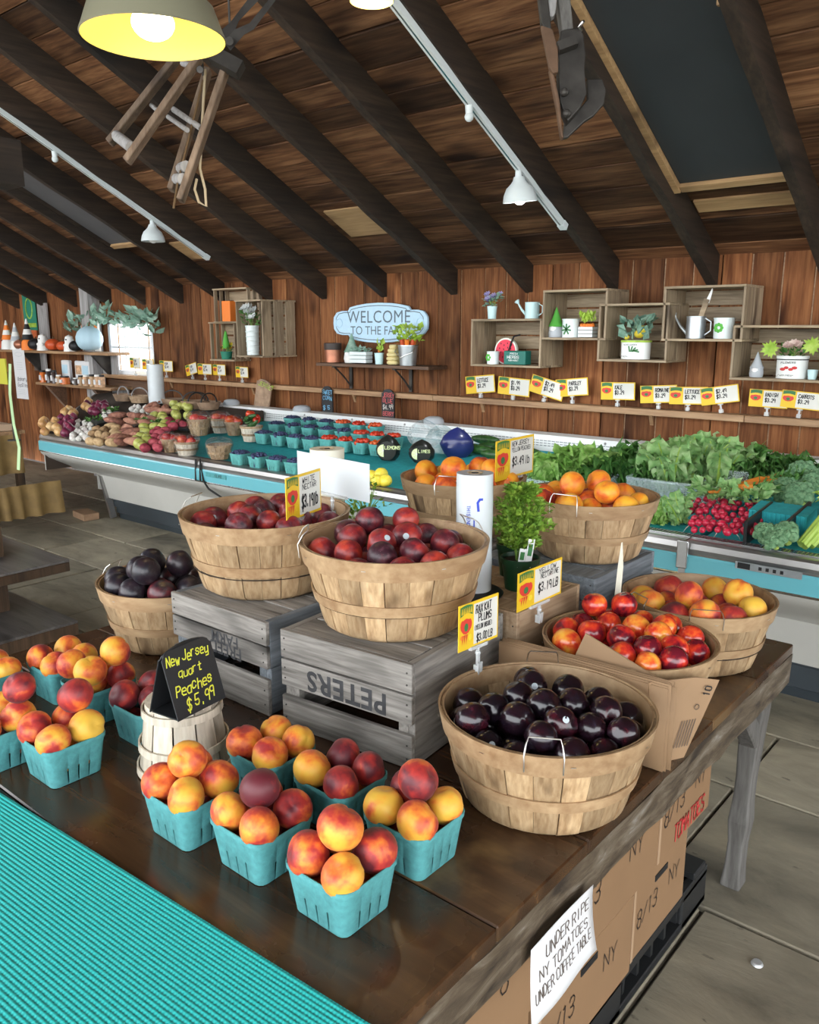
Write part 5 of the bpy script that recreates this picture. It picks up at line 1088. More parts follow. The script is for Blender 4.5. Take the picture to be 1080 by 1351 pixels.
# berry pints
def berries(n,R,r,mat,seed,sphere_n=6):
    rr=random.Random(seed); mb=MB()
    for _ in range(n):
        x,y=rr.uniform(-R,R),rr.uniform(-R,R); z=.066+.020*(1-(x*x+y*y)/(2*R*R))+rr.uniform(-.006,.006); mb.sphere((x,y,z),r*rr.uniform(.85,1.15),sphere_n,5)
    mb.box((0,0,.035),(R*1.7,R*1.7,.06)); return mb
bl=[berries(90,.046,.0085,'blueberry',s).mesh('blueberries','blueberry',True,180) for s in (1,2)]
to=[berries(26,.042,.0150,'tomato',s).mesh('cherry_tomatoes','tomato',True,180) for s in (3,4)]
def pint(px,py,kind,i,row,n):
    p=onbed(px,py,.002); till(p.x,p.y,f'{ords(i,n)} green pulp pint of {kind} in the {row}',R_(2),tm_small,p.z,'berry box',f'{row} of {kind} pints','pulp_pint',1.12)
    o=link('blueberries' if kind=='blueberries' else 'cherry_tomatoes',(bl if kind=='blueberries' else to)[i%2],None,p+Vector((0,0,.006)),(0,0,i)); o.color=(.5,1,1,1)
    tag(o,f'heap of {kind} filling the {ords(i,n)} pint in the {row}',('blueberries' if kind=='blueberries' else 'tomatoes'),f'{row} {kind}',kind='stuff')
xs=[349,370,391,412]
for i,x in enumerate(xs): pint(x,585+.13*(x-349),'blueberries',i,'front berry row',4)
for i in range(5): pint(366+22*i,572+2.6*i,'blueberries',i,'second berry row',5)
for i in range(3): pint(386+22*i,564+2.6*i,'blueberries',i,'back berry row',3)
for i in range(4): pint(434+22*i,593+2.6*i,'cherry tomatoes',i,'front tomato row',4)
for i in range(3): pint(476+21.5*i,586+2.4*i,'cherry tomatoes',i,'second tomato row',3)
for i in range(3): pint(452+21.5*i,571+2.4*i,'cherry tomatoes',i,'back tomato row',3)
for i in range(4): pint(318+24*i,613+4*i,'blueberries',i,'row along the front rim',4)
pint(412,629,'cherry tomatoes',0,'single spot at the front rim',2)
# lemon and lime bags
def produce_bag(p,w,h,d,mat,label,slice_mat,txt,seed,rz,lab=True,net='film'):
    t=thing('produce_bag',label,'bag',p,(0,0,rz)); rr=random.Random(seed); n,m=18,9; vs=[]
    for j in range(m+1):
        v=j/m
        for i in range(n):
            a=2*math.pi*i/n; q=(math.sin(math.pi*min(1,v*.9+.12)))**.6*(1+rr.uniform(-.07,.07)); k=1 if v<.7 else 1-(v-.7)*1.6
            vs.append((w/2*q*math.cos(a)*(1.05 if v>.9 else 1),d/2*q*math.sin(a)*k,h*v))
    MB().add(vs,[(j*n+i,j*n+(i+1)%n,(j+1)*n+(i+1)%n,(j+1)*n+i) for j in range(m) for i in range(n)]).build('bag',mat,t,smooth=True,angle=25)
    if lab:
        n=20; lb=MB().add([(w*.36*math.cos(2*math.pi*i/n),-d/2-.012+.0*math.sin(i),h*.42+h*.36*math.sin(2*math.pi*i/n)) for i in range(n)],[tuple(range(n))]).build('bag_label','bag_black',t)
        so=lb.modifiers.new('s','SOLIDIFY'); so.thickness=.004
        sl=MB().lathe([(.0005,.001),(h*.24,0)],16,a0=math.pi/2,a1=3*math.pi/2,M=Euler((math.pi/2,0,0)).to_matrix()).build('citrus_slice',slice_mat,t,(-w*.14,-d/2-.0165,h*.42))
        for k in range(4):
            a=math.pi/2+math.pi*(k+.5)/4; MB().bar((-w*.14,-d/2-.0185,h*.42),(-w*.14+h*.2*math.cos(a),-d/2-.0185,h*.42+h*.2*math.sin(a)),.003,.001,(0,1,0)).build('segment_line','white_paint',t)
        lettering([(txt,-w*.1,h*.48,h*.12,h*.075)],'lime_slice',t,lambda x,y:(x,-d/2-.0175,y),thick=.2,jit=0)
    return t
produce_bag(onbed(512,607,.005),.16,.17,.10,'bag_black','black-labelled bag of lemons reading LEMONS beside the tomato pints','lime_slice','LEMONS',1,R_(35))
produce_bag(onbed(556,610,.005),.17,.15,.10,'bag_black','black-labelled bag of limes reading LIMES behind the orange peaches','lime_slice','LIMES',2,R_(35))
produce_bag(onbed(588,606,.005)+Vector((0,.12,0)),.22,.20,.12,'bag_navy','navy blue plastic produce bag leaning on the back panel','lime_slice','',3,R_(30),False)
produce_bag(onbed(540,593,.005)+Vector((0,.16,0)),.24,.2,.13,'film','clear crumpled plastic produce bag behind the lemon bag','lime_slice','',4,R_(30),False)
produce_bag(onbed(570,600,.005)+Vector((0,.1,0)),.22,.2,.13,'film','clear crumpled plastic produce bag between the lime and navy bags','lime_slice','',5,R_(20),False)
for i,(px,py,rz) in enumerate(((616,590,10),(632,593,-8),(650,590,15),(640,580,0),(664,593,-12),(676,588,8),(690,596,20),(655,600,5))):
    p=onbed(px,py,.035+.02*(i==3)); o=link('zucchini',RF['zucchini'][i%2],None,p,(0,0,R_(rz)),.032); o.color=(.5,1,1,1); tag(o,f'{ords(i if i<7 else 7,8)} dark green zucchini lying behind the orange peach basket','zucchini','zucchini behind the orange peaches')
for i,(px,py) in enumerate(((490,628),(503,625),(497,634),(508,634))):
    o=link('yellow_squash',RF['yellow_squash'][0],None,onbed(px,py,.035+(.02 if i==1 else 0)),(0,.3,i),.035); o.color=(.4,1,1,1); tag(o,f'{ORD[i]} small yellow squash lying in the case behind the young herbs','squash','yellow squash in the case')
# ---- leafy greens
def leaf_mesh(L,W,mat,seed,ruf=.18,curl=.5,rib=True,n=14,m=8):
    rr=random.Random(seed); vs=[]; ph=rr.uniform(0,6)
    for j in range(n+1):
        v=j/n; wv=W*(.25+.75*math.sin(min(1,v*1.05)*math.pi*.62)**.8)*(1 if v<.85 else 1-(v-.85)*3.2)
        zc=L*(v-.28*curl*v*v*v); yc=L*curl*.55*v**2.2
        for i in range(m+1):
            u=2*i/m-1; e=abs(u)**2
            vs.append((u*wv/2, -yc-.18*W*e+ruf*W*(e*math.sin(v*24+ph+u*3)+.35*math.sin(v*41+u*9+ph)*abs(u)), zc+ruf*.7*W*e*math.cos(v*21+ph+u*2)))
    mb=MB().add(vs,[(j*(m+1)+i,j*(m+1)+i+1,(j+1)*(m+1)+i+1,(j+1)*(m+1)+i) for j in range(n) for i in range(m)])
    if rib:
        mb.mat(1); mb.tube([vs[j*(m+1)+m//2] for j in range(n)],[.010*(1-j/n*.85) for j in range(n)],5)
    return mb.mesh('leaf',[mat,'celery' if rib else 'stem_green'],True,180)
LV={'romaine':[leaf_mesh(.25,.105,'romaine',s,.2,.35) for s in (1,2,3)],'lettuce':[leaf_mesh(.20,.10,'lettuce',s,.36,.5,False) for s in (4,5,6)],'kale':[leaf_mesh(.20,.075,'dark_green',s,.5,.5,False) for s in (7,8,9)],'celery':[leaf_mesh(.12,.07,'celery',s,.3,.6,False) for s in (10,11)]}
def head(p,kind,n,label,sc_=1.0,spread=28,lean=0,name='lettuce_head',cat='lettuce',seed=1):
    t=thing(name,label,cat,p,(R_(lean),0,rnd.uniform(0,3)),None,sc_); rr=random.Random(seed)
    for i in range(n):
        k=i/n; a=i*2.399; til=spread*(.15+k)*rr.uniform(.8,1.2)
        link('leaf',LV[kind][i%len(LV[kind])],t,(.016*math.sin(a)*(1+k),-.016*math.cos(a)*(1+k),.0),(R_(til),0,a),rr.uniform(.8,1.08))
    MB().lathe([(.0005,-.0),(.022,0),(.026,.03),(.0005,.05)],10).build('heart','celery',t)
    return t
def leafhead(px,py,kind,n,label,sc_,spread,seed,Yo=0,lean=-12,name='lettuce_head',cat='lettuce',dz=.006):
    p=onbed(px,py,dz)+Vector((0,Yo,0)); return head(p,kind,n,label,sc_,spread,lean,name,cat,seed)
leafhead(735,640,'lettuce',26,'ruffled bright green leaf lettuce head left of the dark kale',1.2,34,1,.0)
leafhead(768,640,'lettuce',26,'ruffled green leaf lettuce head touching the dark kale bunch',1.2,32,2,.05)
leafhead(808,640,'kale',34,'dark green curly kale bunch beside the leaf lettuce',1.25,36,3,.02,name='kale_bunch',cat='kale')
leafhead(845,645,'kale',30,'dark leafy bunch with pale stems left of the romaine',1.05,26,4,0,name='kale_bunch',cat='kale')
leafhead(885,645,'romaine',24,'tall romaine head standing in the clear bin, nearest the kale',1.18,30,5)
leafhead(910,642,'romaine',24,'tall romaine head in the middle of the clear bin',1.22,30,6,.06)
leafhead(945,642,'romaine',22,'leaning romaine head at the right side of the clear bin',1.15,34,7,.02,-16)
leafhead(980,640,'kale',28,'curly dark green bunch behind the carrots',1.1,38,8,.06,name='kale_bunch',cat='kale')
leafhead(1028,640,'kale',28,'low parsley-like dark bunch left of the broccoli',.95,45,9,.12,name='kale_bunch',cat='kale')
leafhead(898,690,'romaine',12,'small pale romaine heart at the front rim beside the radishes',.62,24,10,0,-30)
leafhead(866,690,'lettuce',12,'small pale green lettuce at the front rim behind the peach basket',.55,30,11,0,-30)
# clear bin
def clear_bin(p,w,d,h,label):
    t=thing('clear_bin',label,'bin',p,(R_(5.5),0,0))
    MB().box((0,0,.003),(w*.9,d*.9,.005)).build('bottom','tray_clear',t)
    for c,s in (((0,-d/2,h/2),(w,.004,h)),((0,d/2,h/2),(w,.004,h)),((-w/2,0,h/2),(.004,d,h)),((w/2,0,h/2),(.004,d,h))): MB().box(c,s).build('side','tray_clear',t)
    mb=MB(); r=.007; P=[(-w/2,-d/2,h),(w/2,-d/2,h),(w/2,d/2,h),(-w/2,d/2,h),(-w/2,-d/2,h)]; mb.tube(P,r,6); mb.build('rim','tray_clear',t)
clear_bin(onbed(905,652,.002),.50,.34,.10,'clear plastic bin holding the standing romaine heads')
clear_bin(onbed(750,648,.002),.44,.30,.08,'clear plastic bin holding the ruffled leaf lettuce')
# carrots
cm=MB().lathe([(.0005,-.09),(.005,-.085),(.010,-.05),(.0155,.02),(.0165,.06),(.012,.072),(.0005,.074)],10).mesh('carrot','carrot_skin',True,60)
cg=MB(); foliage(cg,random.Random(2),14,0,0,.07,.16,.012,.03); cgm=cg.mesh('carrot_top','dark_green')
for i in range(11):
    rr=random.Random(i+9); px=955+5.5*i; py=648-1.2*i+rr.uniform(-4,4); p=onbed(px,py,.05+.03*(i%3)); 
    t=thing('carrot',f'{ords(i,11)} orange carrot in the bunch behind the radishes','carrot',p,tilt(rr.uniform(-6,6),72+rr.uniform(-9,9),28+rr.uniform(-14,14)),'bunched carrots',1.25); link('root',cm,t).color=(.5,1,1,1); link('green_top',cgm,t)
# radish bunches
rm_=rough_fruit('radish','radish',1,1,.95,31,.04,.0)
for b_,(bx,by) in enumerate(((932,690),(977,694))):
    base=onbed(bx,by,.02); gl=thing('radish_greens',('left' if b_==0 else 'right')+' tuft of radish leaves above the radish bunches','radish greens',onbed(bx+8,by-34,.06))
    mb=MB(); foliage(mb,random.Random(b_),130,0,0,0,.06,.10,.055); mb.build('leaves','romaine',gl)['kind']='stuff'
    pts=[]; rr=random.Random(b_+3)
    for r_ in range(6):
        for c_ in range(5): pts.append((bx-21+10*c_+(r_%2)*4+rr.uniform(-2,2),by-30+7.5*r_+rr.uniform(-1.5,1.5)))
    pts.sort()
    for i,(px,py) in enumerate(pts):
        p=onbed(px,py,.045+.012*rr.random()); t=thing('radish',f'{"left" if b_==0 else "right"} bunch red radish, {ORD[i%30] if i<30 else "outer"} from its left','radish',p,(rr.uniform(-1,1),rr.uniform(-1,1),rr.uniform(0,6)),'bunched radishes',.0175*rr.uniform(.8,1.15))
        o=link('bulb',rm_,t); o.color=(.5,1,1,1); MB().tube([(0,0,-.9),(.3,.2,-1.8),(.2,.5,-2.8)],[.14,.07,.03],4).build('root','flower_pink',t) if i%2==0 else None
# broccoli
def broccoli(px,py,s,label,dz=.05):
    rr=random.Random(int(px)); t=thing('broccoli_crown',label,'broccoli',onbed(px,py,dz),tilt(35,0,rr.uniform(-20,20)),'broccoli crowns')
    for i in range(16):
        a=i*2.399; q=s*.85*math.sqrt(i/16); z=s*.75*math.sqrt(max(0,1-(q/s)**2)); mb=MB(); c=Vector((q*math.cos(a),q*math.sin(a),z)); mb.sphere((0,0,0),s*.36,10,7)
        mb.v=[tuple(Vector(v)*(1+rr.uniform(-.12,.12))) for v in mb.v]; mb.build('floret','broccoli',t,c,None,True,30)
    MB().cyl((0,0,-s*.5),(0,0,s*.5),s*.25,s*.4,10).build('stalk','celery',t,smooth=True)
for i,(px,py,s,l) in enumerate(((1058,630,.075,'broccoli crown at the back of the heap by the right edge'),(1078,642,.075,'broccoli crown at the right picture edge'),(1036,652,.07,'broccoli crown on the left of the upper heap'),(1056,660,.075,'broccoli crown in the front of the upper heap'),(1010,708,.05,'small broccoli crown at the front rim, left one'),(1037,710,.06,'broccoli crown at the front rim beside the celery'),(1022,718,.045,'small broccoli crown low between the two front ones'))): broccoli(px,py,s,l,.07 if i<4 else .045)
p=onbed(1026,690,.05); o=thing('produce_divider','turquoise ribbed liner block behind the front broccoli','divider',p); 
MB().box((0,.06,0),(.24,.16,.10)).build('block','liner_blue',o,None,(R_(6),0,0))
for k in range(12): MB().box((-.11+.02*k,-.022,.0),(.010,.006,.10)).build('rib','liner_blue',o,None,(R_(6),0,0))
for px,lab in ((1000,'black divider between the radishes and the broccoli'),(1052,'black divider between the broccoli and the celery')):
    p=onbed(px,690,.05); o=MB().box((0,0,0),(.015,.34,.11)).build('bin_divider','black_plastic',None,p,(R_(5.5),0,0)); tag(bev(o,.003),lab,'divider')
# celery
for i in range(4):
    p=onbed(1062+9*i,715-1*i,.04); t=thing('celery_bunch',f'{ords(i,4)} pale green celery stalk bundle at the right edge','celery',p,tilt(-48,10,-18),'celery at the right edge'); rr=random.Random(i)
    for k in range(5):
        a=k*1.26; MB().tube([(.014*math.cos(a),.014*math.sin(a),-.02),(.018*math.cos(a),.018*math.sin(a),.12),(.03*math.cos(a),.03*math.sin(a),.24)],[.013,.011,.006],7).build('stalk','celery',t,smooth=True)
    for k in range(8): link('leaf',LV['celery'][k%2],t,(.02*math.cos(k),.02*math.sin(k),.19),(R_(25+4*k),0,k*.9))
# ================================================================== BACK WALL: CRATES, SIGN, SHELVES AND DECOR
def wall_crate(TLp,BRp,label,F=4.70,B=4.995,slat=False,th=.014):
    a=ony(*TLp,F); b_=ony(*BRp,F); x0,x1,z0,z1=a.x,b_.x,b_.z,a.z; w,h,d=x1-x0,z1-z0,B-F
    t=thing('wall_crate',label,'crate',(x0,F,z0))
    def bx(c,s,n,m='wallcrate'): return bev(MB().box(c,s).build(n,m,t),.002)
    for z in (th/2,h-th/2):
        for k in range(2): bx((w/2,d*(k+.5)/2,z),(w,d/2-.004,th),'slat')
    for x in (th/2,w-th/2):
        n=3 if slat else 2; g=.03 if slat else .004
        for k in range(n): bx((x,d*(k+.5)/n,h/2),(th,d/n-g,h-2*th),'side_slat','wallcrate_z')
    n=max(2,round(h/.11))
    for k in range(n): bx((w/2,d-.006,th+(h-2*th)*(k+.5)/n),(w-2*th,.010,(h-2*th)/n-(.016 if slat else .010)),'back_slat')
    return x0,x1,z0,z1,F
wood('wallcrate_z',(.15,.10,.06),(.29,.215,.135),(.42,.33,.22),'z',1.6,.65,var=.2)
A=wall_crate((621,421),(712,486),'open wooden crate shelf on the wall holding the watermelon slice and HERBS box')
Bc=wall_crate((716,383),(798,449),'open wooden crate shelf on the wall holding the green-hatted gnome')
Cc=wall_crate((790,401),(878,479),'open wooden crate shelf on the wall holding the tin of yellow lemons')
D=wall_crate((876,378),(978,451),'open wooden crate shelf on the wall holding the galvanised watering can')
E_=wall_crate((967,429),(1090,506),'open wooden crate shelf at the right edge holding the flower tin')
L1=wall_crate((279,381),(326,426),'upper slatted crate of the left wall cluster holding an orange box',4.80,4.995,True)
L2=wall_crate((308,396),(346,472),'tall slatted crate of the left wall cluster holding the white flower vase',4.60,4.995,True)
L3=wall_crate((274,425),(309,477),'lower slatted crate of the left wall cluster holding the sunflower pot',4.80,4.995,True)
def at(px,py,Y,z=None):
    p=ony(px,py,Y)
    if z is not None: p.z=z
    return p
def pot(p,r,h,mat,label,name='flower_pot',cat='pot',taper=.82,ribs=False,group=None):
    t=thing(name,label,cat,p); n=32 if ribs else 24
    pr=[(.0005,0),(r*taper,0),(r,h*.94),(r*1.05,h*.95),(r*1.05,h),(r*.93,h),(r*.86,h*.8),(.0005,h*.78)]
    MB().lathe(pr,n).build('body',mat,t,smooth=True)
    if ribs:
        for k in range(5): MB().lathe([(r*(taper+(1-taper)*(k+.5)/5),h*(.12+.16*k)),(r*(taper+(1-taper)*(k+.5)/5)+.004,h*(.12+.16*k)+.008),(r*(taper+(1-taper)*(k+.5)/5),h*(.12+.16*k)+.016)],n).build('rib',mat,t,smooth=True)
    return t
def flowers(t,z,n,R,h,mat,seed,size=.03,leaf='dark_green',nl=30,ball=.0):
    rr=random.Random(seed)
    mb=MB(); foliage(mb,rr,nl,0,0,z,z+h*.8,R,.035); mb.build('leaves',leaf,t)['kind']='stuff'
    for i in range(n):
        a=rr.uniform(0,6.28); q=R*rr.uniform(.2,1); c=Vector((q*math.cos(a),q*math.sin(a),z+h*rr.uniform(.45,1)))
        MB().tube([(0,0,z-.01),tuple(c*.6+Vector((0,0,z*.4))),tuple(c)],.002,4).build('stem','stem_green',t)
        mb=MB(); m=9
        for k in range(m):
            b_=2*math.pi*k/m; d=Vector((math.cos(b_),math.sin(b_)*.8-.5,math.sin(b_)*.6+.2)).normalized(); e=d.cross(Vector((0,-1,.3))).normalized(); mb.add([c,c+d*size*.6+e*size*.3,c+d*size,c+d*size*.6-e*size*.3],[(0,1,2,3)])
        mb.sphere(c,size*.3,8,5); mb.build('blossom',mat,t)
def can(p,r,h,mat,label,flip=1,rose=True):
    t=thing('watering_can',label,'watering can',p)
    MB().lathe([(.0005,0),(r,0),(r*1.0,h*.95),(r*1.03,h*.96),(r*1.03,h),(r*.9,h),(r*.86,h*.5),(.0005,h*.48)],24).build('body',mat,t,smooth=True)
    MB().tube([(-flip*r*.85,0,h*.18),(-flip*r*1.7,0,h*.55),(-flip*r*2.3,0,h*.95)],[r*.2,r*.16,r*.12],10).build('spout',mat,t,smooth=True)
    if rose: MB().cyl((-flip*r*2.25,0,h*.93),(-flip*r*2.55,-.0,h*1.08),r*.12,r*.38,12).build('rose',mat,t,smooth=True)
    MB().tube([(flip*r*.95,0,h*.15),(flip*r*1.6,0,h*.35),(flip*r*1.6,0,h*.75),(flip*r*.95,0,h*.92)],r*.08,6).build('handle',mat,t,smooth=True)
    return t
def gnome(p,s,hat,body,label,beard='white_paint'):
    t=thing('garden_gnome',label,'gnome',p)
    MB().lathe([(.0005,0),(.055*s,0),(.062*s,.03*s),(.055*s,.075*s),(.035*s,.095*s),(.0005,.1*s)],16).build('body',body,t,smooth=True)
    MB().lathe([(.058*s,.078*s),(.06*s,.083*s),(.045*s,.11*s),(.024*s,.16*s),(.008*s,.21*s),(.0005,.225*s)],16).build('hat',hat,t,smooth=True)
    MB().sphere((0,-.05*s,.075*s),.012*s,8,6).build('nose','flower_pink',t,smooth=True)
    MB().lathe([(.0005,.01*s),(.02*s,.03*s),(.034*s,.06*s),(.03*s,.078*s),(.0005,.085*s)],12,c=(0,-.032*s,0)).build('beard',beard,t,smooth=True)
    return t
YI=4.80
zA=A[2]+.015; zAt=A[3]+.001
t=pot(at(649,410,YI,zAt),.034,.085,'aqua_ceramic','pale aqua pot of purple lavender on top of the watermelon crate'); flowers(t,.08,9,.055,.09,'flower_purple',1,.028,'garland',40)
can(at(702,410,YI,zAt),.048,.105,'aqua_ceramic','white watering can on top of the watermelon crate',1)
# watermelon slice
t=thing('watermelon_decor','round slice of red watermelon decor in the wall crate','decoration',at(668,460,4.86,zA+.085),tilt(90,0,0))
MB().lathe([(.0005,-.012),(.09,-.012),(.09,.012),(.0005,.012)],32).build('rind','watermelon_rind',t,smooth=True,angle=30)
MB().lathe([(.0005,.0125),(.079,.0125),(.079,.015),(.0005,.015)],32).build('flesh','watermelon_red',t)
for k in range(18): a=k*2.4; q=.07*math.sqrt((k+.5)/18); MB().sphere((q*math.cos(a),q*math.sin(a),.0155),.004,6,4,(1,1.5,.5)).build('seed','seed',t)
MB().tube([(.02,-.03,.02),(.05,.06,.02),(.07,.1,.02),(.12,.11,.02)],.006,6).build('straw','black',t)
t=pot(at(650,478,4.76,zA),.042,.085,'white_ceramic','white pot with green cactus print beside the HERBS box',taper=.95); 
for k in range(6): a=k*1.05; MB().sphere((-.012+.014*math.cos(a),-.0405,.045+.017*math.sin(a)),.009,8,5,(1,.25,1)).build('leaf_print','gnome_green',t)
t=thing('herb_box','dark green planter box lettered FRESH HERBS in the wall crate','planter box',at(682,480,4.755,zA)); bev(MB().box((0,0,.047),(.17,.075,.09)).build('box','herb_box',t),.004)
lettering([('FRESH',-.033,.068,.011,.009),('HERBS',-.055,.042,.018,.014),('FARM MARKET',-.045,.025,.009,.0055)],'white_paint',t,lambda x,y:(x,-.039,y),thick=.18,jit=0,slant=0)
zB=Bc[2]+.015
gnome(at(733,440,YI,zB),.85,'gnome_green','gnome_grey','small garden gnome with tall green hat in the wall crate')
t=pot(at(752,440,YI-.02,zB),.052,.115,'white_ceramic','white pot with dark green leaf print beside the green-hatted gnome',taper=.97)
for k in range(7): a=R_(-60+k*50); MB().box((0,0,0),(.034,.003,.009)).build('leaf_print','logo_green',t,(.016*math.cos(a),-.0525,.05+.018*math.sin(a)),(0,-a,0))
t=thing('carrot_crate_decor','miniature white slatted crate of orange carrots in the wall crate','decoration',at(775,440,YI,zB))
for k in range(3): MB().box((0,0,.012+.022*k),(.10,.07,.018)).build('slat','white_ceramic',t)
for k in range(5): MB().sphere((-.038+.019*k,-.01,.075),.014,8,6,(1,1,.9)).build('carrot','orange_paint',t,smooth=True); mb=MB(); foliage(mb,random.Random(k),8,-.038+.019*k,-.01,.085,.14,.008,.035,up=2); mb.build('carrot_top','flower_green',t)
zC=Cc[2]+.015
t=thing('planter_tin','white oval planter tin of yellow lemons and leaves in the wall crate','planter',at(838,470,YI,zC)); MB().lathe([(.0005,0),(.09,0),(.092,.10),(.095,.102),(.095,.112),(.085,.112),(.08,.08),(.0005,.08)],32,M=Matrix.Diagonal((1,.7,1))).build('tin','tin_white',t,smooth=True)
MB().lathe([(.0955,.100),(.0975,.106),(.0955,.112)],32,M=Matrix.Diagonal((1,.71,1))).build('rim_band','flower_green',t)
for k in range(5): a=R_(100-k*28); MB().box((0,0,0),(.035,.003,.008)).build('leaf_print','logo_green',t,(-.01+.02*math.cos(a)+.006*k,-.0655,.05+.012*math.sin(a)),(0,-a,0))
lettering([('HERB GARDEN',-.05,.082,.009,.006),('FRESH',-.06,.012,.008,.006)],'ink',t,lambda x,y:(x,-.067,y),thick=.14)
for k,(x,z) in enumerate(((.03,.15),(.05,.175),(-.05,.13))): MB().sphere((x,-.03,z),.03 if k<2 else .018,12,8,(1,1,.85)).build('lemon','flower_yellow',t,smooth=True)
mb=MB(); foliage(mb,random.Random(4),60,0,0,.11,.22,.08,.06,up=.8); mb.build('leaves','garland',t)['kind']='stuff'
zD=D[2]+.015
t=can(at(917,440,YI,zD),.054,.125,'galv','galvanised watering can with a trowel handle standing in it',1)
MB().bar((.02,0,.10),(.055,0,.22),.03,.012,(0,1,0)).build('trowel_handle','wallcrate',t); MB().prism([(-.012,0),(.012,0),(.006,.07),(-.002,.09)],-.002,.002,'y').build('trowel_blade','white_paint',t,(.055,0,.2),(0,R_(18),0))
t=pot(at(954,440,YI-.02,zD),.056,.115,'white_ceramic','white pot with green succulent print in the watering can crate',taper=.95)
for k in range(8): a=k*.785; MB().sphere((-.01+.018*math.cos(a),-.0555,.06+.018*math.sin(a)),.010,8,5,(1,.25,1)).build('leaf_print','gnome_green',t)
zE=E_[2]+.015
gnome(at(997,496,YI,zE),.62,'gnome_grey','gnome_grey','small grey stone gnome at the left of the flower tin crate')
t=thing('planter_tin','white tin of green and pink flowers with red print at the right edge','planter',at(1043,498,YI,zE)); MB().lathe([(.0005,0),(.078,0),(.080,.105),(.083,.107),(.083,.12),(.075,.12),(.07,.09),(.0005,.09)],32,M=Matrix.Diagonal((1,.8,1))).build('tin','tin_white',t,smooth=True)
MB().lathe([(.0815,.098),(.083,.1),(.0815,.103)],32,M=Matrix.Diagonal((1,.81,1))).build('rim_band','ink',t)
for k in range(4): MB().sphere((-.03+.02*k,-.062,.05+.008*(k%2)),.012,8,5,(1.2,.2,.7)).build('flower_print','ink_red',t)
lettering([('FLOWERS',-.04,.08,.010,.008),('FARM FRESH',-.05,.014,.007,.006)],'ink',t,lambda x,y:(x,-.0655,y),thick=.16)
flowers(t,.115,7,.06,.07,'flower_pink',6,.03,'dark_green',30)
for k,sx in enumerate((-.11,.10)):
    mb=MB(); c=Vector((sx,-.03,.155+.02*k))
    for q in range(26): a=q*2.4; r_=.058*math.sqrt((q+3)/29); d=Vector((math.cos(a),-.25,math.sin(a))); e=Vector((-math.sin(a),0,math.cos(a))); mb.add([c,c+d*r_*.6+e*.008,c+d*r_,c+d*r_*.6-e*.008],[(0,1,2,3)])
    mb.build('daisy','flower_green',t)
pot(at(1071,498,YI-.03,zE),.026,.05,'aqua_ceramic','tiny aqua pail beside the flower tin at the right edge',taper=.8)
# left crates
t=thing('orange_box','orange carton standing in the upper left wall crate','box',at(303,421,4.86,L1[2]+.015)); bev(MB().box((0,0,.09),(.12,.08,.18)).build('carton','orange_paint',t),.003)
t=pot(at(334,468,4.72,L2[2]+.015),.058,.25,'white_ceramic','tall white ribbed vase with white flowers in the left wall crate',taper=.9,ribs=True); flowers(t,.24,9,.10,.16,'flower_white',8,.05,'dark_green',70)
t=pot(at(299,473,4.86,L3[2]+.015),.055,.07,'banner_green','green pot of sunflowers in the lower left wall crate'); flowers(t,.06,4,.05,.07,'flower_yellow',9,.045,'dark_green',30)
MB().lathe([(.03,.1),(.03,.15),(.012,.24),(.0005,.26)],12).build('gnome_hat','gnome_green',t,smooth=True)
# welcome sign
c=ony(500,426,4.965); t=thing('welcome_sign','pale blue carved wooden sign reading WELCOME TO THE FARM on the wall','sign',c)
def outline(s=1.0):
    W,H=.50,.155; pts=[]
    q=[(0,1.0),(.25,.97),(.45,.90),(.62,.80),(.66,.62),(.80,.62),(.92,.55),(.99,.3),(1.0,0)]
    right=[(x*W,z*H) for x,z in q]; pts=right+[(x,-z) for x,z in right[-2::-1]]; pts+=[(-x,z) for x,z in pts[-2:0:-1]]
    return [(x*s,z*s) for x,z in pts]
bev(MB().prism(outline(),-.014,.012,'y').build('board','sign_blue',t),.004)
mb=MB(); o_=[(x*.93,z*.86) for x,z in outline()]; ribbon(mb,[o_+[o_[0]]],.006,0,0,lambda x,y:(x,-.0155,y)); mb.build('border_line','sign_dark',t)
for sx in (-1,1): mb=MB(); mb.tube([(sx*.43+.035*math.cos(a),-.015,.035*math.sin(a)) for a in [k*math.pi/8 for k in range(17)]],.006,6); mb.build('scroll','sign_blue',t,smooth=True)
RX90=Matrix.Rotation(math.pi/2,4,'X')
font('WELCOME',.135,'sign_dark',t,Matrix.Translation((0,-.0152,.042))@RX90,offset=.0,space=1.05); font('TO THE FARM',.095,'sign_dark',t,Matrix.Translation((0,-.0152,-.062))@RX90)
# wall shelf below the sign
a=ony(416,478,4.76); b_=ony(564,485,4.76); zS=a.z
t=thing('wall_shelf','dark narrow wall shelf on two iron brackets below the welcome sign','shelf',((a.x+b_.x)/2,4.88,zS-.015)); bev(MB().box((0,0,0),(b_.x-a.x,.23,.025)).build('board','dark_shelf',t),.003)
for px in (459,538): x=ony(px,490,4.95).x-(a.x+b_.x)/2; mb=MB(); mb.box((x,.105,-.105),(.03,.012,.19)).box((x,0,-.018),(.03,.2,.01)); mb.build('bracket','iron',t); MB().tube([(x,.10,-.18),(x,.02,-.10),(x,-.08,-.022)],.008,6).build('brace','iron',t)
zS+=.0005
t=pot(at(439,470,4.86,zS),.068,.15,'copper','copper and black canister at the left end of the wall shelf',name='canister',cat='canister',taper=.95); MB().lathe([(.0695,.10),(.0725,.12),(.0725,.152),(.06,.155)],24).build('dark_band','dark_pot',t,smooth=True)
gnome(at(464,470,4.90,zS),1.05,'garland','ghost_white','pale gnome with grey-green hat on the wall shelf')
t=thing('succulent_box','white slatted box of green succulents on the wall shelf','planter box',at(476,474,4.84,zS))
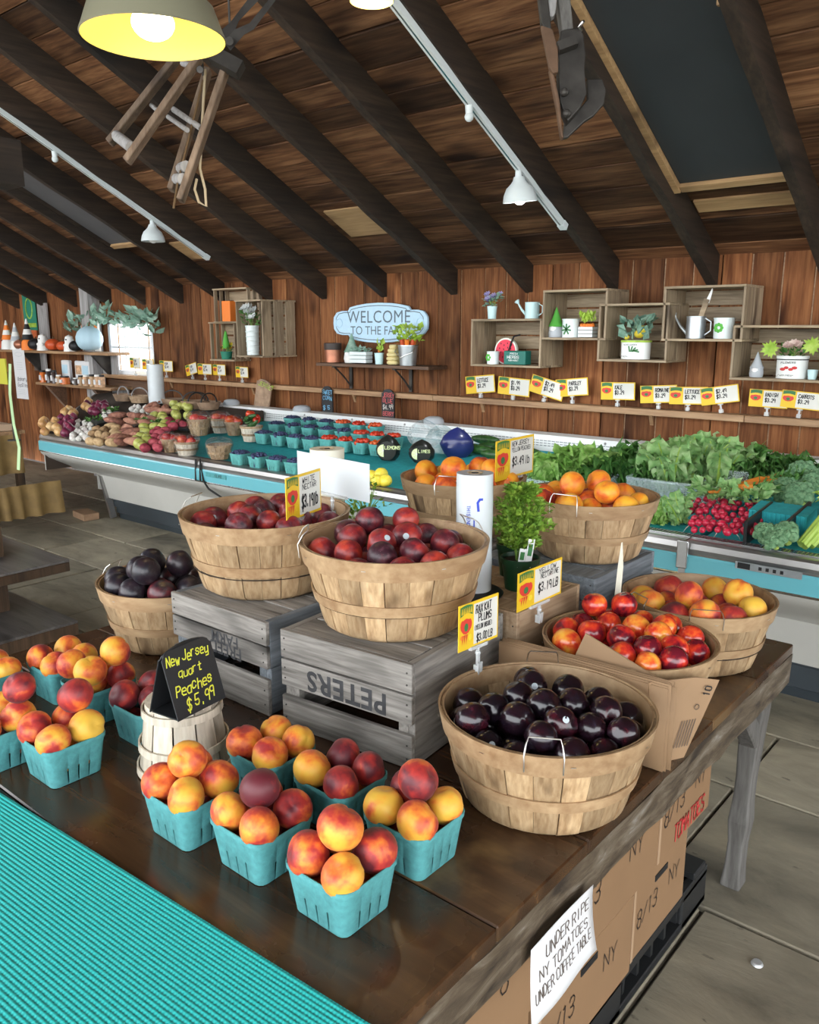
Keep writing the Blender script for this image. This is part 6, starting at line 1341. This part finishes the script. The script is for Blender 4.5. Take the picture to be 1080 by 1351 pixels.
for k in range(3): bev(MB().box((0,0,.018+.03*k),(.18,.08,.026)).build('slat','white_ceramic',t),.003)
mb=MB(); foliage(mb,random.Random(7),60,0,0,.085,.12,.07,.03); mb.build('succulents','garland',t)['kind']='stuff'
t=pot(at(500,476,4.82,zS),.036,.085,'aqua_ceramic','tiny aqua pot with a green sprig on the wall shelf'); mb=MB(); foliage(mb,random.Random(8),10,0,0,.08,.15,.02,.05,up=2); mb.build('sprig','flower_green',t); MB().sphere((0,0,.10),.012,8,6).build('bud','orange_paint',t)
t=thing('beehive_jar','yellow stacked-ring beehive jar on the wall shelf','jar',at(519,476,4.83,zS))
for k,r in enumerate((.052,.055,.052,.045,.034)): MB().lathe([(r*.8,.03*k),(r,.03*k+.008),(r,.03*k+.022),(r*.8,.03*k+.03)],20,cap0=True,cap1=True).build('ring','beehive',t,smooth=True,angle=80)
t=pot(at(538,476,4.80,zS),.075,.15,'galv','galvanised bucket of carrots and greens at the right end of the wall shelf',name='bucket',cat='bucket')
for k in range(6): a=k*1.05; MB().cyl((.035*math.cos(a),.035*math.sin(a),.12),(.05*math.cos(a),.05*math.sin(a),.19),.016,.018,8).build('carrot','orange_paint' if k%2 else 'pumpkin_red',t,smooth=True)
mb=MB(); foliage(mb,random.Random(5),70,0,0,.17,.28,.10,.05,up=.5); mb.build('greens','flower_green',t)['kind']='stuff'
MB().tube([(-.075,0,.14),(-.09,-.05,.10),(0,-.09,.06),(.09,-.05,.10),(.075,0,.14)],.003,5).build('bail','wire',t)
# price cards clipped along the ledge
def ledge_card(px,py,w,h,tiltdeg,yaw,label,txt,seed,Y=4.935,zl=1.161):
    p=ony(px,py,Y); dr=max(.02,p.z-h/2-zl); t=thing('price_card',label,'price card',(p.x,Y,p.z-h/2),(0,R_(tiltdeg),R_(yaw)),'price cards along the wall ledge')
    sign_face(t,w,h,[(s,.42,.62-.30*k,.2,.040) for k,s in enumerate(txt)],seed,small=True)
    mb=MB(); mb.box((0,0,-.004),(.03,.008,.008)).box((0,0,-dr/2),(.010,.006,dr)).box((0,0,-dr+.012),(.022,.02,.022)); mb.build('clip','clip_clear',t)
CW=[(634,507,-6,'LETTUCE',"leftmost ledge card under the watermelon crate"),(677,510,3,'$1.99',"ledge card under the HERBS box"),(719,511,14,'$2.49',"tilted ledge card left of the gnome crate"),(755,511,-6,'PARSLEY',"ledge card touching the tilted one under the gnome crate"),(815,516,-2,'KALE',"single ledge card under the lemon tin crate"),(869,520,-4,'ROMAINE',"first of three ledge cards under the watering can crate"),(908,522,-2,'LETTUCE',"second of three ledge cards under the watering can crate"),(951,521,-10,'$2.49',"third, tilted ledge card under the watering can crate"),(1013,526,1,'RADISH',"ledge card under the grey stone gnome"),(1056,528,4,'CARROTS',"ledge card reading CARROTS at the right edge")]
for i,(px,py,tl,tx,lab) in enumerate(CW):
    d=pix(ony(px,py,4.93))[2]; w=40*d/FPX/ .80; h=23*d/FPX; ledge_card(px,py,w,h,tl,rnd.uniform(-6,6),'white and yellow '+lab,[tx,'$3.29'],i)
for i,(px,py,lab) in enumerate(((253,487,'first from the window of the four left ledge cards'),(270,487,'second from the window of the four left ledge cards'),(289,488,'third from the window of the four left ledge cards'),(319,491,'ledge card standing apart right of the three left ones'),(178,479,'ledge card standing in front of the window panes'),(195,481,'ledge card half hidden by the bag roll at the window'),(219,483,'ledge card just right of the bag roll at the window'))):
    d=pix(ony(px,py,4.93))[2]; ledge_card(px,py,18*d/FPX/.65,14*d/FPX,-12 if i==0 else 0,rnd.uniform(-5,5),'small white and yellow '+lab,['PLUM','$2.49'],20+i)
# chalk boards hanging below the ledge
def chalk(px,py,w,h,mat,label,chalks,rz=0,Y=4.885):
    p=ony(px,py,Y); t=thing('chalk_board',label,'chalkboard',p,(0,R_(rz),0),'small chalkboards at the ledge')
    pts=[(-w/2,-h/2),(w/2,-h/2),(w/2,h*.38)]+[(w/2*.8*math.cos(a),h*.38+h*.12*math.sin(a)) for a in [k*math.pi/8 for k in range(9)]]+[(-w/2,h*.38)]
    MB().prism(pts,-.006,.006,'y').build('board',mat,t)
    for c,lines in chalks: lettering([(s,-w*.38,h*y,h*.13,w*ww) for s,y,ww in lines],c,t,lambda x,y:(x,-.0075,y),'chalk_lettering',thick=.16,jit=.2,seed=len(label))
    return t
chalk(347,521,.20,.28,'pic_brown','tilted brown picture board lettered in green standing on the cooler back',[('flower_green',[('JERSEY',.28,.13)])],14,4.87)
chalk(432,528,.125,.235,'chalkboard','black arched chalkboard with blue writing hanging at the ledge',[('chalk_blue',[('SWEET',.22,.13),('CORN',.02,.16),('$ 5',-.33,.2)])])
chalk(512,534,.13,.245,'chalkboard','black arched chalkboard with red writing hanging at the ledge',[('chalk_red',[('JERSEY',.24,.11),('BLUE',.06,.15),('BERRY',-.35,.13)]),('card',[('$4.99',-.14,.12)])])
for i,(px,py,lab) in enumerate(((157*1.0+213,535,'grey domed cap on the case back left of the blue-lettered chalkboard'),(398,543,'grey domed cap on the case back near the blueberries'),(572,553,'grey domed cap on the case back behind the navy bag'),(305,527,'grey domed cap on the case back above the wrapped baskets'))):
    if i==0: continue
    p=ony(px,py,4.80); p.z=.966; o=MB().lathe([(.0005,.05),(.04,.048),(.065,.038),(.075,.02),(.078,0),(.0005,0)],20).build('vent_cap','gnome_grey',None,p,None,True); tag(o,lab,'vent cap')
# ================================================================== FAR LEFT CORNER
def shelf_board(x0,x1,Y,z,label,th=.03,d=.26):
    t=thing('decor_shelf',label,'shelf',((x0+x1)/2,Y,z)); bev(MB().box((0,0,0),(x1-x0,d,th)).build('board','ledge_wood',t),.003); return t
zs1=1.402; zs2=1.035; YS=4.72
s1=shelf_board(-10.9,-8.10,YS+.12,zs1-.016,'upper pale shelf of pumpkin and ghost figures in the far left corner')
for x in (-.55,1.05): MB().box((x,.10,-.13),(.30,.02,.22)).build('back_board','greyboard',s1)
for x in (-.55,1.05): MB().prism([(-.12,-.02),(.11,-.02),(.11,-.28)],x-.02,x+.02,'x').build('bracket','iron',s1)
s2=shelf_board(-9.75,-8.10,YS+.12,zs2-.016,'lower pale shelf of jars and packets in the far left corner')
MB().box((.62,.10,-.10),(.34,.02,.17)).build('back_board','greyboard',s2)
for x in (-.6,.45): MB().prism([(-.12,-.02),(.11,-.02),(.11,-.30)],x-.03,x+.03,'x').build('bracket','dark_shelf',s2)
def fig(px,kind,label,s=1.0,z=zs1,Y=YS,group=None):
    p=at(px,460,Y,z+.0005); t=thing({'pumpkin':'pumpkin_figure','ghost':'ghost_figure','hat':'gnome_figure','cat':'black_figure','jar':'food_jar','pkt':'food_packet'}[kind],label,{'pumpkin':'pumpkin','ghost':'ghost','hat':'gnome','cat':'figurine','jar':'jar','pkt':'packet'}[kind],p,None,group); return t
def pumpkin(t,r,mat,h=.8):
    n=28; m=9; vs=[]
    for j in range(m+1):
        th=math.pi*j/m
        for i in range(n): a=2*math.pi*i/n; q=r*(1-.10*abs(math.cos(4*a)))*max(.02,math.sin(th)); vs.append((q*math.cos(a),q*math.sin(a),r*h*(1-math.cos(th)*(1-.15*math.exp(-(th*2)**2)))))
    MB().add(vs,[(j*n+i,j*n+(i+1)%n,(j+1)*n+(i+1)%n,(j+1)*n+i) for j in range(m) for i in range(n)]).build('shell',mat,t,smooth=True,angle=180)
    MB().tube([(0,0,1.6*r*h),(.01,0,2*r*h),(.03,0,2.25*r*h)],[.014,.01,.008],6).build('stalk','stem_brown',t)
def ghost(t,s,mat='ghost_white'):
    MB().lathe([(.0005,0),(.07*s,0),(.062*s,.05*s),(.05*s,.10*s),(.052*s,.13*s),(.04*s,.17*s),(.0005,.19*s)],16).build('body',mat,t,smooth=True)
    for sx in (-1,1): MB().sphere((sx*.018*s,-.047*s,.135*s),.009*s,8,5).build('eye','black',t); MB().sphere((sx*.055*s,-.03*s,.07*s),.018*s,8,6).build('arm',mat,t,smooth=True)
LF=[(2,'pumpkin','pumpkin_red',.07),(11,'hat','orange_paint',1.15),(22,'hat','gnome_grey',1.05),(27,'pumpkin','copper',.075),(38,'hat','black',1.2),(47,'pumpkin','black',.085),(57,'ghost','ghost_white',1.0),(70,'pumpkin','pumpkin_red',.085),(83,'pumpkin','pumpkin_red',.07),(92,'ghost','ghost_white',.95),(100,'pumpkin','black',.075)]
nm={'pumpkin_red':'dark red','copper':'striped copper','black':'black','orange_paint':'orange-striped','gnome_grey':'grey'}
for i,(px,k,m_,s) in enumerate(LF):
    if k=='pumpkin': t=fig(px,k,f'{nm[m_]} pumpkin figure, {ORD[i]} from left on the far left upper shelf'); pumpkin(t,s,m_)
    elif k=='ghost': t=fig(px,k,f'white ghost figure, {ORD[i]} from left on the far left upper shelf'); ghost(t,s)
    else:
        t=fig(px,k,f'gnome figure with {nm[m_]} pointed hat, {ORD[i]} from left on the upper shelf'); MB().lathe([(.0005,0),(.07*s,0),(.06*s,.08*s),(.03*s,.12*s),(.0005,.13*s)],14).build('body','ghost_white' if m_!='black' else 'orange_paint',t,smooth=True)
        for q in range(4): MB().lathe([(.058*s*(1-q/4.4),(.10+.05*q)*s),(.058*s*(1-(q+1)/4.4),(.15+.05*q)*s)],12).build('hat_band',m_ if q%2==0 else 'ghost_white',t,smooth=True)
t=fig(119,'pumpkin','large pale blue pumpkin plaque at the right end of the far left upper shelf'); pumpkin(t,.145,'blue_pumpkin',.95)
t=thing('autumn_sign','white framed orange-topped sign behind the blue pumpkin','sign',at(120,447,YS+.16,zs1)); MB().box((0,0,.19),(.36,.02,.37)).build('board','ghost_white',t); MB().box((0,-.012,.31),(.32,.006,.12)).build('orange_panel','orange_paint',t)
t=thing('wall_banner','green and orange vertical banner on the far left wall','banner',ony(42,440,4.985)); MB().box((0,0,.28),(.32,.01,.48)).build('green_panel','banner_green',t); MB().box((0,-.002,-.16),(.26,.012,.40)).build('orange_panel','banner_orange',t)
mb=MB(); mb.tube([(.08*math.cos(a),-.008,.30+.12*math.sin(a)) for a in [k*math.pi/8 for k in range(17)]],.008,5); mb.build('wreath_emblem','flower_green',t); MB().box((0,-.006,.10),(.30,.008,.05)).build('yellow_band','flower_green',t)
t=thing('grey_plank','grey upright board standing behind the figures','board',at(58,430,4.96,zs1)); MB().box((0,0,.27),(.22,.02,.55)).build('board','greyboard',t)
# lower shelf jars and packets
JR=[(53,'jar_orange',.035,.14),(61,'jar_dark',.035,.16),(68,'jar_dark',.035,.15),(74,'jar_tan',.035,.10),(82,'jar_orange',.055,.09),(96,'jar_dark',.03,.08),(103,'jar_tan',.03,.11),(110,'spice',.035,.12),(118,'jar_tan',.035,.13),(125,'spice',.035,.13),(131,'spice',.032,.13)]
for i,(px,m_,r,h) in enumerate(JR):
    t=fig(px,'jar',f'{ords(i,len(JR))} jar on the far left lower shelf',1,zs2,YS,'preserve jars on the lower left shelf'); MB().lathe([(.0005,0),(r,0),(r,h*.78),(r*.8,h*.84),(.0005,h*.84)],14).build('glass',m_,t,smooth=True); MB().lathe([(r*.82,h*.84),(r*.84,h),(.0005,h)],14,cap0=True).build('lid','ghost_white' if i%2 else 'black',t,smooth=True); MB().box((0,-r*.98,h*.4),(r*1.1,.006,h*.4)).build('label','paper',t)
for i,(px,m_) in enumerate(((86,'paper'),(104,'spice'),(113,'paper'))):
    t=fig(px,'pkt',f'{ords(i,3)} white food packet standing behind the jars on the far left lower shelf',1,zs2,YS+.13); bev(MB().box((0,0,.13),(.17,.05,.26)).build('packet','paper',t),.01); MB().box((0,-.027,.16),(.12,.004,.10)).build('packet_print',m_ if m_!='paper' else 'blue_pumpkin',t)
# eucalyptus garland over the window
t=thing('leaf_garland','grey-green eucalyptus garland draped over the window and shelf end','garland',ony(150,430,4.86))
rr=random.Random(2); gp=[(92,435),(104,428),(118,424),(132,420),(142,416),(155,420),(168,422),(182,424),(195,424),(206,432)]
MB().tube([ony(x,y,4.86)-t.location for x,y in gp],.012,6).build('vine','stem_brown',t)
for k in range(150):
    i=rr.randrange(len(gp)-1); u=rr.random(); x=gp[i][0]+(gp[i+1][0]-gp[i][0])*u+rr.uniform(-4,4); y=gp[i][1]+(gp[i+1][1]-gp[i][1])*u+rr.uniform(-11,13)
    if k==0: lm=MB().add([(0,0,0),(.022,.01,.03),(.026,.012,.06),(0,.0,.105),(-.026,.012,.06),(-.022,.01,.03)],[(0,1,2,3),(0,3,4,5)]).mesh('leaf','garland',True)
    link('leaf',lm,t,ony(x,y,4.84+rr.uniform(-.05,.06))-t.location,(rr.uniform(-1.5,1.5),rr.uniform(-1,1),rr.uniform(0,6.28)),rr.uniform(.8,1.35))
# farm-stand table with gold cloth, boxes, banner, ribbon
tb=thing('skirted_table','table with gathered gold cloth skirt at the far left','table',(-7.95,3.15,0))
top=MB().box((0,-.15,.755),(1.25,.8,.03)).build('table_top','ledge_wood',tb)
def skirt(z1,z0,x0,x1,y0,seed,amp,name):
    n=90; vs=[]; P=[]
    for i in range(n+1):
        u=i/n
        if u<.72: x=x0+(x1-x0)*u/.72; y=y0; nx,ny=0,-1
        else: x=x1; y=y0+.75*(u-.72)/.28; nx,ny=1,0
        P.append((x,y,nx,ny,u))
    for j in range(5):
        v=j/4
        for x,y,nx,ny,u in P:
            f=amp*(.35+.65*v)*math.sin(u*130+math.sin(u*23)*2)+.05*v*.6; vs.append((x+nx*f,y+ny*f,z1+(z0-z1)*v))
    return MB().add(vs,[(j*(n+1)+i,j*(n+1)+i+1,(j+1)*(n+1)+i+1,(j+1)*(n+1)+i) for j in range(4) for i in range(n)]).build(name,'gold_cloth',tb,smooth=True,angle=180)
skirt(.77,.40,-.62,.62,-.55,1,.028,'cloth_skirt'); skirt(.43,.17,-.62,1.42,-.62,2,.034,'lower_cloth')
for sx in (-.55,.55):
    for sy in (-.5,.2): MB().box((sx,sy,.37),(.06,.06,.74)).build('leg','bench_wood',tb)
BX=[(-8.0,3.05,0,.62,.32,.07,'lowest long'),(-7.95,3.08,.072,.50,.30,.065,'second'),(-8.02,3.10,.139,.40,.28,.065,'third'),(-7.50,3.18,0,.26,.28,.06,'single low'),(-8.1,3.1,.206,.30,.26,.06,'top')]
for x,y,z,w,d,h,lab in BX:
    t=thing('flat_carton',f'{lab} flat brown carton on the skirted table','cardboard box',(x,y,.771+z),(0,0,R_(rnd.uniform(-4,4))),'flat cartons on the skirted table'); bev(MB().box((0,0,h/2),(w,d,h-.001)).build('body','box_blank',t),.003); MB().box((0,0,h-.001),(.05,d*.99,.0015)).build('tape','cardboard_edge',t)
c=ony(27,493,4.695); t=thing('paper_banner','tall white printed paper banner hanging in front of the left shelves','banner',c); d=pix(c)[2]; w,h=26*d/FPX/.8,66*d/FPX
MB().box((0,0,0),(w,.004,h)).build('sheet','paper',t)
mb=MB(); f=lambda x,y:(x,-.003,y); ribbon(mb,[[(.30*w*math.cos(a),.38*h+.04*h*math.sin(a)) for a in [k*math.pi/8 for k in range(17)]]],.004,0,0,f)
for k in range(4): ribbon(mb,[[(-w*.25,h*(.22-.045*k)),(w*.25,h*(.22-.045*k))]],.003,0,0,f)
for k in range(3): ribbon(mb,[[(-w*.28,h*(-.32-.04*k)),(w*.28,h*(-.32-.04*k))]],.003,0,0,f)
mb.build('printing','gnome_grey',t); lettering([('Bakery',-w*.28,-h*.14,h*.07,h*.05),('goodies',-w*.3,-h*.26,h*.07,h*.045)],'ink',t,f,thick=.12,jit=.1,slant=.2)
c=ony(4,490,3.0); t=thing('olive_sign','olive yellow card on a thin stand at the far left edge','sign',c); MB().box((-.02,0,0),(.17,.01,.20)).build('card','olive_card',t); MB().cyl((.06,.004,0),(.06,.004,.772-c.z),.006,.006,6).build('stand','iron',t); MB().cyl((.06,.004,.7725-c.z),(.06,.004,.78-c.z),.05,.05,14).build('stand_foot','iron',t)
P=[ony(x,y,Y) for x,y,Y in ((13,480,2.85),(13,520,2.75),(18,560,2.6),(25,590,2.52),(24,620,2.5))]; p0=P[0].copy(); t=thing('green_ribbon','pale green ribbon hanging down beside the case end','ribbon',p0)
mb=MB(); vs=[]
for p in P: vs+=[p-p0+Vector((-.02,0,0)),p-p0+Vector((.02,0,0))]
mb.add(vs,[(2*i,2*i+1,2*i+3,2*i+2) for i in range(len(P)-1)]); o=mb.build('strip','ribbon_green',t); so=o.modifiers.new('s','SOLIDIFY'); so.thickness=.003
# wooden bench unit at the left edge
bu=thing('display_bench','dark stepped wooden display bench at the left edge beyond the peaches','bench',(-4.55,1.6,0))
xb=.0
bev(MB().box((-.32,-.30,.50),(1.0,1.0,.03)).build('shelf_board','bench_wood_x',bu,(0,.61,-.085)),.004) if False else None
wood('bench_wood_x',(.05,.045,.045),(.10,.092,.09),(.16,.15,.145),'x',1.0,.3,var=.2)
def bshelf(xr,yr,z,th): 
    bev(MB().box((xr-.55+4.55,yr-.60-1.6,z-.002),(1.1,1.2,.014)).build('shelf_top','bench_wood_x',bu),.002); bev(MB().box((xr-.55+4.55,yr-.60-1.6,z-.009-th/2),(1.1,1.2,th)).build('shelf_frame','bench_wood',bu),.003)
bshelf(-4.10,2.07,.45,.05); bshelf(-3.99,2.03,.145,.07)
MB().box((-4.475+4.55,1.825-1.6,.31),(.10,.10,.62)).build('post','bench_wood',bu); MB().box((-5.1+4.55,1.3-1.6,.31),(.10,.10,.62)).build('post','bench_wood',bu)
